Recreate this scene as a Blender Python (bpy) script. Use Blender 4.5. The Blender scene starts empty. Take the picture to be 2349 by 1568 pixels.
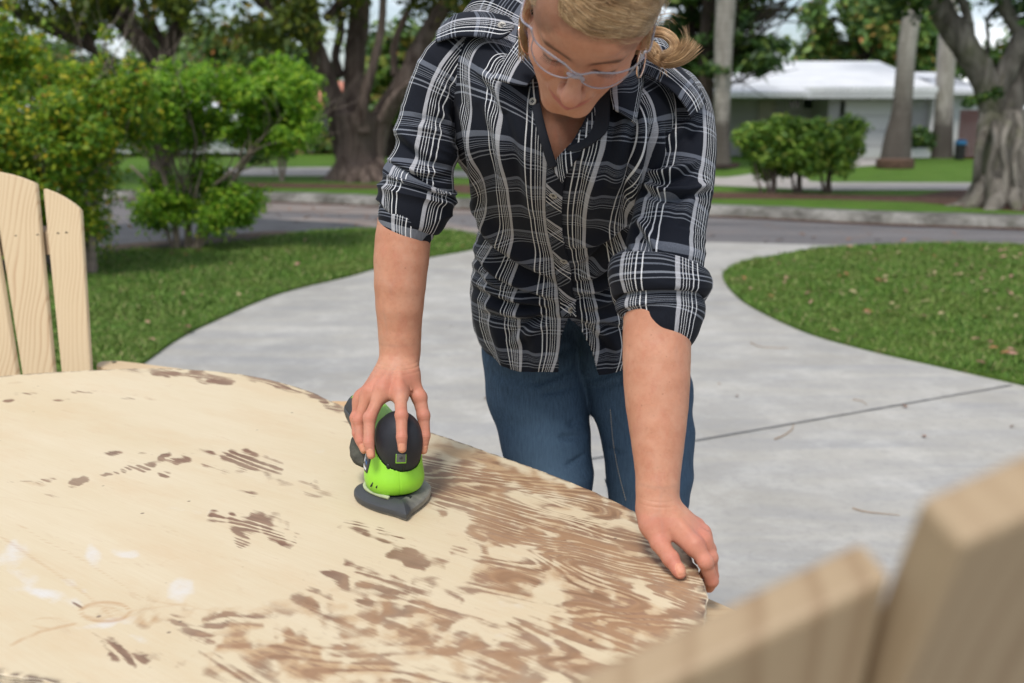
import bpy, bmesh, math, random
import numpy as np
from mathutils import Vector, Matrix
S = bpy.context.scene
R = math.radians
COL = S.collection

# ---------------------------------------------------------------- camera
CAM_H = 1.32
FPX = 2284.0                      # focal length in units of a 2349-wide picture
PITCH = math.atan((784 - 275) / FPX)
cam_d = bpy.data.cameras.new('camera')
cam = bpy.data.objects.new('camera', cam_d); COL.objects.link(cam)
cam.location = (0, 0, CAM_H)
cam.rotation_euler = (R(90) - PITCH, 0, 0)
cam_d.sensor_width = 36.0
cam_d.lens = 36.0 * FPX / 2349.0
cam_d.clip_start = 0.02
cam_d.clip_end = 2000
cam_d.dof.use_dof = True
cam_d.dof.focus_distance = 1.48
cam_d.dof.aperture_fstop = 4.3
S.camera = cam

# ---------------------------------------------------------------- world
SUN_ELEV, SUN_ROT = R(58), R(200)
world = bpy.data.worlds.new('World'); S.world = world; world.use_nodes = True
wn = world.node_tree.nodes; wl = world.node_tree.links
for n in list(wn): wn.remove(n)
wout = wn.new('ShaderNodeOutputWorld'); bg = wn.new('ShaderNodeBackground')
sky = wn.new('ShaderNodeTexSky'); sky.sky_type = 'NISHITA'; sky.sun_disc = False
sky.sun_elevation = SUN_ELEV; sky.sun_rotation = SUN_ROT
sky.air_density = 1.0; sky.dust_density = 1.5; sky.ozone_density = 1.2
bg.inputs['Strength'].default_value = 0.10
# bright broken cloud deck mixed over the sky
tc = wn.new('ShaderNodeTexCoord'); mp = wn.new('ShaderNodeMapping')
mp.inputs['Scale'].default_value = (1.0, 1.0, 3.2)
nz = wn.new('ShaderNodeTexNoise'); nz.inputs['Scale'].default_value = 3.2
nz.inputs['Detail'].default_value = 7; nz.inputs['Roughness'].default_value = 0.55
nz.inputs['Distortion'].default_value = 0.4
rp = wn.new('ShaderNodeValToRGB')
rp.color_ramp.elements[0].position = 0.46; rp.color_ramp.elements[0].color = (0.15, 0.15, 0.15, 1)
rp.color_ramp.elements[1].position = 0.66; rp.color_ramp.elements[1].color = (1, 1, 1, 1)
nz2 = wn.new('ShaderNodeTexNoise'); nz2.inputs['Scale'].default_value = 5.0
nz2.inputs['Detail'].default_value = 6
rp2 = wn.new('ShaderNodeValToRGB')
rp2.color_ramp.elements[0].position = 0.35; rp2.color_ramp.elements[0].color = (7.5, 8.2, 9.4, 1)
rp2.color_ramp.elements[1].position = 0.6; rp2.color_ramp.elements[1].color = (13.0, 13.2, 13.4, 1)
mixw = wn.new('ShaderNodeMix'); mixw.data_type = 'RGBA'
wl.new(tc.outputs['Generated'], mp.inputs['Vector'])
wl.new(mp.outputs['Vector'], nz.inputs['Vector']); wl.new(mp.outputs['Vector'], nz2.inputs['Vector'])
wl.new(nz.outputs['Fac'], rp.inputs['Fac']); wl.new(nz2.outputs['Fac'], rp2.inputs['Fac'])
wl.new(rp.outputs['Color'], mixw.inputs[0])
wl.new(sky.outputs['Color'], mixw.inputs[6]); wl.new(rp2.outputs['Color'], mixw.inputs[7])
wl.new(mixw.outputs[2], bg.inputs['Color']); wl.new(bg.outputs[0], wout.inputs['Surface'])

sun_d = bpy.data.lights.new('sun', 'SUN'); sun_d.energy = 2.2; sun_d.angle = R(16)
sun_d.color = (1.0, 0.96, 0.9)
sun = bpy.data.objects.new('sun', sun_d); COL.objects.link(sun)
# same direction as the sky's sun: rotation measured from +Y clockwise
_sd = Vector((math.sin(SUN_ROT) * math.cos(SUN_ELEV), math.cos(SUN_ROT) * math.cos(SUN_ELEV), math.sin(SUN_ELEV)))
sun.rotation_euler = _sd.to_track_quat('Z', 'Y').to_euler()

S.view_settings.view_transform = 'Standard'; S.view_settings.look = 'None'
S.view_settings.exposure = 0.38; S.view_settings.gamma = 1.0
S.view_settings.use_curve_mapping = False
S.cycles.use_denoising = True
S.cycles.max_bounces = 7; S.cycles.diffuse_bounces = 3; S.cycles.glossy_bounces = 3
S.cycles.transmission_bounces = 6; S.cycles.transparent_max_bounces = 12
S.cycles.caustics_reflective = False; S.cycles.caustics_refractive = False

# ---------------------------------------------------------------- helpers
_c, _s = math.cos(PITCH), math.sin(PITCH)
def ray(px, py):
    x = (px - 1174.5) / FPX; y = -(py - 784) / FPX
    return (x, _c + y * _s, -_s + y * _c)
def W(px, py, Y):
    """survey: the point at world distance Y seen at px,py of the 2349-wide picture"""
    r = ray(px, py); t = Y / r[1]
    return Vector((r[0] * t, Y, CAM_H + r[2] * t))
def onz(px, py, z=0.0):
    r = ray(px, py); t = (z - CAM_H) / r[2]
    return Vector((r[0] * t, r[1] * t, z))
def project(p):
    """world points (n,3) -> picture coordinates (n,2)"""
    p = np.asarray(p, float); z = p[:, 2] - CAM_H
    dep = p[:, 1] * _c - z * _s
    up = p[:, 1] * _s + z * _c
    return np.stack([1174.5 + FPX * p[:, 0] / dep, 784 - FPX * up / dep], 1)

def tag(o, label=None, cat=None, group=None, kind=None):
    if label: o['label'] = label
    if cat: o['category'] = cat
    if group: o['group'] = group
    if kind: o['kind'] = kind
    return o
def empty(name, loc=(0, 0, 0), rz=0):
    o = bpy.data.objects.new(name, None); COL.objects.link(o)
    o.location = loc; o.rotation_euler = (0, 0, rz); o.empty_display_size = 0.1
    return o
def link(name, me, m=None, parent=None, smooth=False):
    o = bpy.data.objects.new(name, me); COL.objects.link(o)
    if m is not None:
        for mm in (m if isinstance(m, (list, tuple)) else [m]): me.materials.append(mm)
    if parent is not None: o.parent = parent
    if smooth: me.polygons.foreach_set('use_smooth', [True] * len(me.polygons))
    return o
def mesh_np(name, verts, faces, m=None, parent=None, smooth=False, uv=None, attrs=None, mats=None):
    """verts (n,3); faces (k,4) or (k,3) array or list; uv per vertex"""
    me = bpy.data.meshes.new(name)
    v = np.asarray(verts, np.float32)
    if isinstance(faces, np.ndarray):
        k, w = faces.shape
        me.vertices.add(len(v)); me.vertices.foreach_set('co', v.ravel())
        me.loops.add(k * w); me.loops.foreach_set('vertex_index', faces.astype(np.int32).ravel())
        me.polygons.add(k); me.polygons.foreach_set('loop_start', np.arange(0, k * w, w, dtype=np.int32))
        me.update(calc_edges=True)
    else:
        me.from_pydata([tuple(map(float, q)) for q in v], [], faces)
    if uv is not None:
        lay = me.uv_layers.new(name='UVMap'); vi = np.empty(len(me.loops), np.int32)
        me.loops.foreach_get('vertex_index', vi)
        lay.data.foreach_set('uv', np.asarray(uv, np.float32)[vi].ravel())
    if attrs:
        for an, av in attrs.items():
            a = me.attributes.new(an, 'FLOAT', 'POINT'); a.data.foreach_set('value', np.asarray(av, np.float32))
    o = link(name, me, m, parent, smooth)
    if mats is not None: me.polygons.foreach_set('material_index', np.asarray(mats, np.int32))
    me.update()
    return o
class MB:
    """collects boxes, tubes, prisms; build() makes ONE mesh"""
    def __init__(s): s.v = []; s.f = []
    def add(s, vs, fs):
        b = len(s.v); s.v += [tuple(v) for v in vs]; s.f += [[i + b for i in f] for f in fs]; return s
    def box(s, c, d, M=None, taper=1.0):
        x, y, z = d[0] / 2, d[1] / 2, d[2] / 2; vs = []
        for sz in (-1, 1):
            t = taper if sz > 0 else 1
            for sx, sy in ((-1, -1), (1, -1), (1, 1), (-1, 1)):
                p = Vector((sx * x * t, sy * y * t, sz * z))
                if M is not None: p = M @ p
                vs.append(p + Vector(c))
        return s.add(vs, [[3, 2, 1, 0], [4, 5, 6, 7], [0, 1, 5, 4], [1, 2, 6, 5], [2, 3, 7, 6], [3, 0, 4, 7]])
    def prism(s, pts, z0, z1):
        n = len(pts)
        vs = [(p[0], p[1], z0) for p in pts] + [(p[0], p[1], z1) for p in pts]
        return s.add(vs, [list(range(n))[::-1], list(range(n, 2 * n))] + [[i, (i + 1) % n, n + (i + 1) % n, n + i] for i in range(n)])
    def slab(s, pts, n):
        """planar polygon of 3-D points extruded by vector n"""
        k = len(pts); n = Vector(n)
        vs = [Vector(p) for p in pts] + [Vector(p) + n for p in pts]
        return s.add(vs, [list(range(k))[::-1], list(range(k, 2 * k))] + [[i, (i + 1) % k, k + (i + 1) % k, k + i] for i in range(k)])
    def tube(s, pts, rad, seg=8, cap=True):
        pts = [Vector(p) for p in pts]; n = len(pts)
        if not isinstance(rad, (list, tuple)): rad = [rad] * n
        t0 = (pts[1] - pts[0]).normalized()
        a = t0.orthogonal().normalized(); vs = []
        for i in range(n):
            t = (pts[min(i + 1, n - 1)] - pts[max(i - 1, 0)]).normalized()
            a = (a - t * a.dot(t)).normalized(); b = t.cross(a)
            for k in range(seg):
                w = 2 * math.pi * k / seg
                vs.append(pts[i] + (a * math.cos(w) + b * math.sin(w)) * rad[i])
        fs = [[i * seg + k, i * seg + (k + 1) % seg, (i + 1) * seg + (k + 1) % seg, (i + 1) * seg + k] for i in range(n - 1) for k in range(seg)]
        if cap: fs += [list(range(seg))[::-1], list(range((n - 1) * seg, n * seg))]
        return s.add(vs, fs)
    def build(s, name, m, parent=None, smooth=False, bevel=0, kind=None):
        me = bpy.data.meshes.new(name); me.from_pydata(s.v, [], s.f); me.update()
        o = link(name, me, m, parent, smooth)
        if bevel:
            b = o.modifiers.new('bevel', 'BEVEL'); b.width = bevel; b.segments = 2; b.limit_method = 'ANGLE'; b.angle_limit = R(40)
        if kind: o['kind'] = kind
        return o
def catmull(P, n, closed=False):
    """resample polyline P (k,d) with n samples by Catmull-Rom"""
    P = np.asarray(P, float); k = len(P)
    if closed: t = np.linspace(0, k, n, endpoint=False)
    else: t = np.linspace(0, k - 1, n)
    i = np.minimum(t.astype(int), k - 1 if closed else k - 2); u = (t - i)[:, None]
    g = (lambda j: P[j % k]) if closed else (lambda j: P[np.clip(j, 0, k - 1)])
    p0, p1, p2, p3 = g(i - 1), g(i), g(i + 1), g(i + 2)
    if not closed:
        p0 = np.where((i == 0)[:, None], 2 * p1 - p2, p0); p3 = np.where((i == k - 2)[:, None], 2 * p2 - p1, p3)
    return 0.5 * ((2 * p1) + (-p0 + p2) * u + (2 * p0 - 5 * p1 + 4 * p2 - p3) * u**2 + (-p0 + 3 * p1 - 3 * p2 + p3) * u**3)
def grid_faces(nu, nv, closed_u=False):
    """vertices laid out [v][u]"""
    uu = nu if closed_u else nu - 1
    i, j = np.meshgrid(np.arange(uu), np.arange(nv - 1)); i = i.ravel(); j = j.ravel(); i2 = (i + 1) % nu
    return np.stack([j * nu + i, j * nu + i2, (j + 1) * nu + i2, (j + 1) * nu + i], 1)

# ---- value noise for geometry
_rs = np.random.RandomState(7)
_NT = _rs.rand(64, 64, 64).astype(np.float32)
def vnoise(p):
    p = np.asarray(p, np.float32); i = np.floor(p).astype(np.int64); f = p - i; f = f * f * (3 - 2 * f); i &= 63; j = (i + 1) & 63
    x0, y0, z0 = i[..., 0], i[..., 1], i[..., 2]; x1, y1, z1 = j[..., 0], j[..., 1], j[..., 2]
    fx, fy, fz = f[..., 0], f[..., 1], f[..., 2]
    a = _NT[x0, y0, z0] * (1 - fx) + _NT[x1, y0, z0] * fx; b = _NT[x0, y1, z0] * (1 - fx) + _NT[x1, y1, z0] * fx
    c = _NT[x0, y0, z1] * (1 - fx) + _NT[x1, y0, z1] * fx; d = _NT[x0, y1, z1] * (1 - fx) + _NT[x1, y1, z1] * fx
    return ((a * (1 - fy) + b * fy) * (1 - fz) + (c * (1 - fy) + d * fy) * fz) * 2 - 1

# ---- materials
class NT:
    def __init__(s, name, rough=0.7, spec=0.3):
        s.m = bpy.data.materials.new(name); s.m.use_nodes = True; s.t = s.m.node_tree
        s.b = s.t.nodes['Principled BSDF']; s.b.inputs['Roughness'].default_value = rough
        s.b.inputs['Specular IOR Level'].default_value = spec
        s._co = {}
    def node(s, ty, **kw):
        n = s.t.nodes.new(ty)
        for k, v in kw.items(): setattr(n, k, v)
        return n
    def L(s, a, b): s.t.links.new(a, b)
    def setin(s, sock, v):
        if hasattr(v, 'links') or isinstance(v, bpy.types.NodeSocket): s.L(v, sock)
        else:
            if sock.type == 'RGBA' and len(v) == 3: v = (*v, 1)
            sock.default_value = v
    def coord(s, kind='Object'):
        if kind not in s._co: s._co[kind] = s.node('ShaderNodeTexCoord').outputs[kind]
        return s._co[kind]
    def mapping(s, vec, scale=(1, 1, 1), rot=(0, 0, 0), loc=(0, 0, 0)):
        n = s.node('ShaderNodeMapping'); s.setin(n.inputs['Vector'], vec)
        n.inputs['Scale'].default_value = scale; n.inputs['Rotation'].default_value = rot; n.inputs['Location'].default_value = loc
        return n.outputs[0]
    def noise(s, scale, vec=None, detail=4, rough=0.55, dist=0.0, out='Fac'):
        n = s.node('ShaderNodeTexNoise'); s.setin(n.inputs['Vector'], vec if vec is not None else s.coord())
        n.inputs['Scale'].default_value = scale; n.inputs['Detail'].default_value = detail
        n.inputs['Roughness'].default_value = rough; n.inputs['Distortion'].default_value = dist
        return n.outputs[out]
    def voro(s, scale, vec=None, feature='F1', out='Distance', rand=1.0):
        n = s.node('ShaderNodeTexVoronoi', feature=feature); s.setin(n.inputs['Vector'], vec if vec is not None else s.coord())
        n.inputs['Scale'].default_value = scale; n.inputs['Randomness'].default_value = rand
        return n.outputs[out]
    def wave(s, scale, vec, dist=0, detail=2, dscale=1.0, kind='BANDS', dir='X', prof='SIN'):
        n = s.node('ShaderNodeTexWave', wave_type=kind, wave_profile=prof)
        if kind == 'BANDS': n.bands_direction = dir
        else: n.rings_direction = dir
        s.setin(n.inputs['Vector'], vec); n.inputs['Scale'].default_value = scale; n.inputs['Distortion'].default_value = dist
        n.inputs['Detail'].default_value = detail; n.inputs['Detail Scale'].default_value = dscale
        return n.outputs['Fac']
    def ramp(s, fac, *stops, interp='LINEAR'):
        n = s.node('ShaderNodeValToRGB'); s.setin(n.inputs[0], fac); cr = n.color_ramp; cr.interpolation = interp
        while len(cr.elements) < len(stops): cr.elements.new(0.5)
        for e, (p, c) in zip(cr.elements, stops):
            e.position = p; c = c if isinstance(c, (tuple, list)) else (c, c, c); e.color = (*c[:3], 1)
        return n.outputs[0]
    def mix(s, fac, a, b, mode='MIX'):
        n = s.node('ShaderNodeMix', data_type='RGBA', blend_type=mode)
        s.setin(n.inputs[0], fac); s.setin(n.inputs[6], a); s.setin(n.inputs[7], b); return n.outputs[2]
    def math(s, op, a, b=0.0, c=None, clamp=False):
        n = s.node('ShaderNodeMath', operation=op, use_clamp=clamp); s.setin(n.inputs[0], a); s.setin(n.inputs[1], b)
        if c is not None: s.setin(n.inputs[2], c)
        return n.outputs[0]
    def sep(s, vec):
        n = s.node('ShaderNodeSeparateXYZ'); s.setin(n.inputs[0], vec); return n.outputs
    def comb(s, x=0.0, y=0.0, z=0.0):
        n = s.node('ShaderNodeCombineXYZ'); s.setin(n.inputs[0], x); s.setin(n.inputs[1], y); s.setin(n.inputs[2], z); return n.outputs[0]
    def attr(s, name):
        n = s.node('ShaderNodeAttribute', attribute_name=name); return n.outputs['Fac']
    def island(s): return s.node('ShaderNodeNewGeometry').outputs['Random Per Island']
    def objrand(s): return s.node('ShaderNodeObjectInfo').outputs['Random']
    def bump(s, h, strength=0.3, dist=0.01):
        n = s.node('ShaderNodeBump'); n.inputs['Strength'].default_value = strength; n.inputs['Distance'].default_value = dist
        s.setin(n.inputs['Height'], h); s.L(n.outputs[0], s.b.inputs['Normal']); return s
    def col(s, c): s.setin(s.b.inputs['Base Color'], c); return s
    def inp(s, k, v): s.setin(s.b.inputs[k], v); return s
def simple(name, c, rough=0.7, var=0.15, scale=8, bump=0.0, bscale=60, spec=0.3):
    n = NT(name, rough, spec); k = n.noise(scale, detail=5)
    lo = tuple(x * (1 - var) for x in c); hi = tuple(min(1, x * (1 + var)) for x in c)
    n.col(n.ramp(k, (0.3, lo), (0.7, hi)))
    if bump: n.bump(n.noise(bscale, detail=5), bump, 0.01)
    return n.m
def limb_tube(mb, pts, rad, seg=12, n_=None, rough=0.05, seed=0, flute=0.0):
    """smoothly curved tapering limb with uneven surface"""
    n_ = n_ or max(8, len(pts) * 7); P_ = catmull(np.c_[np.array([tuple(p) for p in pts]), rad], n_)
    rs = random.Random(seed); ph = rs.uniform(0, 9); vs = []; a = None
    for i in range(n_):
        t = Vector(P_[min(i + 1, n_ - 1)][:3] - P_[max(i - 1, 0)][:3]).normalized()
        if a is None: a = t.orthogonal().normalized()
        a = (a - t * a.dot(t)).normalized(); b = t.cross(a)
        for k in range(seg):
            w = 2 * math.pi * k / seg; rr = P_[i][3]
            fl = 1 + flute * (math.sin(w * 5 + ph + i * .12) * .6 + math.sin(w * 3 + ph * 2 - i * .2) * .5)
            vs.append((Vector(P_[i][:3]) + (a * math.cos(w) + b * math.sin(w)) * rr * fl))
    va = np.array([tuple(v) for v in vs]); cen = np.repeat(P_[:, :3], seg, 0); rr = np.repeat(P_[:, 3], seg)
    d = va - cen; d /= np.linalg.norm(d, axis=1)[:, None] + 1e-9
    q = vnoise(va * 1.2 / max(rad[0], .03) * .8 + seed) + .5 * vnoise(va * 3.2 / max(rad[0], .03) + seed)
    va = va + d * (q * rr * rough * 2)[:, None]
    f = [[i * seg + k, i * seg + (k + 1) % seg, (i + 1) * seg + (k + 1) % seg, (i + 1) * seg + k] for i in range(n_ - 1) for k in range(seg)]
    f.append(list(range((n_ - 1) * seg, n_ * seg)))
    mb.add(va, f)
# ================================================================ SETTING
RS = np.random.RandomState(11)
def f7(cx, cy): return (1529.3 + .3511 * cx, .3511 * cy)
def f6(cx, cy): return (550.5 + .3121 * cx, .3121 * cy)
def f5(cx, cy): return (.3125 * cx, .3125 * cy)
FAR_Z = 0.10                                     # the far side of the street lies a kerb higher

def sheet(name, pts, m, z, thick=0.0, n=None, kind='structure'):
    """flat polygon (optionally a slab) from ground points"""
    if n: pts = [tuple(p) for p in catmull([tuple(p)[:2] for p in pts], n, True)]
    bm = bmesh.new(); vs = [bm.verts.new((p[0], p[1], z)) for p in pts]
    f = bm.faces.new(vs)
    if f.normal.z < 0: f.normal_flip()
    bm.normal_update()
    if f.normal.z < 0: bmesh.ops.reverse_faces(bm, faces=[f])
    if thick:
        r = bmesh.ops.extrude_face_region(bm, geom=[f]); 
        for g in r['geom']:
            if isinstance(g, bmesh.types.BMVert): g.co.z -= thick
        bmesh.ops.recalc_face_normals(bm, faces=bm.faces)
    bmesh.ops.triangulate(bm, faces=[g for g in bm.faces if len(g.verts) > 4])
    me = bpy.data.meshes.new(name); bm.to_mesh(me); bm.free()
    o = link(name, me, m); tag(o, kind=kind); return o
def inside(poly, p):
    poly = np.asarray(poly, float)[:, :2]; x, y = p[:, 0], p[:, 1]; c = np.zeros(len(p), bool); j = len(poly) - 1
    for i in range(len(poly)):
        xi, yi = poly[i]; xj, yj = poly[j]
        hit = ((yi > y) != (yj > y)) & (x < (xj - xi) * (y - yi) / (yj - yi + 1e-12) + xi); c ^= hit; j = i
    return c

# ---- materials of the ground
def grass_mat(name, tint=(1, 1, 1)):
    n = NT(name, 0.9, 0.1); c = n.coord()
    a = n.ramp(n.noise(1.3, c, 5), (0.3, (0.048 * tint[0], 0.115 * tint[1], 0.014 * tint[2])), (0.7, (0.085 * tint[0], 0.18 * tint[1], 0.024 * tint[2])))
    b = n.ramp(n.noise(45, c, 4), (0.35, (0.03, 0.06, 0.01)), (0.65, (0.15, 0.20, 0.045)))
    m = n.mix(0.45, a, b)
    d = n.mix(n.ramp(n.noise(9, c, 4), (0.56, 0), (0.70, 0.6)), m, (0.20, 0.17, 0.08))
    n.col(d); n.bump(n.noise(70, c, 4), 0.9, 0.03); return n.m
M_lawn = grass_mat('lawn_soil_and_grass')
M_lawn_far = grass_mat('far_lawn_grass', (1.25, 1.4, 1.0))
n = NT('grass_blade', 0.6, 0.25)
r = n.island()
g1 = n.ramp(r, (0.0, (0.040, 0.090, 0.012)), (0.35, (0.080, 0.170, 0.024)), (0.74, (0.145, 0.255, 0.040)), (0.90, (0.18, 0.27, 0.06)), (0.97, (0.36, 0.30, 0.15)))
g2 = n.mix(n.ramp(n.noise(1.1, n.coord(), 4), (0.44, 0), (0.70, 0.60)), g1, (0.155, 0.185, 0.045))
n.col(g2); M_blade = n.m

n = NT('driveway_concrete', 0.82, 0.25); c = n.coord()
base = n.ramp(n.noise(0.9, c, 8, 0.68), (0.30, (0.315, 0.298, 0.265)), (0.70, (0.455, 0.435, 0.395)))
st = n.noise(1.0, n.mapping(c, (0.9, 5.5, 1), (0, 0, R(-25))), 6, 0.65, 0.6)
base = n.mix(n.ramp(st, (0.42, 0), (0.66, 0.55)), base, (0.28, 0.282, 0.29))
base = n.mix(n.ramp(n.noise(3.6, c, 8, 0.74), (0.50, 0), (0.72, 0.5)), base, (0.52, 0.505, 0.47))
base = n.mix(n.ramp(n.noise(26, c, 6, 0.75), (0.50, 0), (0.74, 0.40)), base, (0.20, 0.20, 0.195))
base = n.mix(n.ramp(n.noise(0.55, c, 5, 0.6, 1.5), (0.56, 0), (0.66, 0.30)), base, (0.24, 0.24, 0.235))
base = n.mix(n.ramp(n.voro(9, c), (0.02, 0.5), (0.06, 0)), base, (0.22, 0.21, 0.2))
n.col(base); n.bump(n.noise(130, c, 5, 0.7), 0.35, 0.004); M_conc = n.m

n = NT('street_asphalt', 0.85, 0.3); c = n.coord()
a = n.ramp(n.noise(0.9, n.mapping(c, (0.35, 2.2, 1), (0, 0, R(18))), 6, 0.6, 0.5), (0.32, (0.075, 0.072, 0.077)), (0.7, (0.19, 0.175, 0.172)))
a = n.mix(n.ramp(n.noise(60, c, 3), (0.45, 0), (0.75, 0.5)), a, (0.26, 0.25, 0.24))
a = n.mix(n.ramp(n.noise(2.6, c, 5, 0.7), (0.56, 0), (0.72, 0.55)), a, (0.21, 0.13, 0.09))
n.col(a); n.bump(n.noise(200, c, 3), 0.5, 0.005); M_asph = n.m
M_drive_dark = simple('dark_driveway_asphalt', (0.06, 0.062, 0.068), 0.8, 0.3, 3, 0.4, 150)
n = NT('worn_street_apron', 0.85, 0.25); c = n.coord()
a = n.ramp(n.noise(1.5, n.mapping(c, (0.4, 2.5, 1), (0, 0, R(10))), 6, 0.65), (0.35, (0.13, 0.105, 0.095)), (0.65, (0.30, 0.265, 0.24)))
n.col(n.mix(n.ramp(n.noise(5, c, 5), (0.55, 0), (0.7, 0.7)), a, (0.23, 0.12, 0.08))); M_apron = n.m
n = NT('kerb_concrete', 0.9, 0.2); c = n.coord()
a = n.ramp(n.noise(2.2, c, 6, 0.7), (0.35, (0.085, 0.08, 0.07)), (0.65, (0.29, 0.28, 0.255)))
n.col(n.mix(n.ramp(n.noise(9, c, 5), (0.5, 0), (0.7, 0.6)), a, (0.07, 0.07, 0.05))); n.bump(n.noise(40, c, 4), 0.6, 0.02); M_kerb = n.m
M_pave = simple('pale_pavement', (0.38, 0.35, 0.32), 0.85, 0.12, 2, 0.2)
n = NT('pine_needle_mulch', 0.95, 0.1); c = n.coord()
n.col(n.ramp(n.noise(14, c, 6, 0.75), (0.3, (0.04, 0.024, 0.016)), (0.5, (0.095, 0.055, 0.040)), (0.62, (0.16, 0.095, 0.07)), (0.72, (0.09, 0.13, 0.03)))); n.bump(n.noise(30, c, 5), 0.8, 0.03); M_mulch = n.m
M_soil = simple('dark_soil', (0.05, 0.035, 0.025), 0.95, 0.4, 12, 0.7, 40)

# ---- the ground: one sheet to the horizon, with the paved surfaces above it
sheet('ground', [(-400, -60), (400, -60), (400, 900), (-400, 900)], M_lawn, -0.030)
P0 = lambda L, z=0.0: [onz(a, b, z) for a, b in L]
# concrete driveway (covers everything near; lawns lie on it with a raised sod edge)
drive_pts = [(-3.2, -6), (9.0, -6), (9.5, 6.0)] + [tuple(onz(*q))[:2] for q in ((2500, 900), (2349, 770), (2349, 640), (2100, 566), (1950, 563), (1800, 560), (1640, 556), (1480, 553), (1250, 549), (1080, 546), (960, 560), (700, 620))] + [(-3.4, 3.2)]
sheet('concrete_driveway', [(*p, 0) for p in drive_pts], M_conc, 0.0, 0.028)
# saw-cut joint between the slabs: a shallow groove lined with dark grit
ja, jb = onz(1280, 1068), onz(2321, 885)
dj = (jb - ja).normalized(); nj = Vector((-dj.y, dj.x, 0)) * 0.006
M_joint = simple('joint_filler', (0.10, 0.105, 0.11), 0.95, 0.3, 60, 0.5, 200)
mb = MB(); rj = random.Random(4); kk = 60; top = []; bot = []
for i in range(kk + 1):
    p = ja.lerp(jb, i / kk); top.append(p + nj * (1 + rj.uniform(-.25, .25))); bot.append(p - nj * (1 + rj.uniform(-.25, .25)))
for i in range(kk):
    mb.add([(*top[i][:2], .0035), (*bot[i][:2], .0035), (*bot[i + 1][:2], .0035), (*top[i + 1][:2], .0035)], [[0, 1, 2, 3]])
tag(mb.build('expansion_joint', M_joint), kind='structure')
# street
def G(L, z=0.0): return [onz(a, b, z) for a, b in L]
st_near = G([(2900, 575), (2349, 566), (1640, 561), (1090, 545), (870, 532), (600, 536), (420, 545), (100, 560)])
st_far = G([(-300, 452), (150, 455), (600, 462), (870, 472), (1300, 487), (1640, 495), (2000, 512), (2349, 524), (2900, 548)])
sheet('street', [Vector((p.x, p.y - .35, 0)) for p in st_near] + st_far, M_asph, -0.010)
sheet('worn_apron', G([(560, 505), (700, 500), (1010, 508), (1120, 528), (1060, 541), (870, 527), (600, 524)]), M_apron, -0.004)
sheet('worn_apron', G([(590, 462), (800, 466), (1080, 476), (1090, 492), (860, 492), (600, 484)]), M_apron, -0.0055)
sheet('neighbour_driveway', G([(-200, 560), (120, 545), (250, 515), (580, 500), (800, 512), (900, 529), (600, 548), (420, 572), (230, 590), (-300, 640)]), M_drive_dark, -0.002)
# far kerb: a weathered rounded strip, block by block
def offset_strip(line, w):
    out = []
    for i, p in enumerate(line):
        a = line[max(i - 1, 0)]; b = line[min(i + 1, len(line) - 1)]; d = (b - a); d.z = 0; d.normalize()
        out.append(p + Vector((-d.y, d.x, 0)) * w)
    return out
kl = [Vector((*q, 0)) for q in catmull([tuple(p)[:2] for p in st_far], 60)]
kin = offset_strip(kl, 0.42)
mb = MB(); rk = random.Random(3); V = []
for i in range(60):
    j = rk.uniform(-.02, .02)
    a = kl[i]; b = kin[i]
    V.append([(a.x, a.y + j, -0.02), (a.x, a.y + j + .03, 0.085 + j * .5), (a.x + (b.x - a.x) * .25, a.y + (b.y - a.y) * .25, 0.125 + j * .3), (b.x, b.y, 0.13 + j * .3), (b.x, b.y, -0.02)])
mb.add([q for r_ in V for q in r_], [[i * 5 + k, (i + 1) * 5 + k, (i + 1) * 5 + k + 1, i * 5 + k + 1] for i in range(59) for k in range(4)])
o = tag(mb.build('kerb', M_kerb, smooth=True), kind='structure')
# gutter dirt line
gl = offset_strip(kl, -0.22)
mb = MB()
for i in range(59):
    mb.add([(*kl[i][:2], .001), (*gl[i][:2], .001), (*gl[i + 1][:2], .001), (*kl[i + 1][:2], .001)], [[0, 1, 2, 3]])
tag(mb.build('gutter_litter', M_mulch), kind='stuff')
# far verge, mulch, pavement and lawn
Z = FAR_Z
kin2 = [Vector((p.x, p.y, Z)) for p in kin]
far_poly = kin2 + [Vector((60, 18, Z)), Vector((90, 120, Z)), Vector((-90, 120, Z)), Vector((-60, 18, Z))]
sheet('far_verge', far_poly, M_lawn_far, Z - 0.004)
sheet('mulch_strip', G([(560, 420), (900, 424), (1100, 424), (1640, 441), (2000, 448), (2349, 452), (2500, 462), (2500, 484), (2349, 476), (2150, 466), (1900, 458), (1640, 456), (1100, 446), (900, 434), (700, 432), (560, 429)], Z), M_mulch, Z)
sheet('pavement', G([(480, 386), (780, 384), (930, 388), (1250, 400), (1640, 407), (1900, 419), (2230, 420), (2500, 424), (2500, 434), (2230, 436), (1900, 437), (1640, 426), (1250, 414), (930, 402), (780, 404), (480, 404)], Z), M_pave, Z + .004)
sheet('house_driveway', G([(1560, 421), (1700, 404), (1800, 388), (1900, 371), (1930, 362.5), (2072, 362.5), (2030, 378), (1960, 384), (1850, 405), (1860, 421), (1700, 421)], Z), M_pave, Z + .008)
sheet('mulch_ring', G([(2090, 452), (2160, 440), (2250, 432), (2400, 436), (2520, 470), (2500, 500), (2349, 486), (2200, 474), (2120, 466)], Z), M_mulch, Z + .003)
sheet('mulch_ring', G([(1620, 378), (1660, 372), (1700, 376), (1690, 386), (1640, 388)], Z), M_mulch, Z + .012)

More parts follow.
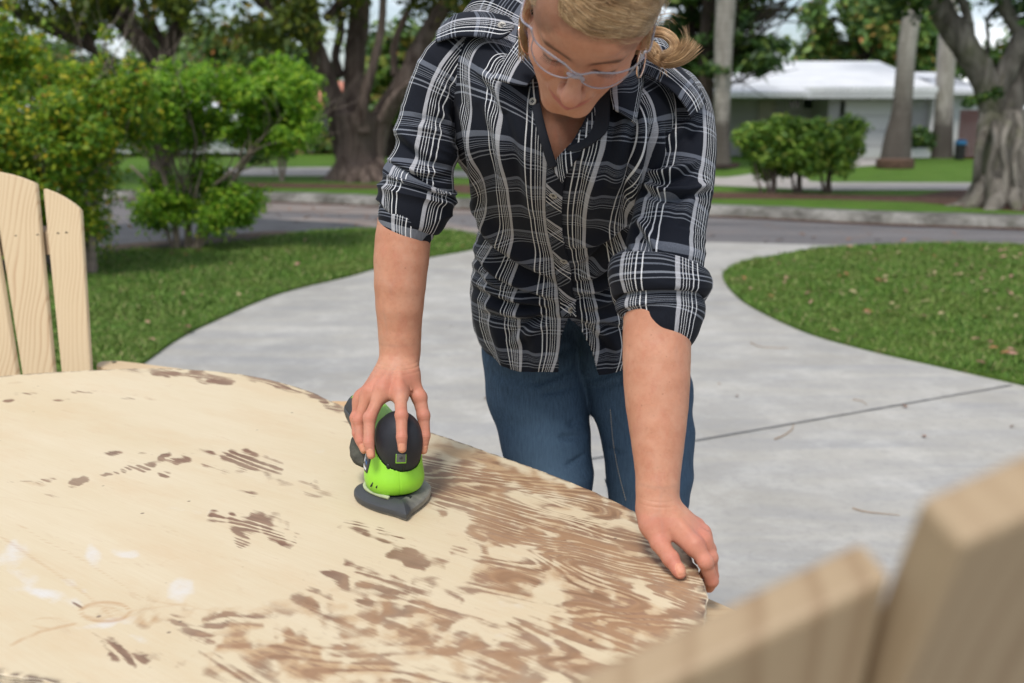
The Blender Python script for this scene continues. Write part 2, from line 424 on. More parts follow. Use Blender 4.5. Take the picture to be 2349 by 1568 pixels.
# ---- near lawns: soil slab + blades
lawnR = [tuple(onz(*q))[:2] for q in ((1659, 640), (1664, 625), (1700, 606), (1775, 590), (1880, 573), (2056, 563), (2200, 562), (2349, 566), (2700, 575), (2900, 700), (2900, 1010), (2349, 886), (2161, 844), (1986, 804), (1845, 763), (1726, 707), (1680, 672))]
lawnL = [tuple(onz(*q))[:2] for q in ((1092, 572), (985, 592), (870, 616), (800, 636), (640, 676), (480, 744), (400, 786), (330, 836), (150, 960), (-350, 1160), (-900, 900), (-600, 640), (0, 625), (200, 596), (320, 574), (430, 571), (600, 551), (720, 533), (870, 527), (1000, 529), (1085, 541), (1100, 556))]
lawnR_s = [tuple(p) for p in catmull(lawnR, 90, True)]; lawnL_s = [tuple(p) for p in catmull(lawnL, 110, True)]
sheet('lawn', [(*p, 0) for p in lawnR_s], M_lawn, 0.018, 0.03)
sheet('lawn', [(*p, 0) for p in lawnL_s], M_lawn, 0.018, 0.03)
mulL = [tuple(onz(*q))[:2] for q in ((-300, 655), (0, 632), (200, 600), (320, 577), (430, 574), (600, 553), (690, 538), (600, 536), (440, 553), (300, 563), (150, 577), (-300, 610))]
sheet('bed_soil', [(*p, 0) for p in catmull(mulL, 50, True)], M_soil, 0.022)

def blades(name, poly, dens, ymax, ymin, h=(0.016, 0.036), w=0.0045, seed=1, z=0.016):
    rs = np.random.RandomState(seed); P_ = np.asarray(poly); lo = P_.min(0); hi = P_.max(0)
    lo[1] = max(lo[1], ymin); hi[1] = min(hi[1], ymax)
    n_ = int((hi[0] - lo[0]) * (hi[1] - lo[1]) * dens); p = rs.rand(n_, 2) * (hi - lo) + lo
    p = p[inside(P_, p)]
    q = project(np.c_[p, np.zeros(len(p))]); p = p[(q[:, 0] > -60) & (q[:, 0] < 2420)]
    tuft = vnoise(np.c_[p * 2.3, np.full(len(p), 3.3)]) * .5 + vnoise(np.c_[p * 9, np.full(len(p), 1.3)]) * .5
    keep = rs.rand(len(p)) < 0.75 + tuft * .5; p = p[keep]; tuft = tuft[keep]; n_ = len(p)
    hh = (rs.uniform(h[0], h[1], n_)) * (1 + tuft * .8); a = rs.rand(n_) * 6.283; wv = w * (1 + (p[:, 1] - 4) * .08)
    dx = np.cos(a) * wv; dy = np.sin(a) * wv; la = rs.rand(n_) * 6.283; ll = hh * rs.uniform(.2, 1.3, n_)
    v = np.zeros((n_, 3, 3)); v[:, 0] = np.c_[p[:, 0] - dx, p[:, 1] - dy, np.full(n_, z)]; v[:, 1] = np.c_[p[:, 0] + dx, p[:, 1] + dy, np.full(n_, z)]
    v[:, 2] = np.c_[p[:, 0] + np.cos(la) * ll, p[:, 1] + np.sin(la) * ll, z + hh]
    o = mesh_np(name, v.reshape(-1, 3), np.arange(n_ * 3).reshape(-1, 3), M_blade)
    return tag(o, None, 'grass', kind='stuff')
g = blades('grass', lawnR_s, 4200, 12, 4.0, seed=3); g['label'] = 'short green grass of the right-hand lawn beside the driveway'
g = blades('grass', lawnL_s, 3800, 13, 3.2, seed=4); g['label'] = 'short green grass of the left-hand lawn behind the wooden chair'
# ================================================================ HOUSES
M_white = simple('white_painted_wall', (0.58, 0.58, 0.59), 0.8, 0.05, 1.5)
M_greywall = simple('grey_painted_wall', (0.36, 0.355, 0.365), 0.85, 0.07, 1.5)
M_garage = simple('garage_door_paint', (0.60, 0.60, 0.605), 0.6, 0.03, 2)
n = NT('white_tile_roof', 0.7, 0.3); c = n.coord(); sx = n.sep(c)
a = n.ramp(n.noise(1.2, c, 5), (0.3, (0.58, 0.59, 0.61)), (0.7, (0.72, 0.73, 0.75)))
n.col(a); n.bump(n.wave(1.6, c, 0.3, 1, 1, 'BANDS', 'X'), 0.5, 0.05); M_roof = n.m
n = NT('red_tile_roof', 0.8, 0.2); c = n.coord()
n.col(n.ramp(n.noise(4, c, 5), (0.3, (0.45, 0.15, 0.09)), (0.7, (0.68, 0.30, 0.21)))); n.bump(n.wave(2.2, c, 0.3, 1, 1, 'BANDS', 'X'), 0.6, 0.05); M_redroof = n.m
M_salmon = simple('salmon_wall', (0.58, 0.31, 0.22), 0.85, 0.10, 2)
M_glassd = simple('dark_window_glass', (0.02, 0.028, 0.03), 0.12, 0.1, 2, spec=0.6)
M_redfence = simple('red_brown_fence_paint', (0.06, 0.012, 0.010), 0.7, 0.15, 4)
M_blue = simple('blue_bin_plastic', (0.02, 0.12, 0.25), 0.4, 0.05, 4)
def facade(name, m, parent, quad, Y, thick=0.25):
    """wall piece seen at picture quad (x0,y0,x1,y1) at distance Y, thick going back; bottom to the ground"""
    x0, y0, x1, y1 = quad; a = W(x0, y1, Y); b = W(x1, y0, Y)
    mb = MB(); cx, cz = (a.x + b.x) / 2, (a.z + b.z) / 2
    mb.box((cx, Y + thick / 2, cz), (abs(b.x - a.x), thick, abs(b.z - a.z))); o = parent.location
    return rel(mb, o).build(name, m, parent, bevel=0.01)
def relq(mb, o): mb.v = [tuple(Vector(v) - o) for v in mb.v]; return mb
rel = relq

h = empty('white_house', onz(1900, 362, FAR_Z)); tag(h, 'low grey walled house with a broad white tiled hip roof and pale garage door', 'house')
YF = h.location.y; g_ = FAR_Z
def q7(x0, y0, x1, y1): p = f7(x0, y0); q = f7(x1, y1); return (p[0], p[1], q[0], q[1])
# garage section, front at YF; porch wall set back 1.6 m
def fac(name, m, q, Y, th=.25, par=h): 
    x0, y0, x1, y1 = q7(*q); return facade(name, m, par, (x0, y0, x1, y1), Y, th)
fac('wall', M_greywall, (1035, 590, 1142, 1052), YF, 8.0)                 # pier left of the garage
fac('wall', M_greywall, (1142, 590, 1500, 662), YF, .3)                  # lintel
fac('wall', M_greywall, (1500, 590, 1722, 1052), YF, 8.0)
d = fac('garage_door', M_garage, (1142, 662, 1500, 1052), YF + .18, .08)
for k in range(3):
    y = 662 + (k + 1) * 97.5
    x0, y0, x1, y1 = q7(1144, y - 2.5, 1498, y + 2.5); facade('door_groove', M_greywall, h, (x0, y0, x1, y1), YF + .165, .02)
fac('wall', M_greywall, (270, 560, 1035, 1075), YF + 1.8, .3)
for (x0, x1, y0, y1) in ((800, 872, 652, 706), (890, 1030, 650, 712), (268, 306, 640, 770)):
    w_ = fac('window', M_white, (x0 - 8, y0 - 8, x1 + 8, y1 + 8), YF + 1.72, .1)
    p_ = fac('pane', M_glassd, (x0, y0, x1, y1), YF + 1.69, .05); p_.parent = w_; p_.location = (0, 0, 0)
    w_m = fac('mullion', M_white, ((x0 + x1) / 2 - 5, y0, (x0 + x1) / 2 + 5, y1), YF + 1.66, .04); w_m.parent = w_; w_m.location = (0, 0, 0)
fac('shutter', M_pave, (585, 648, 715, 1050), YF + 1.7, .08)
fac('column', M_white, (1716, 580, 1766, 900), YF - .3, .5)
lp = W(*f7(1358, 620), YF - .12) - h.location
mb = MB(); mb.tube([lp + Vector((0, .12, 0)), lp], [.05, .09], 10); mb.tube([lp + Vector((0, 0, .02)), lp + Vector((0, -.02, -.16))], [.07, .10], 10); mb.build('porch_light', M_white, h)
# roofs
def PW(cx, cy, Y): return W(*f7(cx, cy), Y) - h.location
ev, rg_ = 2.46, 3.95
eL, eR = W(*f7(150, 600), YF - .7).x - h.location.x, W(*f7(1775, 575), YF - .7).x - h.location.x
def hip(name, m, x0, x1, y0, y1, ze, zr, ins, fas=.2, r0=None, r1=None, z0=0):
    ym = (y0 + y1) / 2; r0 = x0 + ins if r0 is None else r0; r1 = x1 - ins if r1 is None else r1
    v = [(x0, y0, ze), (x1, y0, ze), (x1, y1, ze), (x0, y1, ze), (r0, ym, zr), (r1, ym, zr)]
    w = [(a, b, ze - fas) for a, b in ((x0, y0), (x1, y0), (x1, y1), (x0, y1))]
    mb = MB(); mb.add(v + w, [[0, 1, 5, 4], [1, 2, 5], [2, 3, 4, 5], [3, 0, 4], [0, 6, 7, 1], [1, 7, 8, 2], [2, 8, 9, 3], [3, 9, 6, 0], [6, 9, 8, 7]]); return mb.build(name, m, h if z0 == 0 else z0)
ridge = W(*f7(1400, 400), YF + 5.2); rL = W(*f7(700, 436), YF + 5.2).x - h.location.x; rR = ridge.x - h.location.x
zE = W(*f7(1500, 570), YF - .7).z - h.location.z
hip('roof', M_roof, eL, eR, -.7, 11.5, zE, ridge.z - h.location.z, 3, .16, rL, rR)
zP = W(*f7(700, 600), YF - 1.6).z - h.location.z; xp0 = W(*f7(150, 600), YF - 1.6).x - h.location.x; xp1 = W(*f7(945, 590), YF - 1.6).x - h.location.x
mb = MB(); mb.add([(xp0, -1.6, zP), (xp1, -1.6, zP), (xp1, .8, zP + .32), (xp0, .8, zP + .32), (xp0, -1.6, zP - .17), (xp1, -1.6, zP - .17), (xp1, .8, zP - .17), (xp0, .8, zP - .17)], [[0, 1, 2, 3], [0, 4, 5, 1], [1, 5, 6, 2], [3, 7, 4, 0], [7, 6, 5, 4]]); mb.build('porch_roof', M_roof, h)
M_fascia = simple('fascia_paint', (0.46, 0.47, 0.48), 0.7, .04, 2)
mb = MB(); mb.box(((xp0 + eR) / 2, -.66, zE - .26), (eR - xp0 - .1, .06, .18)); mb.build('fascia', M_fascia, h)
# right-hand white wing
h2 = empty('white_house', (W(*f7(1950, 1000), YF + 2).x, YF + 2, g_)); tag(h2, 'plain white house wing with its own low roof, right of the pale palm', 'house')
fac('wall', M_white, (1776, 596, 2070, 1020), YF + 2, 6, h2)
a = W(*f7(1700, 590), YF + 1.4) - h2.location; b = W(*f7(2110, 598), YF + 1.4) - h2.location; r_ = W(*f7(1870, 470), YF + 5) - h2.location
hip('roof', M_roof, a.x, b.x, -.6, 7.4, a.z, r_.z, 2, .15, None, None, h2)
# red-brown board fence
f_ = empty('board_fence', (W(*f7(1960, 1000), YF - 1).x, YF - 1, g_)); tag(f_, 'dark red brown board fence between the white wing and the banyan', 'fence')
x0 = W(*f7(1893, 1000), YF - 1).x; x1 = W(2420, 350, YF - 1).x; zt = W(*f7(1900, 722), YF - 1).z; nb = 11; bh = (zt - g_) / nb; me_b = None
for k in range(nb):
    if me_b is None:
        mb = MB(); mb.box(((x0 + x1) / 2 - f_.location.x, 0, bh / 2), (x1 - x0, .04, bh - .02)); o = mb.build('board', M_redfence, f_, bevel=.004); me_b = o.data
    else:
        o = bpy.data.objects.new('board', me_b); COL.objects.link(o); o.parent = f_; o.modifiers.new('bevel', 'BEVEL').width = .004
    o.location = (0, 0, k * bh)
# planter box with plant
x0, y0, x1, y1 = q7(1592, 968, 1728, 1032)
p = empty('planter_box', (W((x0 + x1) / 2, y1, YF - 1.2).x, YF - 1.2, g_)); tag(p, 'low white planter box before the grey wall by the garage', 'planter')
facade('box', M_white, p, (x0, y0, x1, y1), YF - 1.2, .6)
b = empty('blue_bin', (W(*f7(1915, 1000), YF - 1.9).x, YF - 1.9, g_)); tag(b, 'blue lidded bin standing by the red brown fence', 'bin')
M_bin = simple('dark_bin_plastic', (0.018, 0.018, 0.018), .5, .1, 3)
mb = MB(); mb.box((0, 0, .235), (.24, .24, .46), taper=1.12); mb.build('bin_body', M_bin, b, bevel=.03)
mb = MB(); mb.box((0, -.01, .53), (.30, .30, .14), taper=.85); mb.build('lid', M_blue, b, bevel=.03)

# salmon house behind the massive tree
YS = onz(*f6(600, 1130), FAR_Z).y
s_ = empty('salmon_house', (W(740, 350, YS).x, YS, FAR_Z)); tag(s_, 'salmon pink house with a red tiled roof, seen around the massive tree trunk', 'house')
def fac6(name, m, q, Y, th, par):
    p = f6(q[0], q[1]); r = f6(q[2], q[3]); return facade(name, m, par, (p[0], p[1], r[0], r[1]), Y, th)
fac6('wall', M_salmon, (-250, 760, 1300, 1140), YS, 8, s_)
M_brick = simple('salmon_brick_base', (0.36, 0.19, 0.14), .9, .25, 12)
fac6('base_wall', M_brick, (-250, 1090, 1300, 1146), YS - .12, .1, s_)
for (x0, y0, x1, y1) in ((540, 800, 640, 1000), (1040, 880, 1110, 990)):
    w_ = fac6('window', M_white, (x0, y0, x1, y1), YS - .10, .08, s_)
    for a, b in ((y0 + 12, (y0 + y1) / 2 - 14), ((y0 + y1) / 2 + 4, y1 - 10)):
        q_ = fac6('pane', M_glassd, (x0 + 10, a, x1 - 10 if x1 < 700 else x1, b), YS - .13, .05, s_); q_.parent = w_; q_.location = (0, 0, 0)
a = W(*f6(380, 745), YS - .8) - s_.location; b = W(*f6(1330, 745), YS - .8) - s_.location; r_ = W(*f6(600, 600), YS + 4) - s_.location
hip('roof', M_redroof, a.x - 2.6, b.x, -.8, 8.8, a.z, r_.z, 3, .2, None, None, s_)
fac6('gable_wall', M_white, (1090, 730, 1300, 800), YS - .14, .1, s_)
# pale house glimpsed through the hedge
p = empty('pale_house', (W(260, 350, 34).x, 34, FAR_Z)); tag(p, 'white walled house glimpsed through gaps in the tall hedge', 'house')
facade('wall', M_white, p, (-200, 262, 560, 352), 34, 7)
a = W(-240, 262, 33.4) - p.location; b = W(590, 262, 33.4) - p.location
hip('roof', M_roof, a.x, b.x, -.6, 7.4, a.z, a.z + .5, 3, .2, None, None, p)
for x in (60, 250, 430):
    w_ = facade('window', M_greywall, p, (x, 275, x + 60, 325), 33.9, .08); q_ = facade('pane', M_glassd, p, (x + 5, 280, x + 55, 320), 33.87, .05); q_.parent = w_; q_.location = (0, 0, 0)
# ================================================================ PLANTS
def leaf_mat(name, stops, rough=0.5, trans=0.25):
    n = NT(name, rough, 0.35); n.col(n.ramp(n.island(), *stops))
    n.inp('Subsurface Weight', 0.0)
    # thin leaves pass some light
    tr = n.node('ShaderNodeBsdfTranslucent'); n.L(n.b.inputs['Base Color'].links[0].from_socket, tr.inputs[0])
    mx = n.node('ShaderNodeMixShader'); mx.inputs[0].default_value = trans
    out = [q for q in n.t.nodes if q.type == 'OUTPUT_MATERIAL'][0]
    n.L(n.b.outputs[0], mx.inputs[1]); n.L(tr.outputs[0], mx.inputs[2]); n.L(mx.outputs[0], out.inputs[0]); return n.m
M_hedge = leaf_mat('hedge_leaf', [(0.0, (0.076, 0.172, 0.022)), (0.4, (0.165, 0.317, 0.030)), (0.76, (0.303, 0.427, 0.034)), (0.91, (0.550, 0.550, 0.041)), (0.97, (0.715, 0.578, 0.048)), (0.995, (0.413, 0.165, 0.041))], trans=.55)
M_hedge2 = leaf_mat('hedge_leaf_fresh', [(0.0, (0.079, 0.184, 0.019)), (0.4, (0.171, 0.355, 0.028)), (0.75, (0.276, 0.499, 0.039)), (0.95, (0.446, 0.604, 0.053)), (0.99, (0.394, 0.367, 0.053))], trans=.55)
M_clip = leaf_mat('clipped_shrub_leaf', [(0.0, (0.050, 0.127, 0.020)), (0.45, (0.135, 0.262, 0.034)), (0.85, (0.288, 0.439, 0.050)), (0.97, (0.320, 0.371, 0.068))], trans=.3)
M_dark = leaf_mat('dark_evergreen_leaf', [(0.0, (0.025, 0.062, 0.015)), (0.6, (0.056, 0.125, 0.025)), (0.97, (0.150, 0.213, 0.037))])
M_olive = leaf_mat('olive_canopy_leaf', [(0.0, (0.037, 0.062, 0.010)), (0.55, (0.100, 0.144, 0.018)), (0.9, (0.225, 0.263, 0.025)), (0.98, (0.213, 0.150, 0.025))])
M_broad = leaf_mat('broadleaf_tree_leaf', [(0.0, (0.044, 0.100, 0.025)), (0.5, (0.100, 0.200, 0.037)), (0.85, (0.213, 0.312, 0.056)), (0.97, (0.312, 0.200, 0.050)), (0.99, (0.413, 0.175, 0.050))])
def bark(name, lo, hi, sc=6, stretch=.35, moss=0.0):
    n = NT(name, 0.95, 0.15); c = n.coord(); mp_ = n.mapping(c, (1, 1, stretch))
    k = n.noise(sc, mp_, 7, 0.65, 0.8); a = n.ramp(k, (0.32, lo), (0.68, hi))
    if moss: a = n.mix(n.ramp(n.noise(1.7, c, 4), (0.5, 0), (0.65, moss)), a, (0.07, 0.085, 0.025))
    n.col(a); n.bump(k, 1.0, 0.12); return n.m
M_bark = bark('grey_brown_bark', (0.045, 0.030, 0.024), (0.235, 0.18, 0.15), 6, .22)
M_bark_dark = bark('dark_bark', (0.022, 0.017, 0.014), (0.085, 0.066, 0.055), 5)
M_bark_pale = bark('pale_banyan_bark', (0.06, 0.052, 0.042), (0.27, 0.245, 0.21), 4, .3, .55)
def palm_mat(name, H_foot):
  n = NT(name, 0.9, 0.2); c = n.coord(); z_ = n.sep(c)[2]
  a = n.ramp(n.noise(3.0, n.mapping(c, (2, 2, .5)), 6, .65, .5), (0.3, (0.21, 0.19, 0.165)), (0.7, (0.40, 0.375, 0.34)))
  rg = n.wave(2.2, n.mapping(c, (0.05, 0.05, 1)), 2.5, 3, 2.0, 'BANDS', 'Z'); a = n.mix(n.ramp(rg, (0.0, 0.12), (0.25, 0)), a, (0.13, 0.115, 0.10))
  low = n.math('SUBTRACT', 1.0, n.math('DIVIDE', n.math('ADD', z_, n.math('MULTIPLY', n.noise(2.2, c, 5), -1.5)), H_foot), clamp=True)
  a = n.mix(n.ramp(low, (0.2, 0), (0.8, 0.85)), a, (0.055, 0.045, 0.038)); n.col(a); n.bump(rg, 0.15, 0.02); return n.m
M_palm = palm_mat('palm_trunk', 1.1); M_palm_dark = palm_mat('palm_trunk_blackened_foot', 3.0)
M_twig = simple('bare_twig_bark', (0.24, 0.19, 0.155), 0.9, 0.25, 20)
M_stem = simple('shrub_stem_bark', (0.10, 0.075, 0.06), 0.9, 0.35, 20)

def leaves(pts, size, rs, up=0.35, elong=1.7, out=None):
    """rhombic leaf quads at pts, random attitude biased upward/outward"""
    n_ = len(pts); nm = rs.randn(n_, 3); nm[:, 2] = np.abs(nm[:, 2]) + up
    if out is not None: nm += out * 0.9
    nm /= np.linalg.norm(nm, axis=1)[:, None]
    t = np.cross(nm, rs.randn(n_, 3)); t /= np.linalg.norm(t, axis=1)[:, None]; b = np.cross(nm, t)
    s_ = (size * rs.uniform(.6, 1.35, n_))[:, None]
    v = np.empty((n_, 4, 3)); v[:, 0] = pts - t * s_ * elong * .5; v[:, 1] = pts + b * s_ * .42 - t * s_ * .1 + nm * s_ * .1; v[:, 2] = pts + t * s_ * elong * .5; v[:, 3] = pts - b * s_ * .42 - t * s_ * .1 + nm * s_ * .1
    return v.reshape(-1, 3)
def crown(name, blobs, n_, size, m, parent, seed=1, shell=0.55, clump=1.6, thresh=-0.25, up=.35, elong=1.7):
    """blobs: list of (centre, (rx,ry,rz)). Leaves fill clumps; noise opens gaps."""
    rs = np.random.RandomState(seed); C_ = np.array([tuple(b[0]) for b in blobs], float); R_ = np.array([b[1] if hasattr(b[1], '__len__') else (b[1],) * 3 for b in blobs], float)
    wv = (R_.prod(1)) ** .72; wv /= wv.sum(); out_p = []; out_d = []; tot = 0
    while tot < n_:
        k = rs.choice(len(blobs), n_, p=wv); d = rs.randn(n_, 3); d /= np.linalg.norm(d, axis=1)[:, None]
        r_ = rs.uniform(shell ** 3, 1, n_) ** (1 / 3) * (1 + .24 * rs.randn(n_))
        p = C_[k] + d * R_[k] * r_[:, None]
        q = vnoise(p * clump + seed * 3.7) + .5 * vnoise(p * clump * 2.7 + 9)
        ok = q > thresh; out_p.append(p[ok]); out_d.append(d[ok]); tot += ok.sum()
    p = np.concatenate(out_p)[:n_]; d = np.concatenate(out_d)[:n_]
    v = leaves(p, size, rs, up, elong, d)
    return mesh_np(name, v, np.arange(len(p) * 4).reshape(-1, 4), m, parent)
def LW(L, Y, f=lambda a, b: (a, b)):
    """limb traced as (x, y, width_px[, dY]) -> points and radii"""
    pts = []; rad = []
    for q in L:
        x, y = f(q[0], q[1]); d = Y + (q[3] if len(q) > 3 else 0); sc = abs(f(1, 0)[0] - f(0, 0)[0])
        pts.append(W(x, y, d)); rad.append(q[2] * sc / 2 * d / FPX)
    return pts, rad
def twigs(mb, start, direc, rad, depth, rs, length):
    n_ = 4; pts = [Vector(start)]; d = Vector(direc).normalized()
    for i in range(n_):
        d = (d + Vector((rs.uniform(-.35, .35), rs.uniform(-.35, .35), rs.uniform(-.2, .35)))).normalized(); pts.append(pts[-1] + d * length / n_)
    mb.tube(pts, [rad * (1 - .6 * i / n_) for i in range(n_ + 1)], 5, False)
    if depth > 0:
        for k in range(rs.choice((2, 3))):
            dd = (d + Vector((rs.uniform(-.9, .9), rs.uniform(-.9, .9), rs.uniform(-.4, .6)))).normalized()
            twigs(mb, pts[rs.choice((2, 3, 4))], dd, rad * .5, depth - 1, rs, length * .7)

# ---- the big many-limbed tree across the street
T1 = 21.0
t = empty('street_tree', onz(830, 425, FAR_Z)); tag(t, 'massive grey brown tree with several upright limbs behind the far kerb', 'tree')
t_inv = t.location.copy()
def rel(mb, o):
    mb.v = [tuple(Vector(v) - o) for v in mb.v]; return mb
mb = MB()
limbs = [[(880, 1400, 640), (878, 1340, 520), (875, 1270, 420), (870, 1170, 340), (865, 1040, 320), (860, 930, 325), (850, 830, 300)],
         [(820, 1200, 190), (770, 980, 190), (715, 800, 170), (650, 640, 150), (600, 500, 135), (560, 360, 125), (535, 200, 110), (520, 60, 110), (500, -150, 90), (440, -420, 60)],
         [(860, 1000, 190, .4), (845, 800, 175, .5), (835, 560, 150, .6), (850, 350, 145, .7), (870, 150, 140, .8), (885, -60, 120, .9), (900, -380, 80, 1)],
         [(900, 960, 110, -.5), (895, 820, 85, -.6), (925, 660, 80, -.6), (985, 450, 62, -.6), (1030, 250, 55, -.5), (1050, 60, 55, -.4), (1060, -200, 40, -.3)],
         [(960, 1150, 200), (1010, 950, 160), (1080, 800, 140), (1190, 620, 130), (1290, 430, 140, .2), (1380, 240, 120, .3), (1500, 60, 110, .4), (1620, -120, 90, .5)],
         [(1040, 880, 70, -.6), (1100, 760, 60, -.7), (1180, 660, 45, -.7), (1300, 560, 40, -.7), (1420, 400, 30, -.7)],
         [(560, 380, 70), (480, 290, 75), (390, 200, 80), (290, 110, 80), (170, 20, 90), (60, -100, 80)],
         [(620, 150, 60), (690, 80, 70), (770, 0, 70), (840, -90, 60)],
         [(740, 560, 70, .5), (700, 420, 60, .6), (740, 220, 60, .7), (730, 60, 50, .8), (700, -100, 40, .8)],
         [(1140, 560, 60, .6), (1130, 380, 55, .7), (1180, 200, 50, .7), (1260, 40, 45, .8), (1330, -60, 40, .8)],
         [(760, 1270, 150), (680, 1335, 110), (550, 1368, 80), (400, 1388, 55), (240, 1398, 25)],
         [(960, 1250, 130, -.5), (1030, 1340, 100, -.8), (1090, 1372, 60, -1.0), (1180, 1395, 30, -1)],
         [(850, 1280, 120, -.6), (820, 1345, 90, -.9), (780, 1380, 40, -1.1)], [(910, 1270, 110, -.7), (930, 1350, 80, -1), (970, 1385, 30, -1.1)],
         [(1020, 1180, 70, -.3), (1075, 1270, 60, -.5), (1150, 1330, 40, -.6)]]
for i, L_ in enumerate(limbs):
    p_, r_ = LW(L_, T1, f6); limb_tube(mb, p_, r_, 18 if i < 5 else 10, rough=.07, seed=i, flute=.10 if i < 5 else .04)
rel(mb, t.location).build('trunk', M_bark, t, True)
def B(px, py, Y, r): return (W(px, py, Y) - t.location, r)
crown('crown', [B(560, -20, 20, (1.6, 1.6, .9)), B(620, 40, 19.5, (1.4, 1.0, .6)), B(720, -50, 21, (1.6, 1.6, .8)), B(900, -60, 21, (1.8, 1.6, .8)),
               B(1000, -30, 21, (1.2, 1.5, .6)), B(1080, 20, 22, (.8, 1, .5)), B(380, -260, 21, (3, 3, 1.4)), B(800, -300, 21, (3.5, 3, 1.5)), B(1150, -220, 21, (3, 3, 1.4)), B(60, -260, 21, (3, 3, 1.0))], 30000, .10, M_olive, t, 5, .2, 1.3, .08)

# ---- dark leaning tree behind the hedge
t = empty('street_tree', onz(370, 430, FAR_Z)); tag(t, 'dark forked tree with leaning limbs rising behind the tall hedge at far left', 'tree')
mb = MB()
limbs = [[(1180, 1400, 170), (1180, 1000, 150), (1190, 700, 130), (1195, 520, 110), (1230, 380, 100), (1285, 250, 100), (1310, 120, 90), (1290, 0, 90), (1270, -200, 70)],
         [(1170, 520, 110), (1120, 400, 120), (1020, 290, 120), (900, 180, 110), (830, 60, 100), (760, -60, 90), (700, -250, 60)],
         [(960, 250, 90), (950, 120, 90), (940, 0, 80), (930, -180, 60)],
         [(840, 470, 40), (700, 380, 60), (560, 300, 75), (430, 240, 80), (300, 170, 80), (160, 100, 80), (0, 40, 70), (-150, -20, 60)],
         [(560, 300, 50), (480, 160, 55), (420, 60, 50), (330, -60, 50)], [(700, 380, 45), (620, 230, 50), (560, 110, 50), (520, -40, 50)],
         [(1200, 500, 60), (1240, 420, 60), (1120, 180, 60), (1060, 60, 60), (1020, -100, 50)], [(1300, 150, 50), (1200, 60, 45), (1100, -30, 45)]]
for i, L_ in enumerate(limbs):
    p_, r_ = LW(L_, 19.5, f5); limb_tube(mb, p_, r_, 10, rough=.09, seed=20 + i, flute=.06)
rel(mb, t.location).build('trunk', M_bark_dark, t, True)
crown('crown', [B(60, 20, 19, (1.6, 1.2, .5)), B(180, 60, 21, (1.0, 1, .35)), B(250, 0, 19, (1.6, 1.2, .5)), B(330, 60, 21, (.9, 1, .3)), B(400, -10, 19, (1.4, 1.2, .5)), B(20, 120, 20, (.9, 1, .45)), B(200, -200, 19, (3, 2.5, 1.2)), B(0, -160, 19, (2.5, 2, 1.2)), B(430, -200, 19, (2.5, 2, 1.2))], 14000, .09, M_olive, t, 8, .2, 1.6, 0.2)

# ---- palms
def palm(L_, Y, label, seed, f=f7, mat=None):
    p_, r_ = LW(L_, Y, f); t = empty('palm_tree', (p_[0].x, p_[0].y, FAR_Z)); tag(t, label, 'palm tree', 'royal palms in front of the white house')
    mb = MB(); limb_tube(mb, p_, r_, 20, 40, .012, seed); rel(mb, t.location).build('trunk', mat or M_palm, t, True)
    top = p_[-1] - t.location; mb = MB(); rs = random.Random(seed)
    for k in range(11):
        a = k * 2.4; ln = rs.uniform(2.6, 3.2); pts = [top + Vector((math.cos(a) * ln * s_, math.sin(a) * ln * s_, 1.3 * math.sin(s_ * 2.6) - .9 * s_ * s_)) for s_ in np.linspace(0, 1, 9)]
        mb.tube(pts, [.03 * (1 - .8 * i / 8) for i in range(9)], 4)
        for i in range(1, 9):
            for sd in (-1, 1):
                for u_ in (0, .5):
                    b_ = pts[i - 1].lerp(pts[i], u_); sdv = Vector((-math.sin(a), math.cos(a), -.5)) * sd * .55; w_ = Vector((math.cos(a), math.sin(a), 0)) * .05
                    mb.add([b_ - w_, b_ + w_, b_ + sdv + w_ * 3], [[0, 1, 2]])
    mb.build('crown', M_broad, t); return t
palm([(356, 1075, 130), (358, 1000, 108), (360, 850, 96), (365, 600, 104), (372, 300, 116), (384, 80, 122), (392, -150, 120), (400, -700, 80)], 25, 'pale straight palm trunk between the dark pines and the clipped shrubs', 31)
palm([(1490, 1110, 210), (1492, 1060, 196), (1510, 900, 168), (1540, 700, 124), (1562, 400, 112), (1592, 130, 112), (1625, -100, 105), (1670, -700, 80)], 27, 'leaning palm with a blackened flared foot, standing on a cut root ball before the garage', 32, mat=M_palm_dark)
palm([(1798, 1050, 150), (1802, 980, 128), (1812, 700, 112), (1826, 400, 112), (1838, 200, 108), (1850, -100, 100), (1862, -700, 70)], 33, 'pale palm trunk at the right corner of the white roofed house', 33)
b0 = onz(*f7(1490, 1100), FAR_Z)
mb = MB(); rs = random.Random(6)
for ring in range(3):
    pass
c_ = [(b0.x + math.cos(a) * (.46 + rs.uniform(-.03, .03)), b0.y + math.sin(a) * .44) for a in np.linspace(0, 6.283, 24, endpoint=False)]
mb.prism(c_, FAR_Z - .02, FAR_Z + .24); o = mb.build('root_ball', simple('root_ball_fibre', (0.10, 0.06, 0.042), .95, .4, 12, .6, 40), bevel=.05); tag(o, 'round brown cut root ball under the leaning palm', 'root ball')

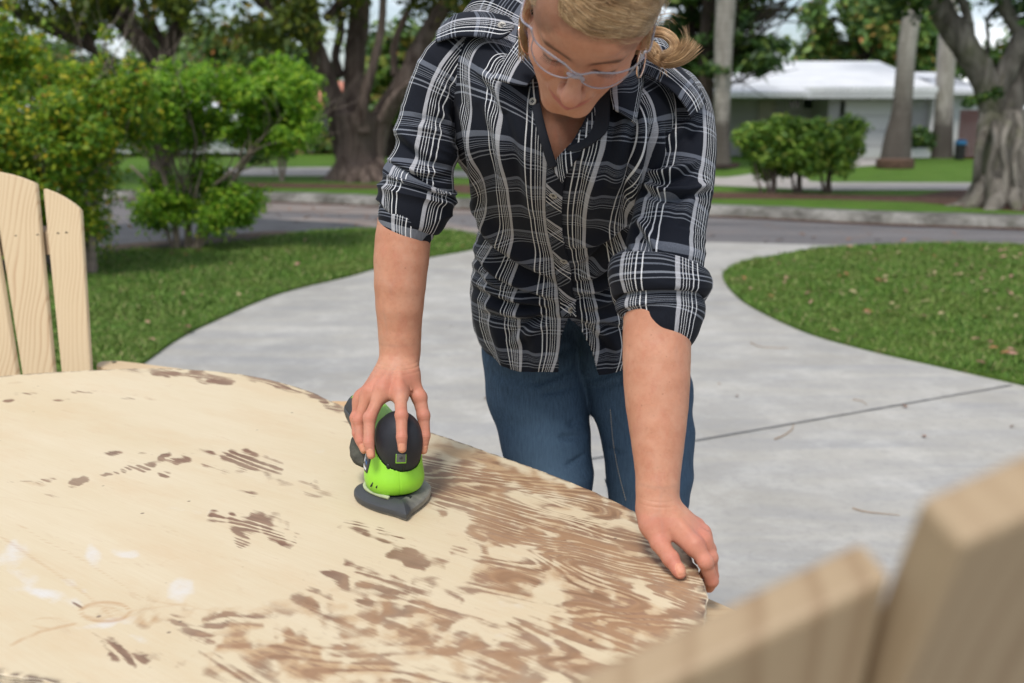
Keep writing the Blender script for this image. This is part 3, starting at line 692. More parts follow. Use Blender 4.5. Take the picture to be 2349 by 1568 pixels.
# ---- two dark pines behind the ponytail
for i, (L_, Y, lab) in enumerate(([[(215, 1080, 80), (205, 700, 72), (185, 500, 66), (160, 250, 66), (140, 0, 62), (120, -300, 50)], 27, 'dark pine trunk nearest the ponytail, the left one of two'],
                                  [[(262, 1080, 110), (258, 700, 95), (258, 400, 92), (268, 150, 92), (285, -50, 88), (300, -300, 70)], 26, 'thicker dark pine trunk right beside the pale palm'])):
    p_, r_ = LW(L_, Y, f7); t = empty('pine_tree', (p_[0].x, p_[0].y, FAR_Z)); tag(t, lab, 'pine tree', 'dark pines left of the palm')
    mb = MB(); limb_tube(mb, p_, r_, 12, 30, .05, 40 + i)
    rs = random.Random(i)
    for k in range(26):
        s_ = rs.uniform(.25, 1); j = int(s_ * (len(p_) - 1)); st = p_[j].lerp(p_[min(j + 1, len(p_) - 1)], rs.random()); a = rs.uniform(-1.2, 1.4)
        twigs(mb, st, (math.cos(a), rs.uniform(-.6, .6), .25), .04, 1, rs, rs.uniform(1.0, 2.6))
    rel(mb, t.location).build('trunk', M_bark_dark, t, True)
    bl = []
    for k in range(26):
        if i == 1: x, y = rs.uniform(1640, 1770), 0; y = rs.uniform(-40, 165); x = min(x, 1790 - (y - 60) * .55) if y > 60 else x
        else: x, y = rs.uniform(1500, 1650), rs.uniform(-60, 175)
        bl.append((W(x, y, Y + rs.uniform(-1, 2.5)) - t.location, (rs.uniform(.45, .75), rs.uniform(.5, .8), rs.uniform(.14, .24))))
    for k in range(8): bl.append((W(rs.uniform(1500, 1750), rs.uniform(-400, -80), Y + 1) - t.location, (1.4, 1.4, .5)))
    crown('crown', bl, 12000, .12, M_dark, t, 50 + i, .1, 2.5, -.3, elong=2.6)

# ---- broadleaf tree behind the white house, trees further off
def simple_tree(px, base_y, Y, blobs, nleaf, size, m, label, seed, cat='tree', group=None, thresh=-.2, trunk_w=.4, shell=.3, clump=1.0):
    b_ = W(px, base_y, Y); t = empty('tree', (b_.x, Y, 0)); tag(t, label, cat, group)
    bl = [(W(x, y, Y + dy) - t.location, (r_, r_, r_ * .85)) for x, y, r_, dy in blobs]
    top = sum((q[0] for q in bl), Vector()) / len(bl)
    mb = MB(); limb_tube(mb, [Vector((0, 0, 0)), Vector((.1, 0, top.z * .5)), top], [trunk_w, trunk_w * .7, trunk_w * .3], 8, 12, .05, seed)
    rs = random.Random(seed)
    for q in bl:
        st = Vector((.1, 0, top.z * .5)).lerp(top, rs.random()); limb_tube(mb, [st, st.lerp(q[0], .5) + Vector((0, 0, .2)), q[0]], [trunk_w * .4, trunk_w * .25, trunk_w * .1], 6, 8, .05, seed)
    mb.build('trunk', M_bark_dark, t, True); crown('crown', bl, nleaf, size, m, t, seed, shell, clump, thresh); return t
simple_tree(1990, 300, 46, [(1985, 60, 1.9, 0), (1920, 100, 1.5, 0), (1890, 40, 1.0, 0), (1935, 30, 1.4, 1), (2060, 90, 1.7, 0), (2040, 30, 1.5, 1), (2105, 120, 1.6, 0), (2120, 60, 1.2, 1), (1960, 130, 1.4, -1), (2140, 20, 1.2, 0), (1870, 130, .9, 0), (2000, 10, 1.2, 0)], 20000, .22, M_broad, 'round broadleaf tree with orange tinged leaves rising behind the white roof', 61, thresh=-.12, clump=.8)
grp = 'distant trees behind the houses'
far = [(60, 52, 1.0, 'distant tree furthest left behind the tall hedge'), (230, 55, .9, 'distant tree behind the middle of the tall hedge'), (420, 50, 1.1, 'dark distant tree left of the pale palm stems'), (560, 46, 1.3, 'dark distant tree behind the hedge top, beside the big forked tree'),
       (680, 52, 1.2, 'distant tree seen just left of the massive grey brown tree'), (900, 34, .55, 'distant tree seen through the fork of the massive tree'), (950, 33, .8, 'distant tree right of the massive tree, behind the shoulder'), (1080, 55, 1.0, 'distant tree hidden partly behind the plaid shoulder')]
for i, (px, Y, s_, lab) in enumerate(far):
    rs = random.Random(i + 5); bl = [(px + rs.uniform(-60, 60) * (.5 if px == 900 else 1), rs.uniform(110, 250) if px < 720 else rs.uniform(110, 225), rs.uniform(1.0, 1.8) * s_, rs.uniform(-1, 1)) for k in range(9)]
    simple_tree(px, 330, Y, bl, 6500, .22, M_dark if i % 3 else M_broad, lab, 70 + i, group=grp, thresh=.12 if px < 500 else -.05)
simple_tree(1700, 300, 50, [(1700, 150, 1.2, 0), (1740, 140, .9, 0), (1800, 165, .5, 0), (1640, 130, 1.3, 0), (1590, 150, 1.3, 0)], 5000, .2, M_dark, 'low dark tree mass showing over the left end of the white roof', 85, group=grp)
simple_tree(2260, 300, 48, [(2200, 150, .8, 0), (2250, 130, .8, 0), (2300, 150, 1.0, 0), (2345, 120, 1.0, 0)], 4000, .2, M_broad, 'low far tree between the pale palm and the banyan limbs', 86, group=grp, thresh=0)

# ---- banyan at the right edge
t = empty('banyan_tree', onz(2290, 455, FAR_Z)); tag(t, 'pale fluted banyan with spreading roots and two leaning limbs at the right edge', 'tree')
mb = MB(); YB = 15.2
limbs = [[(2210, 1400, 620), (2200, 1330, 470), (2195, 1240, 350), (2200, 1100, 320), (2210, 950, 300), (2225, 820, 300), (2230, 720, 260)],
         [(2110, 900, 150, -.2), (2130, 760, 170), (2120, 640, 180), (2060, 500, 165), (1990, 370, 160), (1900, 230, 160), (1820, 110, 150), (1770, 10, 130), (1720, -120, 110), (1650, -350, 70)],
         [(2200, 760, 170), (2270, 640, 160), (2330, 560, 170), (2400, 430, 200), (2470, 300, 180)], [(2150, 640, 110), (2200, 520, 130), (2270, 380, 150), (2350, 230, 150), (2450, 60, 130)],
         [(2060, 460, 60, .3), (2100, 300, 25, .4), (2095, 150, 22, .4), (2130, 80, 30, .4), (2190, 40, 50, .4), (2250, 0, 40, .4)],
         [(2335, 260, 80), (2280, 170, 85), (2220, 60, 80), (2180, -60, 80), (2130, -250, 60)], [(1990, 370, 60), (1980, 200, 55), (1950, 60, 55), (1900, -60, 50), (1860, -200, 40)],
         [(2070, 1220, 160, -.3), (2000, 1310, 130, -.5), (1900, 1362, 90, -.6), (1760, 1378, 56, -.6), (1600, 1376, 24, -.6)], [(2080, 1180, 110, -.6), (2040, 1300, 110, -.8), (1960, 1385, 80, -1.0), (1880, 1400, 40, -1.1)],
         [(2160, 1200, 110, -.9), (2150, 1330, 120, -1.1), (2090, 1410, 90, -1.3), (2010, 1430, 40, -1.4)], [(2260, 1180, 100, -.9), (2280, 1320, 90, -1.2), (2300, 1400, 50, -1.4)],
         [(2030, 1300, 70, -.5), (2030, 1080, 50, -.7), (2060, 900, 60, -.5), (2130, 780, 60, -.3)], [(2120, 1330, 70, -1), (2110, 1120, 45, -.95), (2150, 950, 45, -.9), (2140, 800, 50, -.6)],
         [(2200, 1330, 60, -1.1), (2215, 1120, 50, -1), (2190, 950, 45, -.95), (2230, 800, 50, -.8)], [(2290, 1300, 60, -1.1), (2270, 1060, 50, -1.05), (2310, 880, 50, -.9), (2290, 740, 50, -.6)],
         [(2180, 600, 30, -.9), (2200, 480, 26, -.9)]]
for i, L_ in enumerate(limbs):
    p_, r_ = LW(L_, YB, f7); limb_tube(mb, p_, r_, 22 if i < 4 else 10, rough=.05, seed=60 + i, flute=.09 if i == 0 else .03)
rel(mb, t.location).build('trunk', M_bark_pale, t, True)
bl = [(W(x, y, YB + dy) - t.location, (r_, r_, r_ * .6)) for x, y, r_, dy in ((1960, 5, .42, .5), (2080, 10, .4, .5), (2110, -20, .5, 0), (2330, 10, .5, .3), (2350, 60, .3, .2), (2000, -60, .8, 0), (2200, -120, 1.2, 0), (2400, -80, 1.2, 0), (1900, -120, .9, 0), (2150, -300, 2, 0), (2500, -300, 2, 0))]
crown('crown', bl, 9000, .10, M_dark, t, 90, .1, 2.0, -.1)
bl = [(W(x, y, YB - 1.2) - t.location, (r_, r_, r_)) for x, y, r_ in ((2222, 235, .08), (2240, 229, .07), (2262, 222, .07), (2285, 212, .08))]
o = crown('shoots', bl, 260, .05, M_dark, t, 91, .0, 3, -1); o['kind'] = 'stuff'

# ---- hedges and shrubs
def shrub(px, py, Y, label, stems, blobs, nleaf, size, m, seed, group=None, z=0.0, thresh=-.3, clump=3.0, shell=.35, name='shrub', mstem=None, tw=0):
    b_ = Vector((W(px, py, Y).x, Y, z)); t = empty(name, b_); tag(t, label, 'shrub', group)
    mb = MB(); rs = random.Random(seed)
    for L_ in stems:
        p_, r_ = LW(L_, Y); p_[0].z = z; limb_tube(mb, p_, r_, 7, 12, .05, seed)
    for k in range(tw):
        q = rs.choice(blobs); st = b_ + Vector((rs.uniform(-.15, .15), rs.uniform(-.15, .15), rs.uniform(.1, .5))); e = W(q[0], q[1], Y + q[3])
        twigs(mb, st.lerp(e, rs.uniform(.15, .6)), e - st, .011, 2, rs, rs.uniform(.5, .9))
    rel(mb, b_).build('stem', mstem or M_stem, t, True)
    bl = [(W(x, y, Y + dy) - b_, (r_, r_ * 1.1, r_ * ra)) for x, y, r_, dy, ra in blobs]
    crown('foliage', bl, nleaf, size, m, t, seed, shell, clump, thresh); return t
Yh = 8.6; rr = random.Random(12); bl = []
for k in range(60):
    x = rr.uniform(-160, 330); top = 118 + max(0, x - 60) * .30 if x > 0 else 90; y = rr.uniform(top + 25, 540)
    if y > 320 and x > 215: continue
    bl.append((x, y, rr.uniform(.2, .36) * (1 if x < 180 else .75), rr.uniform(-.5, .6), .85))
for x, y, r_ in ((20, 100, .22), (90, 120, .2), (-20, 110, .3), (170, 170, .2), (230, 105, .10), (215, 140, .14), (245, 85, .07), (300, 150, .10), (285, 120, .06)): bl.append((x, y, r_, 0, 1.0))
for k in range(22): bl.append((rr.uniform(170, 345), rr.uniform(170, 330), rr.uniform(.14, .2), rr.uniform(-.4, .6), .85))
shrub(150, 585, Yh, 'tall loose green and yellow hedge bush behind the wooden chair at far left', [[(210, 575, 20), (205, 500, 16), (170, 380, 10)], [(200, 575, 16), (170, 480, 12), (90, 350, 8)], [(120, 580, 18), (110, 450, 14), (60, 300, 9)], [(40, 580, 18), (30, 450, 14), (0, 300, 9)]], bl, 56000, .034, M_hedge, 101, thresh=-.14, clump=4.4, tw=10, mstem=M_twig, shell=0.0)
Yh = 10.3; bl = []
for k in range(66):
    x = rr.uniform(265, 690); y = rr.uniform(165, 330) if x > 560 else rr.uniform(185, 500)
    if y > 330 and 560 < x: continue
    if 320 < y < 410 and rr.random() < .8: continue
    if y > 400 and not 330 < x < 580: continue
    if 330 < y < 470 and x < 330: continue
    bl.append((x, y, rr.uniform(.14, .26), rr.uniform(-.5, .5), .8))
for k in range(44): bl.append((rr.uniform(320, 700), rr.uniform(178, 318), rr.uniform(.13, .22), rr.uniform(-.5, .5), .8))
for x, y, r_ in ((600, 150, .14), (660, 165, .14), (690, 220, .14), (710, 245, .10), (640, 140, .1), (540, 175, .14), (470, 175, .14), (390, 165, .14), (575, 450, .2), (560, 500, .12), (520, 480, .16), (450, 460, .2), (400, 470, .2), (360, 500, .18), (330, 450, .16), (480, 400, .2)): bl.append((x, y, r_, 0, .9))
shrub(430, 552, Yh, 'broad bright green hedge bush with bare lower stems beside the neighbour driveway', [[(405, 552, 16), (400, 500, 14), (380, 420, 12), (340, 300, 8)], [(428, 552, 12), (430, 500, 10), (440, 400, 8), (450, 300, 6)], [(450, 550, 18), (470, 490, 16), (530, 420, 12), (600, 320, 8)], [(452, 540, 10), (500, 500, 10), (545, 460, 6)], [(395, 540, 8), (350, 440, 7), (300, 380, 5)], [(440, 540, 9), (420, 430, 9), (400, 380, 7), (395, 300, 5)]], bl, 62000, .034, M_hedge2, 102, thresh=-.12, clump=4.2, shell=0.0, tw=26, mstem=M_twig)
grp = 'clipped shrubs in a row on the far verge'
for i, (x, sx, y0, lab) in enumerate(((1740, 1768, 262, 'leftmost of the three clipped shrubs on the far verge, nearest the woman'), (1832, 1828, 252, 'middle clipped shrub of the row of three on the far verge'), (1915, 1896, 258, 'rightmost clipped shrub of the three, leaning toward the garage'))):
    bl = []; rs = random.Random(i + 30)
    wL, wR = ((-52, 58), (-55, 52), (-48, 50))[i]
    for k in range(26):
        yy = rs.uniform(y0 + 34, 385); hw = 1.0 if yy < 330 else .75; bl.append((x + rs.uniform(wL, wR) * hw + (sx - x) * max(0, (yy - 300) / 120), yy, rs.uniform(.14, .24), rs.uniform(-.35, .35), .9))
    Ys = 17.2
    shrub(sx, 450, Ys, lab, [[(sx - 6, 450, 8), (sx - 12, 400, 6), (x - 25, 330, 4)], [(sx, 452, 9), (sx + 3, 410, 8), (x, 340, 5)], [(sx + 8, 452, 9), (sx + 10, 400, 6), (x + 25, 330, 4)]] + ([[(sx - 22, 448, 6), (sx - 30, 410, 5), (sx - 38, 370, 4)]] if i == 0 else []), bl, 9000, .062, M_clip, 110 + i, grp, FAR_Z, -.45, 2.6, .3)
# thin bare bush by the pavement and little plants at the houses
shrub(645, 405, 20.5, 'thin grey half bare bush beside the pavement under the hedge end', [[(645, 412, 9), (642, 380, 8), (630, 330, 6), (610, 280, 4)], [(648, 405, 7), (660, 350, 6), (680, 300, 4)]], [(640, 300, .35, 0, .9), (670, 280, .3, 0, .9), (615, 330, .3, 0, .8), (600, 290, .3, 0, .8), (585, 360, .25, 0, .6), (660, 345, .2, 0, .8)], 1500, .09, M_dark, 120, z=FAR_Z, thresh=-.2, tw=22, mstem=M_twig)
shrub(*f7(1660, 900), onz(1900, 362, FAR_Z).y - 1.0, 'leafy green plant growing in the white planter box by the garage', [[(2112, 345, 6), (2112, 320, 4)]], [(2100, 322, .32, 0, .9), (2125, 322, .3, 0, .9), (2112, 312, .3, 0, .8)], 700, .12, M_dark, 130, z=W(2112, 345, 34.4).z, thresh=-.6, clump=2)
grp = 'small shrubs along the salmon house wall'
YQ = onz(*f6(600, 1130), FAR_Z).y - .8
for i, (x, y, lab) in enumerate(((720, 330, 'small round shrub below the white window of the salmon house'), (755, 326, 'small green plant beside the tree trunk at the salmon wall'), (880, 328, 'small flowering plant right of the massive trunk at the salmon wall'))):
    shrub(x, 352, YQ, lab, [[(x, 352, 3), (x, 335, 2)]], [(x, y, .38, 0, .9), (x + 6, y + 10, .35, 0, .8), (x - 7, y + 10, .3, 0, .8)], 500, .12, M_dark if i == 0 else M_broad, 140 + i, grp, FAR_Z, thresh=-.6, clump=2)
# ================================================================ TABLE
TZ = 0.76
far_rim = [tuple(onz(*q, TZ))[:2] for q in ((-60, 871), (0, 864), (100, 856), (200, 850), (330, 846), (400, 847), (500, 853), (600, 868), (700, 895), (790, 933), (985, 992), (1175, 1057), (1270, 1092), (1365, 1130), (1470, 1182), (1530, 1222), (1575, 1268), (1602, 1308), (1615, 1350), (1618, 1395), (1612, 1440))]
near_rim = [(.212, .99), (.16, .93), (.04, .885), (-.12, .868), (-.3, .875), (-.52, .932), (-.75, 1.02), (-1.0, 1.15), (-1.2, 1.34), (-1.33, 1.56), (-1.38, 1.78), (-1.33, 1.98)]
rimc = np.array(far_rim + near_rim)
NR, NA = 120, 560
rim = catmull(rimc, 2000, True)
seg_l = np.r_[0, np.cumsum(np.hypot(*np.diff(np.r_[rim, rim[:1]], axis=0).T))]
tt = np.linspace(0, seg_l[-1], NA, endpoint=False); rim = np.stack([np.interp(tt, seg_l, np.r_[rim[:, i], rim[0, i]]) for i in range(2)], 1)
cen = np.array([-0.42, 1.45])
rn = (vnoise(np.c_[rim * 90, np.zeros(NA)]) * .0018 + vnoise(np.c_[rim * 25, np.zeros(NA) + 4]) * .0015)
dirc = (rim - cen); dirc /= np.linalg.norm(dirc, axis=1)[:, None]
table = empty('round_table', (cen[0], cen[1], 0)); tag(table, 'large rounded plywood table with half sanded brown and cream top', 'table')
rr_ = np.linspace(0, 1, NR) ** .85
top = cen + (rim - cen)[None] * rr_[:, None, None]
V = np.zeros((NR, NA, 3)); V[..., :2] = top - cen; V[..., 2] = TZ
V[-1, :, :2] += dirc * rn[:, None]
side = np.zeros((4, NA, 3))
for k, (dz, o_) in enumerate(((-.0015, .0018), (-.008, .001), (-.014, .002), (-.020, 0.0))):
    side[k, :, :2] = V[-1, :, :2] + dirc * (o_ + .0018 * vnoise(np.c_[rim * 70, np.full(NA, k * 5.)]))[:, None]; side[k, :, 2] = TZ + dz
V = np.concatenate([V, side]).reshape(-1, 3)
q = project(V + np.array([cen[0], cen[1], 0]))
def blob_field(q, L, warp=0.62):
    out = np.zeros(len(q)); wq = np.c_[q / 42., np.zeros(len(q))]; nx = vnoise(wq); ny = vnoise(wq + 31); n2 = vnoise(wq * 2.6 + 7)
    for (x, y, rx, ry, a, amp) in L:
        ca, sa = math.cos(R(a)), math.sin(R(a)); dx = (q[:, 0] - x); dy = (q[:, 1] - y); u_ = (dx * ca + dy * sa) / rx + nx * warp; v_ = (-dx * sa + dy * ca) / ry + ny * warp
        out = np.maximum(out, amp * np.clip(1.35 - np.sqrt(u_ * u_ + v_ * v_) + n2 * .42, 0, 1))
    return out
stain = blob_field(q, [
    (1130, 1080, 190, 34, 14, .52), (1020, 1110, 60, 40, 20, .66), (1340, 1160, 150, 40, 18, .6), (1250, 1200, 240, 50, 20, .55), (1450, 1250, 140, 50, 20, .62), (1330, 1270, 240, 60, 16, .50), (1500, 1400, 170, 110, 10, .55), (1100, 1370, 260, 70, 10, .45), (900, 1500, 330, 80, 10, .46), (1300, 1480, 260, 100, 10, .55), (620, 1540, 150, 50, 10, .42),
    (380, 857, 75, 7, 2, .95), (470, 866, 60, 9, 10, .9), (500, 880, 35, 6, 5, .8), (600, 872, 50, 8, 10, .8), (660, 892, 60, 10, 17, .95), (740, 918, 60, 9, 20, .95), (790, 945, 35, 7, 20, .8), (810, 972, 20, 4, 15, .6),
    (60, 905, 30, 3, 0, .5), (190, 900, 26, 4, -5, .6), (140, 918, 22, 3, 0, .6), (15, 920, 22, 4, -5, .6), (280, 915, 22, 4, 0, .45),
    (40, 1106, 50, 3, -3, .55), (110, 1102, 22, 7, -5, .7), (180, 1106, 22, 9, -20, .85), (255, 1089, 40, 4, -8, .7), (330, 1072, 40, 9, -12, .8), (400, 1058, 45, 12, -6, .9), (375, 1090, 18, 7, 10, .7), (260, 1042, 22, 5, 0, .65), (460, 1048, 40, 6, 12, .6), (500, 1075, 35, 8, 20, .7), (560, 1062, 70, 22, 8, .85), (600, 1072, 50, 14, -6, .8), (330, 1042, 30, 4, 0, .5),
    (130, 1140, 30, 5, 12, .35), (550, 1120, 40, 8, 18, .4), (650, 1100, 60, 9, 14, .35),
    (500, 1195, 45, 14, 20, .72), (560, 1215, 55, 22, 25, .66), (610, 1210, 55, 26, 15, .74), (640, 1240, 40, 18, 30, .55), (560, 1245, 24, 12, 30, .5),
    (680, 1108, 55, 14, 10, .33), (720, 1130, 45, 10, 20, .35), (820, 1215, 55, 16, 8, .62), (880, 1235, 40, 10, 10, .5), (930, 1280, 52, 24, 12, .72), (850, 1330, 80, 22, 35, .70), (770, 1320, 40, 16, 40, .85), (790, 1350, 36, 14, 35, .8), (720, 1350, 40, 18, 35, .5), (700, 1395, 40, 22, 50, .5), (820, 1375, 30, 18, 40, .6), (900, 1340, 70, 22, 30, .5),
    (430, 1440, 55, 26, 30, .80), (500, 1425, 70, 22, -8, .70), (570, 1420, 50, 14, 0, .45), (240, 1470, 45, 12, 30, .62), (280, 1500, 42, 20, 25, .92), (320, 1512, 16, 10, 0, .95), (170, 1385, 18, 10, 20, .5), (360, 1500, 60, 20, 20, .3), (560, 1480, 60, 24, 15, .5), (60, 1560, 40, 6, 8, .5),
    (1010, 1075, 90, 28, 14, .62), (1100, 1100, 130, 34, 16, .62), (1230, 1150, 150, 30, 18, .66), (1380, 1180, 130, 22, 20, .70), (1290, 1120, 120, 14, 18, .50), (1050, 1150, 110, 42, 22, .72), (1150, 1190, 110, 34, 25, .74), (1300, 1210, 130, 30, 20, .72), (1400, 1240, 100, 28, 22, .78), (1200, 1250, 120, 38, 25, .66), (1100, 1240, 60, 26, 25, .6),
    (1350, 1300, 160, 44, 18, .66), (1520, 1330, 110, 50, 22, .80), (1180, 1320, 150, 54, 14, .66), (1120, 1330, 60, 20, 5, .78), (1000, 1410, 190, 44, 12, .58), (1450, 1420, 190, 60, 16, .72), (1580, 1400, 50, 80, 0, .82), (1250, 1440, 150, 60, 14, .52), (860, 1450, 160, 44, 18, .52), (700, 1520, 200, 60, 12, .56), (950, 1540, 220, 50, 12, .60), (1200, 1530, 180, 60, 18, .72), (1400, 1540, 160, 60, 20, .7), (1250, 1480, 120, 22, 14, .80), (1040, 1490, 110, 26, 20, .66), (600, 1400, 60, 10, 5, .3), (760, 1420, 60, 14, 20, .45)])
cream = blob_field(q, [(1230, 1150, 60, 16, 15, .8), (960, 1220, 90, 34, 20, .9), (1280, 1190, 60, 16, 15, .75), (1340, 1195, 46, 14, 30, .5), (1210, 1350, 30, 16, 0, .3), (1060, 1310, 70, 30, -10, .5), (1180, 1300, 50, 10, 10, .4), (1190, 1280, 60, 20, 20, .7), (1440, 1210, 70, 12, 12, .85), (1260, 1360, 60, 26, 20, .85), (1160, 1400, 130, 26, 6, .8), (1500, 1370, 50, 16, 20, .85), (1150, 1460, 110, 22, 8, .8), (1000, 1540, 80, 26, 12, .6), (1360, 1500, 90, 16, 22, .8), (1280, 1550, 60, 16, 10, .8), (900, 1490, 90, 20, 20, .35), (1460, 1330, 40, 10, 15, .5), (1600, 1268, 30, 20, 0, .3)])
stain = np.clip(stain * (1 + .22 / (1 + np.exp(-(q[:, 0] - 930) / 60))) - cream * .70, 0, 1)
tan = blob_field(q, [(1260, 1250, 300, 110, 15, .62), (1450, 1380, 200, 130, 10, .66), (1120, 1120, 170, 60, 16, .6), (1380, 1190, 150, 50, 18, .65), (1000, 1480, 330, 90, 8, .62), (1330, 1500, 260, 90, 8, .6), (1180, 1085, 260, 22, 17, .9), (1040, 1035, 90, 18, 12, .9), (1200, 1340, 170, 50, 10, .8), (1180, 1300, 120, 20, 30, .6), (1450, 1430, 160, 60, 15, .75), (660, 1510, 260, 50, 12, .9), (820, 1540, 240, 40, 8, .8), (560, 1400, 220, 26, -4, .45), (1400, 1190, 120, 22, 20, .7), (1100, 1230, 60, 20, 20, .5), (300, 1400, 160, 20, -5, .3), (360, 1380, 40, 14, 0, .4), (40, 880, 26, 4, 0, .4), (300, 905, 40, 4, 0, .35), (340, 915, 30, 5, 10, .4), (1500, 1300, 90, 26, 20, .5), (80, 1110, 60, 6, 3, .4)])
tan = np.clip(tan - cream * .8, 0, 1)
chalk = blob_field(q, [(20, 1275, 50, 26, 10, .85), (200, 1262, 26, 18, 40, .8), (290, 1270, 50, 10, 5, .7), (90, 1355, 70, 16, 15, .85), (60, 1320, 60, 18, 30, .5), (160, 1340, 40, 10, 30, .6), (420, 1355, 60, 26, 10, .7), (230, 1430, 70, 12, -10, .75), (330, 1470, 40, 10, 20, .4), (420, 1170, 70, 8, 8, .3), (830, 1030, 90, 10, 0, .25), (1240, 1470, 90, 14, 10, .4), (1190, 1390, 60, 10, 8, .3)])
mark = np.zeros(len(q))
def seg_mark(L, w, amp):
    global mark
    for (x0, y0), (x1, y1) in zip(L[:-1], L[1:]):
        dx, dy = x1 - x0, y1 - y0; t = np.clip(((q[:, 0] - x0) * dx + (q[:, 1] - y0) * dy) / (dx * dx + dy * dy), 0, 1)
        d = np.hypot(q[:, 0] - x0 - t * dx, q[:, 1] - y0 - t * dy); mark = np.maximum(mark, amp * np.exp(-(d / w) ** 2))
def ell(x, y, rx, ry, a0=0, a1=360): return [(x + rx * math.cos(R(a)), y + ry * math.sin(R(a))) for a in np.linspace(a0, a1, 22)]
seg_mark([(0, 1175), (100, 1240), (200, 1290), (330, 1375), (480, 1400)], 3.0, .5); seg_mark([(0, 1230), (60, 1270), (150, 1330), (230, 1390), (260, 1420)], 5, .55)
seg_mark(ell(242, 1404, 56, 22), 4.5, .85); seg_mark(ell(228, 1404, 40, 14), 4, .5); seg_mark([(298, 1402), (430, 1385)], 4, .4); seg_mark([(20, 1482), (90, 1450), (170, 1432)], 4, .7); seg_mark(ell(110, 1430, 40, 12, 90, 400), 3.5, .45); seg_mark([(600, 1425), (620, 1415)], 3, .3)
seg_mark(ell(420, 1300, 50, 20, 60, 260), 4, .25); seg_mark([(0, 1140), (240, 1180), (420, 1225)], 2.5, .3); seg_mark([(240, 1290), (420, 1300)], 2.5, .3)
edge = np.r_[np.repeat(np.clip((rr_ - .985) / .015, 0, 1), NA), np.ones(4 * NA)]
sidea = np.r_[np.zeros(NR * NA), np.ones(4 * NA)]
n = NT('sanded_plywood', 0.55, 0.3); c = n.coord()
gm = n.mapping(c, (1, 1, 1), (0, 0, R(36)))           # grain runs diagonally over the round top
gs = n.mapping(gm, (0.24, 1.0, 1.0))
h_ = n.noise(3.4, gs, 3, 0.5, 0.5)
zeb = n.math('MULTIPLY', n.math('ADD', n.math('SINE', n.math('MULTIPLY', h_, 300.0)), 1.0), 0.5)
zeb2 = n.math('MULTIPLY', n.math('ADD', n.math('SINE', n.math('MULTIPLY', h_, 620.0)), 1.0), 0.5)
fine = n.noise(75, n.mapping(gm, (0.07, 1.0, 1.0)), 6, 0.72)
fib = n.noise(230, n.mapping(gm, (0.05, 1.0, 1.0)), 3, 0.6)
blot = n.noise(24, c, 6, 0.7, 0.3)
st_ = n.attr('stain'); tn_ = n.attr('tan'); ck = n.attr('chalk'); mk = n.attr('mark'); ed = n.attr('edge'); sd = n.attr('side')
def lin(*pairs):
    r_ = None
    for v, w in pairs:
        t_ = n.math('MULTIPLY', v, w); r_ = t_ if r_ is None else n.math('ADD', r_, t_)
    return r_
zlow = n.ramp(n.noise(4.2, c, 3), (0.34, .55), (0.56, 1.0))
zz = n.math('MULTIPLY', n.math('SUBTRACT', zeb, .5), n.math('MULTIPLY', zlow, 1.25))
z2 = n.math('MULTIPLY', n.math('SUBTRACT', zeb2, .5), .22)
ff = n.math('MULTIPLY', n.math('SUBTRACT', fine, .5), 3.4); bb2 = n.math('ADD', n.math('MULTIPLY', n.math('SUBTRACT', blot, .5), 1.6), n.math('MULTIPLY', n.math('SUBTRACT', fib, .5), 1.8))
mod = n.math('ADD', n.math('ADD', n.math('ADD', zz, z2), n.math('ADD', ff, bb2)), 1.0)
val = n.math('SUBTRACT', n.math('MULTIPLY', st_, mod), .24)
m_st = n.math('MULTIPLY', n.ramp(val, (0.0, 0), (0.40, 1)), n.ramp(n.noise(7, c, 4), (.35, .70), (.65, .97)))
crm = n.ramp(n.noise(5, gs, 6, 0.6), (0.3, (0.60, 0.50, 0.33)), (0.7, (0.675, 0.59, 0.435)))
crm = n.mix(n.math('MULTIPLY', fib, .50), crm, (0.56, 0.42, 0.25))
crm = n.mix(n.ramp(n.noise(9, n.mapping(gm, (.35, 1, 1)), 6, 0.72), (0.50, 0), (0.72, 0.50)), crm, (0.58, 0.42, 0.25))
crm = n.mix(n.ramp(n.noise(55, n.mapping(gm, (.25, 1, 1)), 6, 0.75), (0.60, 0), (0.72, 0.45)), crm, (0.50, 0.36, 0.23))
tanc = n.mix(n.ramp(zeb, (0.55, 0), (0.95, 0.8)), n.ramp(fine, (0.3, (0.40, 0.245, 0.13)), (0.7, (0.54, 0.37, 0.205))), (0.30, 0.175, 0.10))
brn = n.mix(n.ramp(fine, (0.35, 0), (0.65, 0.85)), (0.140, 0.066, 0.040), (0.27, 0.150, 0.092))
dust_ = n.ramp(n.sep(c)[0], (.12, 0), (.40, .70))
brn = n.mix(n.math('MULTIPLY', dust_, n.ramp(n.noise(6, c, 5), (.3, .45), (.7, 1))), brn, (0.33, 0.20, 0.125))
brn = n.mix(n.ramp(n.math('MULTIPLY', tn_, zeb), (0.10, 0), (0.5, 0.6)), brn, (0.44, 0.26, 0.135))
base = n.mix(n.ramp(n.math('ADD', tn_, n.math('MULTIPLY', n.math('SUBTRACT', blot, .5), .9)), (0.25, 0), (0.75, .85)), crm, tanc)
base = n.mix(n.ramp(n.math('ADD', ck, n.math('MULTIPLY', n.math('SUBTRACT', blot, .5), 1.4)), (0.25, 0), (1.3, .70)), base, (0.64, 0.635, 0.64))
brn = n.mix(n.math('MULTIPLY', n.ramp(zeb, (.55, 0), (.9, .6)), n.ramp(n.noise(8, c, 4), (.42, .1), (.6, 1))), brn, (0.125, 0.062, 0.038))
base = n.mix(m_st, base, brn)
base = n.mix(n.ramp(n.math('ADD', mk, n.math('MULTIPLY', n.math('SUBTRACT', blot, .5), .5)), (0.2, 0), (0.9, .75)), base, (0.44, 0.25, 0.12))
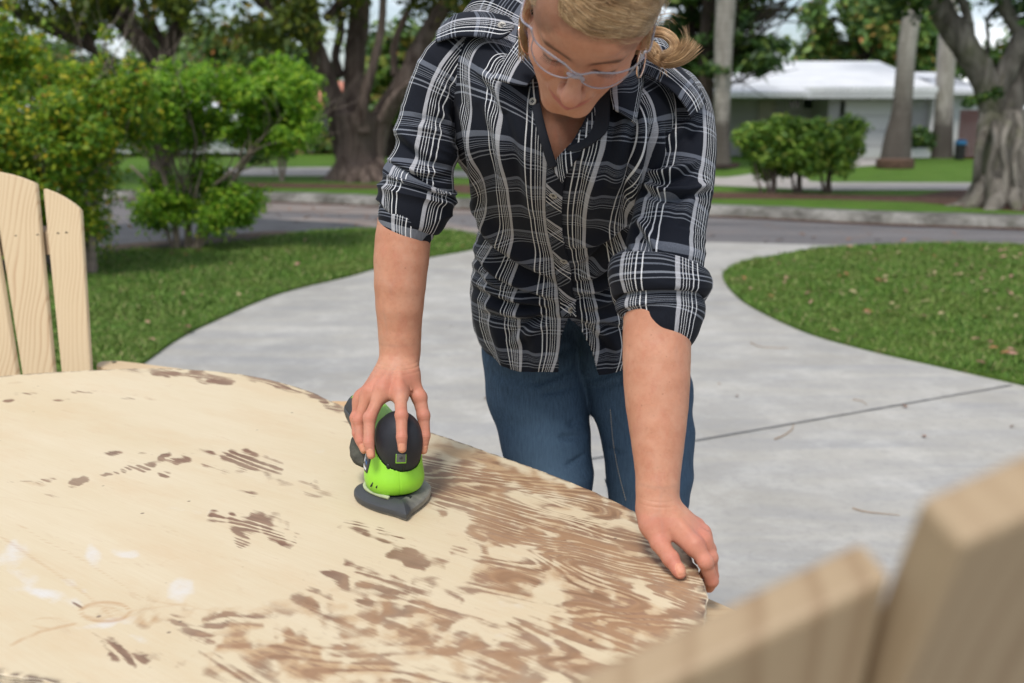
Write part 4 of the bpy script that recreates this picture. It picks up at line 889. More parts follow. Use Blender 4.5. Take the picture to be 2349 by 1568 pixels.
# scratches and small dark dents
scr = n.voro(3.2, n.mapping(n.mapping(c, rot=(0, 0, R(-20))), (1, .04, 1)), 'DISTANCE_TO_EDGE')
base = n.mix(n.ramp(n.voro(14, c), (0.025, .75), (0.05, 0)), base, (0.14, 0.09, 0.07))
base = n.mix(n.math('MULTIPLY', ed, n.ramp(n.noise(50, c, 4), (0.42, 0), (0.55, .9))), base, (0.10, 0.06, 0.045))
ply = n.wave(90, n.mapping(c, (.01, .01, 1)), 1.0, 2, 1, 'BANDS', 'Z')
edc = n.mix(n.ramp(n.noise(34, c, 5, .7), (0.45, 0), (0.6, 1)), (0.60, 0.47, 0.31), (0.13, 0.075, 0.05))
base = n.mix(sd, base, n.mix(n.math('MULTIPLY', ply, .5), edc, (0.80, 0.72, 0.56)))
n.col(base); n.inp('Roughness', n.ramp(m_st, (0, .62), (1, .48)))
n.bump(n.math('ADD', n.math('MULTIPLY', m_st, .6), n.math('MULTIPLY', fib, .5)), 0.18, 0.002); M_ply = n.m
F_ = grid_faces(NA, NR + 4, True)
F_ = F_[NA:]  # innermost ring handled by a fan of zero-size faces
o = mesh_np('tabletop', V, np.concatenate([F_]), M_ply, table, attrs=dict(stain=stain, tan=tan, chalk=chalk, mark=mark, edge=edge, side=sidea))
F1 = grid_faces(NA, 2, True)
cap = [[k * 8 + 0 + NA for k in range(NA // 8)]]
bm = bmesh.new(); bm.from_mesh(o.data); bm.verts.ensure_lookup_table(); bm.faces.new([bm.verts[NA + k] for k in range(NA)]); 
bm.faces.new([bm.verts[(NR + 3) * NA + k] for k in range(NA)][::-1])
bmesh.ops.triangulate(bm, faces=[f for f in bm.faces if len(f.verts) > 4])
for f in bm.faces: f.smooth = False
bm.to_mesh(o.data); bm.free()
M_pine2 = simple('weathered_table_frame_wood', (0.50, 0.33, 0.18), .7, .2, 9)
ins = cen + (rim - cen) * .86
mb = MB(); k_ = 60; idx = np.linspace(0, NA, k_, endpoint=False).astype(int)
oo = ins[idx] - cen; ii = oo * .965
vs = [(*p, TZ - .020) for p in oo] + [(*p, TZ - .095) for p in oo] + [(*p, TZ - .020) for p in ii] + [(*p, TZ - .095) for p in ii]
fs = []
for k in range(k_):
    j = (k + 1) % k_; fs += [[k, k_ + k, k_ + j, j], [2 * k_ + k, 2 * k_ + j, 3 * k_ + j, 3 * k_ + k], [k_ + k, 3 * k_ + k, 3 * k_ + j, k_ + j]]
mb.add(vs, fs); mb.build('apron', M_pine2, table)
for px_, py_ in ((-.02, 1.15), (-.85, 1.25), (-.35, 2.0), (-1.15, 1.85)):
    mb = MB(); mb.box((px_ - cen[0], py_ - cen[1], (TZ - .022) / 2), (.07, .07, TZ - .022)); mb.build('leg', M_pine2, table, bevel=.004)
# ================================================================ ADIRONDACK CHAIRS
def pine(name, light, dark, ang=0.0, axis='Z', sc=1.0):
    n = NT(name, 0.55, 0.3); c = n.coord(); obr = n.objrand()
    off = n.comb(n.math('MULTIPLY', obr, 7.3), n.math('MULTIPLY', obr, 3.1), n.math('MULTIPLY', obr, 5.7))
    ad = n.node('ShaderNodeVectorMath', operation='ADD'); n.L(c, ad.inputs[0]); n.L(off, ad.inputs[1]); c = ad.outputs[0]
    st = {'Z': (1, 1, .022), 'Y': (1, .022, 1), 'X': (.022, 1, 1)}[axis]
    g = n.mapping(c, st); h = n.noise(9 * sc, g, 1, 0.4, 0.0); cr = n.sep(c)[{'Z': 0, 'Y': 0, 'X': 1}[axis]]
    w = n.math('FRACT', n.math('ADD', n.math('MULTIPLY', cr, 85.0 * sc), n.math('MULTIPLY', h, 7.0)))
    ln = n.ramp(w, (0.0, 0.0), (0.55, 0.1), (0.88, 0.75), (1.0, 0.05)); fib_ = n.noise(260 * sc, n.mapping(c, tuple(.06 if q < 1 else 1 for q in st)), 3)
    a = n.mix(n.math('MULTIPLY', ln, n.math('MULTIPLY', n.ramp(n.noise(7, g, 3), (.35, .25), (.65, 1.0)), .85)), light, dark); a = n.mix(n.math('MULTIPLY', fib_, .25), a, tuple(x * .8 for x in light))
    kn = n.voro(2.6, n.mapping(c, tuple(.35 if q < 1 else 1.3 for q in st))); a = n.mix(n.ramp(kn, (0.03, .8), (0.07, 0)), a, (0.25, .12, .05))
    n.col(a); n.bump(fib_, .12, .002); return n.m
M_pine = pine('new_pine', (0.58, 0.445, 0.275), (0.36, 0.19, 0.09))
M_pineb = pine('new_pine_board', (0.60, 0.455, 0.28), (0.42, 0.24, 0.12), axis='X')
M_pinef = pine('shaded_pine', (0.37, 0.27, 0.165), (0.20, 0.115, 0.055), sc=.8)  # same pine with shade put into its colour, for boards turned from the light
M_screw = simple('dull_screw_metal', (0.10, 0.09, 0.06), .4, .1, 50)
ch = empty('adirondack_chair', (W(60, 700, 2.5).x, 2.5, 0)); tag(ch, 'pale new pine slat-back chair at far left, facing the table', 'chair')
co = ch.location
def slat(pts_front, th, m, name='back_slat', par=ch, nrm=None):
    P_ = [Vector(p) for p in pts_front]
    nn = nrm or (P_[1] - P_[0]).cross(P_[2] - P_[0]).normalized()
    if nn.y < 0: nn = -nn
    mb = MB(); o_ = P_[0].copy(); mb.slab([p - o_ for p in P_], nn * th); o = mb.build(name, m, par, bevel=.0035); o.location = o_ - par.location; return o
# back plane: through the table-side foot (Y 2.42 at y=860) to the top (Y 2.62 at y=400)
def BY(py): return 2.42 + (860 - py) / 460 * .20
def S_(L_): return [W(x, y, BY(y)) for x, y in L_]
slat(S_([(145, 900), (99, 445), (98.5, 436), (101, 432), (106, 433), (124, 440), (142, 449), (158, 459), (172, 469), (181, 478), (183.5, 482), (184, 488), (210, 900)]), .014, M_pine)
slat(S_([(57, 900), (-6, 505), (-20, 400), (-12, 393), (0, 394.5), (22, 399), (46, 406), (66, 414), (80, 420), (80, 424), (81, 430), (126, 900)]), .014, M_pine)
slat(S_([(-31, 900), (-112, 505), (-132, 400), (-124, 392), (-100, 388), (-70, 388), (-44, 390), (-39, 396), (-38, 402), (-20, 505), (43, 900)]), .014, M_pine)
slat(S_([(-120, 900), (-216, 505), (-240, 420), (-200, 402), (-150, 392), (-146, 402), (-124, 505), (-40, 900)]), .014, M_pine)
slat(S_([(-208, 900), (-318, 505), (-338, 480), (-300, 446), (-256, 422), (-230, 505), (-130, 900)]), .014, M_pine)
rl = [W(-330, 541, BY(541) + .021), W(186, 517, BY(517) + .021), W(187, 571, BY(571) + .021), W(-330, 597, BY(597) + .021)]
rl = [W(-330, 541 + 9, BY(541) + .022), W(150, 530, BY(530) + .022), W(152, 585, BY(585) + .022), W(-330, 600, BY(600) + .022)]
slat(rl, .035, M_pinef, 'back_rail', nrm=Vector((0, .92, .39)))
for (x, y) in ((59, 540.5), (141, 538), (217 * .387, 452 * .387), (0, 0))[:0]: pass
for (x, y) in ((341 * .3906, 367 + 437 * .3906), (390 * .3906, 367 + 433 * .3906), (93 * .3906, 367 + 452 * .3906), (221 * .3906, 367 + 446 * .3906)):
    mb = MB(); p = W(x, y, BY(y) - .0005) - co; mb.tube([p, p + Vector((0, .003, .001))], [.0042, .0042], 10); mb.build('screw', M_screw, ch)
# seat frame, legs, arms (mostly behind the table)
sx = co.x
def bx(name, c_, d_, m=M_pineb, Mx=None, par=ch, bev=.004):
    mb = MB(); mb.box((0, 0, 0), d_, Mx); o = mb.build(name, m, par, bevel=bev); o.location = Vector(c_) - par.location; return o
for k in range(6): bx('seat_slat', (sx, 2.36 - k * .085 - .0, .40 + (k) * .012), (.52, .075, .02))
for sx_ in (-.24, .24):
    bx('side_rail', (sx + sx_, 2.2, .32), (.025, .62, .10), M_pineb); bx('leg', (sx + sx_ * 1.12, 1.93, .29), (.03, .09, .58), M_pine); bx('leg', (sx + sx_ * 1.12, 2.5, .33), (.03, .08, .66), M_pine)
a0 = [onz(*q, .70) for q in ((224, 832), (232, 829), (255, 827.5), (278, 828), (330, 834), (420, 846), (520, 880), (480, 905), (380, 880), (260, 852), (228, 842), (221, 837))]
mb = MB(); mb.slab([p - co for p in a0], (0, 0, -.022)); mb.build('armrest', M_pineb, ch, bevel=.004)
mb = MB(); p = onz(360 / 2349 * 1500 * .6117 + 0, 0, .7) if 0 else onz(262, 832, .7005) - co; mb.tube([p, p + Vector((0, 0, .002))], [.006, .006], 10); mb.build('screw', M_screw, ch)
a1 = [Vector((p.x * -1 + 2 * sx + .1, p.y, p.z)) for p in a0]
mb = MB(); mb.slab([p - co for p in a1][::-1], (0, 0, -.022)); mb.build('armrest', M_pineb, ch, bevel=.004)

# the chair right before the lens
c2 = empty('adirondack_chair', (.22, .48, 0)); tag(c2, 'pine chair close to the lens at bottom right, out of focus, its back toward us', 'chair')
def slat2(tl, tr, br, bl, th, name='back_slat', m=M_pinef):
    P_ = [Vector(p) for p in (tl, tr, br, bl)]; nn = (P_[1] - P_[0]).cross(P_[3] - P_[0]).normalized()
    if nn.y < 0: nn = -nn
    mb = MB(); o_ = P_[3].copy(); mb.slab([p - o_ for p in P_], nn * th); o = mb.build(name, m, c2, bevel=.003); o.location = o_ - c2.location; return o
def low(p, q, s_): return q + (q - p) * s_
A0, A1 = W(1360, 1650, .285), W(2050, 1318, .300)
dn = Vector((-.012, .16, -.62)).normalized() * .55
slat2(A0, A1, A1 + dn, A0 + dn, .019)
B0, B1 = W(2208, 1250, .278), W(2800, 985, .292)
dn2 = (W(2040, 1640, .308) - B0).normalized() * .62
slat2(B0, B1, B1 + dn2 * .98, B0 + dn2, .021)
C0 = B1 + (B1 - B0).normalized() * .01; C1 = C0 + Vector((.085, .005, .012)); slat2(C0, C1, C1 + dn2, C0 + dn2, .022)
ab = [onz(*q, .70) for q in ((1560, 1340), (1605, 1362), (1660, 1386), (1710, 1408), (1760, 1440), (1700, 1560), (1560, 1560), (1450, 1470))]
mb = MB(); mb.slab([p - c2.location for p in ab], (0, 0, -.022)); mb.build('armrest', M_pineb, c2, bevel=.004)
for k in range(5): bx('seat_slat', (.25, .62 + k * .085, .40 + k * .014), (.50, .075, .02), par=c2)
for sx_ in (-.26, .26):
    bx('side_rail', (.25 + sx_ * .92, .80, .33), (.025, .62, .10), M_pineb, par=c2); bx('leg', (.25 + sx_, 1.03, .345), (.03, .09, .69), M_pinef, par=c2); bx('leg', (.25 + sx_, .62, .335), (.03, .08, .67), M_pinef, par=c2)
bx('back_rail', (.22, .535, .78), (.46, .03, .07), M_pinef, par=c2)
# ================================================================ implicit modelling
V3 = lambda *a: np.array(a, np.float32)
def nv(v): return np.array(tuple(v), np.float32)
def rcone(p, a, b, ra, rb):
    ba = b - a; L2 = float(ba @ ba) + 1e-12; t = np.clip(((p - a) @ ba) / L2, 0, 1)
    return np.linalg.norm(p - a - t[:, None] * ba, axis=1) - (ra + (rb - ra) * t)
def ellip(p, c, r, M=None):
    q = p - c
    if M is not None: q = q @ M            # columns of M = local axes
    r = np.asarray(r, np.float32); k0 = np.linalg.norm(q / r, axis=1); k1 = np.linalg.norm(q / (r * r), axis=1)
    return k0 * (k0 - 1) / (k1 + 1e-9)
def smin(a, b, k):
    h = np.maximum(k - np.abs(a - b), 0) / k; return np.minimum(a, b) - h * h * k * .25
def smax(a, b, k): return -smin(-a, -b, k)
def chain(p, pts, rad, k=.004):
    d = None
    for i in range(len(pts) - 1):
        e = rcone(p, pts[i], pts[i + 1], rad[i], rad[i + 1]); d = e if d is None else smin(d, e, k)
    return d
def bounded(fn, lo, hi, m=.03):
    lo = np.asarray(lo, np.float32) - m; hi = np.asarray(hi, np.float32) + m
    def f(p):
        q = np.maximum(np.maximum(lo - p, p - hi), 0); o = np.linalg.norm(q, axis=1) + m; k = o <= m + 1e-6
        if k.any(): o[k] = fn(p[k])
        return o
    return f
def sdf_mesh(fn, lo, hi, h, B=12):
    """sparse surface nets of fn(points)->distance in the box lo..hi"""
    lo = np.asarray(lo, np.float64); n_ = np.ceil((np.asarray(hi) - lo) / (h * B)).astype(int)
    bi = np.stack(np.meshgrid(*[np.arange(k) for k in n_], indexing='ij'), -1).reshape(-1, 3)
    cen_ = lo + (bi + .5) * B * h; d = fn(cen_.astype(np.float32)); bi = bi[np.abs(d) < B * h * .866 * 1.35 + .006]
    N_ = n_ * B + 2; off = np.stack(np.meshgrid(*[np.arange(B + 1)] * 3, indexing='ij'), -1)
    verts = []; ids = []; quads = []
    strd = np.array([1, N_[0], N_[0] * N_[1]], np.int64)
    corner = [(a, b, c) for a in (0, 1) for b in (0, 1) for c in (0, 1)]
    for s0 in range(0, len(bi), 160):
        b = bi[s0:s0 + 160]; gi = b[:, None, None, None, :] * B + off[None]
        f = fn((lo + gi.reshape(-1, 3) * h).astype(np.float32)).reshape(len(b), B + 1, B + 1, B + 1)
        neg = f < 0; cn = sum(neg[:, a:a + B, b_:b_ + B, c:c + B].astype(np.int8) for a, b_, c in corner)
        act = (cn > 0) & (cn < 8); w = np.argwhere(act); bb, ii, jj, kk = w.T
        acc = np.zeros((len(w), 3)); cnt = np.zeros(len(w))
        for a in corner:
            for ax in range(3):
                if a[ax]: continue
                e = list(a); e[ax] = 1
                f0 = f[bb, ii + a[0], jj + a[1], kk + a[2]]; f1 = f[bb, ii + e[0], jj + e[1], kk + e[2]]
                c_ = (f0 < 0) != (f1 < 0); t = np.where(c_, f0 / np.where(c_, f0 - f1, 1), 0)
                q_ = np.array(a, float)[None] + np.eye(3)[ax][None] * t[:, None]; acc += q_ * c_[:, None]; cnt += c_
        g = b[bb] * B + np.stack([ii, jj, kk], 1); verts.append(lo + (g + acc / cnt[:, None]) * h); ids.append(g @ strd)
        for ax in range(3):
            sl0 = [slice(None)] + [slice(0, B)] * 3; sl1 = list(sl0); sl1[ax + 1] = slice(1, B + 1)
            n0 = neg[tuple(sl0)]; n1 = neg[tuple(sl1)]; w = np.argwhere(n0 != n1)
            if not len(w): continue
            g = b[w[:, 0]] * B + w[:, 1:]; inn = n0[tuple(w.T)]; u = strd[(ax + 1) % 3]; v = strd[(ax + 2) % 3]; i0 = g @ strd
            ok = (g[:, (ax + 1) % 3] > 0) & (g[:, (ax + 2) % 3] > 0)
            q_ = np.stack([i0 - u - v, i0 - v, i0, i0 - u], 1); q_[~inn] = q_[~inn][:, ::-1]; quads.append(q_[ok])
    verts = np.concatenate(verts); ids = np.concatenate(ids); quads = np.concatenate(quads)
    o = np.argsort(ids); ids = ids[o]; verts = verts[o]; j = np.searchsorted(ids, quads); j = np.minimum(j, len(ids) - 1)
    good = (ids[j] == quads).all(1); return verts, j[good].astype(np.int32)
def grad(fn, p, e=.0008):
    p = p.astype(np.float32); g = np.stack([fn(p + np.eye(3, dtype=np.float32)[i] * e) - fn(p - np.eye(3, dtype=np.float32)[i] * e) for i in range(3)], 1)
    return g / (np.linalg.norm(g, axis=1)[:, None] + 1e-9)
def set_normals(o, nrm):
    me = o.data; me.polygons.foreach_set('use_smooth', [True] * len(me.polygons)); me.normals_split_custom_set_from_vertices([tuple(q) for q in nrm])
# ================================================================ SANDER
M_green = simple('lime_green_plastic', (0.27, 0.62, 0.03), .38, .04, 30, .05, 300, spec=.5)
M_rub = simple('black_soft_grip_rubber', (0.022, 0.024, 0.030), .55, .15, 40, .12, 500)
M_blk = simple('black_plastic', (0.025, 0.026, 0.028), .42, .2, 20)
n = NT('dusty_dark_skirt', .5, .4); c = n.coord(); xyz = n.sep(c)
dst = n.ramp(n.math('ADD', n.math('MULTIPLY', xyz[0], -9.0), n.math('MULTIPLY', n.noise(40, c, 4), .7)), (0.35, 0), (0.95, .8))
n.col(n.mix(dst, (0.050, 0.052, 0.056), (0.46, 0.44, 0.36))); M_skirt = n.m
M_pad = simple('sanding_pad_foam', (0.16, 0.15, 0.13), .9, .3, 80)
M_bag = simple('dusty_black_cloth', (0.07, 0.068, 0.055), .9, .5, 40, .4, 200)
M_lbl = simple('dark_label', (0.04, 0.04, 0.045), .35, .05, 10)
M_lblw = simple('white_label_print', (0.62, 0.62, 0.62), .4, .03, 10)
M_lblb = simple('blue_label_print', (0.06, 0.15, 0.35), .4, .03, 10)
M_led = simple('grey_translucent_window', (0.10, 0.115, 0.12), .2, .1, 60, spec=.6)
nose = onz(930, 1195, TZ); Rv = Vector((.955, .295, 0)).normalized(); Fv = Vector((.295, -.955, 0)).normalized()
san = empty('palm_sander', (nose - Fv * .075)); tag(san, 'lime green and black palm sander gripped under her right hand', 'sander')
SO = nv(san.location); SM = np.array([tuple(Rv), tuple(Fv), (0, 0, 1)], np.float32).T     # local x right, y toward the nose, z up
def sl(px, py, Y): return (nv(W(px, py, Y)) - SO) @ SM
san.rotation_euler = Matrix((tuple(-Rv), tuple(Fv), (0, 0, 1))).transposed().to_euler()
san_nr = {}
def iron(s=1.0, n_=72):
    """outline of the pad: broad rounded back, flanks drawn to a point at +y"""
    P_ = [(0, .0770), (.0125, .0600), (.0330, .0350), (.0490, .0070), (.0560, -.0220), (.0480, -.0500), (.0230, -.0660), (0, -.0690), (-.0230, -.0660), (-.0480, -.0500), (-.0560, -.0220), (-.0490, .0070), (-.0330, .0350), (-.0125, .0600)]
    out = catmull(P_, n_, True); out[0] = (0, .0785); return out * s
rings = [(.965, .0, 0), (1.0, .002, 0), (1.0, .0045, 1), (1.035, .0050, 1), (1.045, .0065, 1), (1.040, .0115, 1), (1.005, .0140, 1), (.88, .0170, 1), (.76, .0200, 1), (.64, .0205, 1), (.52, .018, 1)]
def ringmesh(name, L_, m, cap0=False, cap1=True, n_=72, zmod=None):
    vs = []; 
    for s_, z, _ in L_:
        for x, y in iron(s_, n_): vs.append((x, y, z + (zmod(x, y, s_) if zmod else 0)))
    f = [list(r_) for r_ in grid_faces(n_, len(L_), True)]
    if cap0: f.append(list(range(n_))[::-1])
    if cap1: f.append(list(range((len(L_) - 1) * n_, len(L_) * n_)))
    mb = MB(); mb.add(vs, f); o = mb.build(name, m, san, True); o.data.set_sharp_from_angle(angle=R(28)); return o
ringmesh('sanding_pad', rings[:3], M_pad, True)
ringmesh('pad_skirt', [(1.0, .0050, 0)] + rings[3:], M_skirt, True, True, zmod=lambda x, y, s_: (.004 * max(0, 1 - abs(x) / .022) * max(0, (y - .02) / .05) if s_ < 1.0 else 0))
# small moulded recess at the nose
mb = MB(); mb.slab([(-.012, .042, .0180), (.014, .042, .0180), (.018, .036, .0190), (.012, .026, .0205), (-.010, .026, .0205), (-.016, .036, .0190)], (0, .0015, .0022)); mb.build('nose_recess', M_blk, san, True, bevel=.001)
kc = sl(915, 1018, 1.402); back = sl(838, 925, 1.53)
def f_cap(p):
    ax = V3(0, .30, .954); M_ = np.array([V3(1, 0, 0), np.cross(ax, V3(1, 0, 0)), ax]).T
    d = ellip(p, V3(kc[0], kc[1] + .006, kc[2] + .000), (.0335, .0365, .0520), M_)
    return smin(d, rcone(p, V3(kc[0], kc[1] - .01, kc[2] + .014), V3(kc[0] * .85 + back[0] * .15, kc[1] * .85 + back[1] * .15, kc[2] + .012), .029, .026), .02)
def f_green(p):
    neck = ellip(p, V3(0, -.004, .040), (.0445, .046, .034)); neck = smin(neck, ellip(p, V3(0, -.004, .066), (.034, .034, .030)), .02)
    neck = smax(neck, .0225 - p[:, 2], .004)
    body = rcone(p, V3(kc[0], kc[1] - .012, kc[2] - .006), V3(back[0], back[1] - .006, back[2] - .014), .0285, .031)
    low_ = rcone(p, V3(0, -.03, .05), V3(back[0] * .8, back[1] + .02, back[2] - .055), .034, .026)
    d = smin(smin(neck, body, .03), low_, .02)
    seam = np.abs(p[:, 0] - 0.0); d = d + .0007 * np.exp(-(seam / .0008) ** 2)
    return np.maximum(d, -(f_cap(p) - .0009)) if True else d
def sdfobj(name, fn, lo, hi, h, m, parent, attrs=None):
    v, f = sdf_mesh(fn, lo, hi, h); nr = grad(fn, v, h * .6); o = mesh_np(name, v, f, m, parent); san_nr[o.name] = (o, nr); return o
sdfobj('grip_cap', f_cap, (-.06, -.12, .02), (.06, .08, .20), .0018, M_rub, san)
sdfobj('green_body', f_green, (-.08, -.26, .02), (.08, .08, .20), .0013, M_green, san)
# seam on the cap, LED window, screw holes
def on_surf(fn, a, d, n_=60):
    a = np.array(a, np.float32); d = np.array(d, np.float32); d /= np.linalg.norm(d); t = np.float32(0)
    best = (9, 0)
    for _ in range(n_):
        s_ = float(fn((a + d * t)[None])[0]); best = min(best, (s_, float(t))); t += max(s_ * .8, .0004) if s_ > .0003 else s_
        if t > .25 or s_ < .0002: break
    return a + d * np.float32(best[1])
pts = [on_surf(f_cap, (kc[0], kc[1] + .12, z), (0, -1, 0)) for z in np.linspace(kc[2] - .040, kc[2] - .016, 7)]
mb = MB(); mb.tube([p + V3(0, .0003, 0) for p in pts], [.0007] * 7, 6); mb.build('cap_seam', M_blk, san)
def hit_cap(px, py):
    o_ = (V3(0, 0, CAM_H) - SO) @ SM; d_ = nv(ray(px, py)) @ SM; d_ = d_ / np.linalg.norm(d_); p_ = o_ + d_ * 1.15
    for _ in range(80): p_ = p_ + d_ * float(f_cap(p_[None])[0]) * .8
    e_ = .001; g_ = np.array([float(f_cap((p_ + np.eye(3, dtype=np.float32)[i_] * e_)[None])[0] - f_cap((p_ - np.eye(3, dtype=np.float32)[i_] * e_)[None])[0]) for i_ in range(3)]); return Vector(p_.tolist()), Vector((g_ / np.linalg.norm(g_)).tolist())
wc, nn_ = hit_cap(920, 1052); xx = Vector((1, 0, 0)); xx = (xx - nn_ * xx.dot(nn_)).normalized(); up_ = xx.cross(nn_); up_ = up_ if up_.z > 0 else -up_
def plate(name, m, cx_, cy_, w_, h_, t_, lift):
    a_ = wc + xx * cx_ + up_ * cy_ + nn_ * (lift - t_); mb = MB(); mb.slab([a_ - xx * w_ - up_ * h_, a_ + xx * w_ - up_ * h_, a_ + xx * w_ + up_ * h_, a_ - xx * w_ + up_ * h_], nn_ * t_); return mb.build(name, m, san, bevel=.0006)
plate('window_trim', M_green, 0, -.001, .0076, .0078, .003, .0003); plate('led_window', M_led, 0, .0002, .0068, .0070, .003, .0006)
mb = MB(); b_ = wc + nn_ * .0006 + up_ * .001; mb.tube([b_, b_ + nn_ * .0009], [.0024, .0020], 14); mb.build('led_dot', M_skirt, san, True)
for ax_, az_ in ((-.020, -.024),):
    h_p = on_surf(f_cap, (kc[0] + ax_, kc[1] + .12, kc[2] + az_), (0, -1, 0)); mb = MB(); hv = Vector(h_p.tolist()); mb.tube([hv + Vector((0, .0006, 0)), hv + Vector((0, -.004, 0))], [.0045, .0040], 12); mb.build('screw_hole', M_blk, san, True)
# vents beside the skirt
for k in range(2):
    a_ = Vector((-.040 + k * .007, .020 + k * .007, .036)); mb = MB(); mb.tube([a_, a_ + Vector((.006, .002, .010))], [.0013, .0011], 6); mb.build('vent_rib', M_blk, san, True)
mb = MB(); pr = [(x * .76, y * .76, .0225) for x, y in iron(1.0, 48)]; mb.tube([Vector(q_) for q_ in pr[26:44]], [.003] * 18, 6); mb.build('dusty_gasket', simple('dusty_gasket', (.45, .50, .30), .8, .2, 60), san, True)
# left flank: label panel, dark spine, dust bag
def flank(x, y, inset=0.0):
    """point on the left flank of the green body at local (y, z)"""
    return on_surf(f_green, (-.12, x, y), (1, 0, 0))
def patch(name, m, y0, y1, z0, z1, out=.0006, nu=8, nvv=6, skew=0.0):
    vs = []
    for j in range(nvv):
        for i in range(nu):
            t = i / (nu - 1); s_ = j / (nvv - 1); q_ = flank(y0 + (y1 - y0) * t, z0 + (z1 - z0) * s_ + skew * t); vs.append((q_[0] - out, q_[1], q_[2]))
    for q_ in list(vs): vs.append((q_[0] + .0022, q_[1], q_[2]))
    f = grid_faces(nu, nvv); k = nu * nvv; fl = [list(r_) for r_ in f] + [[a + k for a in r_][::-1] for r_ in f]
    bd = [i for i in range(nu)] + [nu - 1 + nu * j for j in range(1, nvv)] + [nu * (nvv - 1) + i for i in range(nu - 2, -1, -1)] + [nu * j for j in range(nvv - 2, 0, -1)]
    fl += [[bd[i], bd[i - 1], bd[i - 1] + k, bd[i] + k] for i in range(len(bd))]
    mb = MB(); mb.add(vs, fl); return mb.build(name, m, san, True)
patch('label', M_lbl, .006, -.030, .052, .082, .0010)
patch('label_print', M_lblw, -.001, -.024, .0545, .0575, .0016); patch('label_print', M_lblw, -.022, -.027, .060, .078, .0016)
for k in range(3): patch('label_icon', M_lblb if k < 2 else M_lblw, -.002 - k * .006, -.006 - k * .006, .062 + k * .001, .067 + k * .001, .0016, 4, 4)
patch('side_panel', M_blk, -.040, back[1] - .020, .055, back[2] - .004, .0016, 14, 8, .02)
patch('side_trim', M_skirt, -.045, back[1] - .016, .086, .094, .0026, 14, 4, .020)
patch('side_window', M_green, -.060, -.090, .064, .078, .0022, 5, 4, .008)
bgp = [(-.030, -.048, .050), (-.036, -.062, .048), (-.040, -.078, .050), (-.042, -.096, .058), (-.040, -.112, .066)]
rb = random.Random(3); mb = MB(); limb_tube(mb, bgp, [.007, .010, .0125, .012, .008], 14, 26, .10, 5, .06); mb.build('dust_bag', M_bag, san, True)
# modelled with x to the viewer's right; turn into a right-handed frame
for o in [q_ for q_ in COL.objects if q_.parent == san]:
    o.data.transform(Matrix.Scale(-1, 4, (1, 0, 0))); o.data.flip_normals()
    if o.name in san_nr:
        nr = san_nr[o.name][1].copy(); nr[:, 0] *= -1; set_normals(o, nr)
# ================================================================ WOMAN: body
n = NT('skin', .46, .26); c = n.coord()
lip = n.attr('lip'); red = n.attr('red'); brw = n.attr('brow'); nail = n.attr('nail'); fcl = n.attr('freckle')
sk = n.ramp(n.noise(22, c, 7, .7), (0.3, (0.445, 0.198, 0.118)), (0.7, (0.555, 0.272, 0.172)))
sk = n.mix(n.ramp(n.noise(160, c, 4, .6), (0.45, 0), (0.75, .22)), sk, (0.36, 0.15, 0.09))
sk = n.mix(n.ramp(n.noise(38, c, 4, .6), (0.40, .30), (0.56, 0)), sk, (0.58, 0.33, 0.225))
sk = n.mix(n.ramp(n.noise(30, n.mapping(c, (1.5, 1.5, .8), loc=(3, 1, 2)), 4, .65), (0.52, 0), (0.68, .32)), sk, (0.44, 0.155, 0.10))
vn = n.voro(17, n.mapping(c, (1.6, 1.6, .55)), 'DISTANCE_TO_EDGE'); sk = n.mix(n.math('MULTIPLY', n.ramp(vn, (0.0, .20), (0.09, 0)), n.ramp(n.noise(9, c, 2), (.48, 0), (.6, 1))), sk, (0.30, 0.22, 0.19))
sk = n.mix(n.ramp(n.voro(120, c), (0.10, .35), (0.22, 0)), sk, (0.40, 0.19, 0.115))
sk = n.mix(n.ramp(n.voro(42, c), (0.03, .5), (0.07, 0)), sk, (0.30, 0.14, 0.085))
sk = n.mix(n.math('MULTIPLY', red, .60), sk, (0.53, 0.165, 0.125))
sk = n.mix(n.math('MULTIPLY', lip, .8), sk, (0.37, 0.105, 0.092))
sk = n.mix(n.math('MULTIPLY', brw, .85), sk, (0.10, 0.05, 0.03))
sk = n.mix(nail, sk, (0.68, 0.33, 0.20)); n.col(sk)
n.inp('Subsurface Weight', .12); n.b.inputs['Subsurface Radius'].default_value = (1.0, .35, .2); n.b.inputs['Subsurface Scale'].default_value = .008
n.inp('Roughness', n.mix(nail, n.ramp(n.noise(60, c, 4, .6), (.35, .46), (.65, .64)), (.2, .2, .2)))
n.bump(n.math('ADD', n.noise(420, c, 3), n.math('MULTIPLY', n.noise(110, n.mapping(c, (.4, .4, 1.6)), 3), .8)), .16, .0015); M_skin = n.m

woman = empty('person', (.02, 1.78, 0)); tag(woman, 'blonde woman in dark plaid shirt and jeans leaning over the table, sanding it', 'person')
def PW_(x, y, Y): return nv(W(x, y, Y))
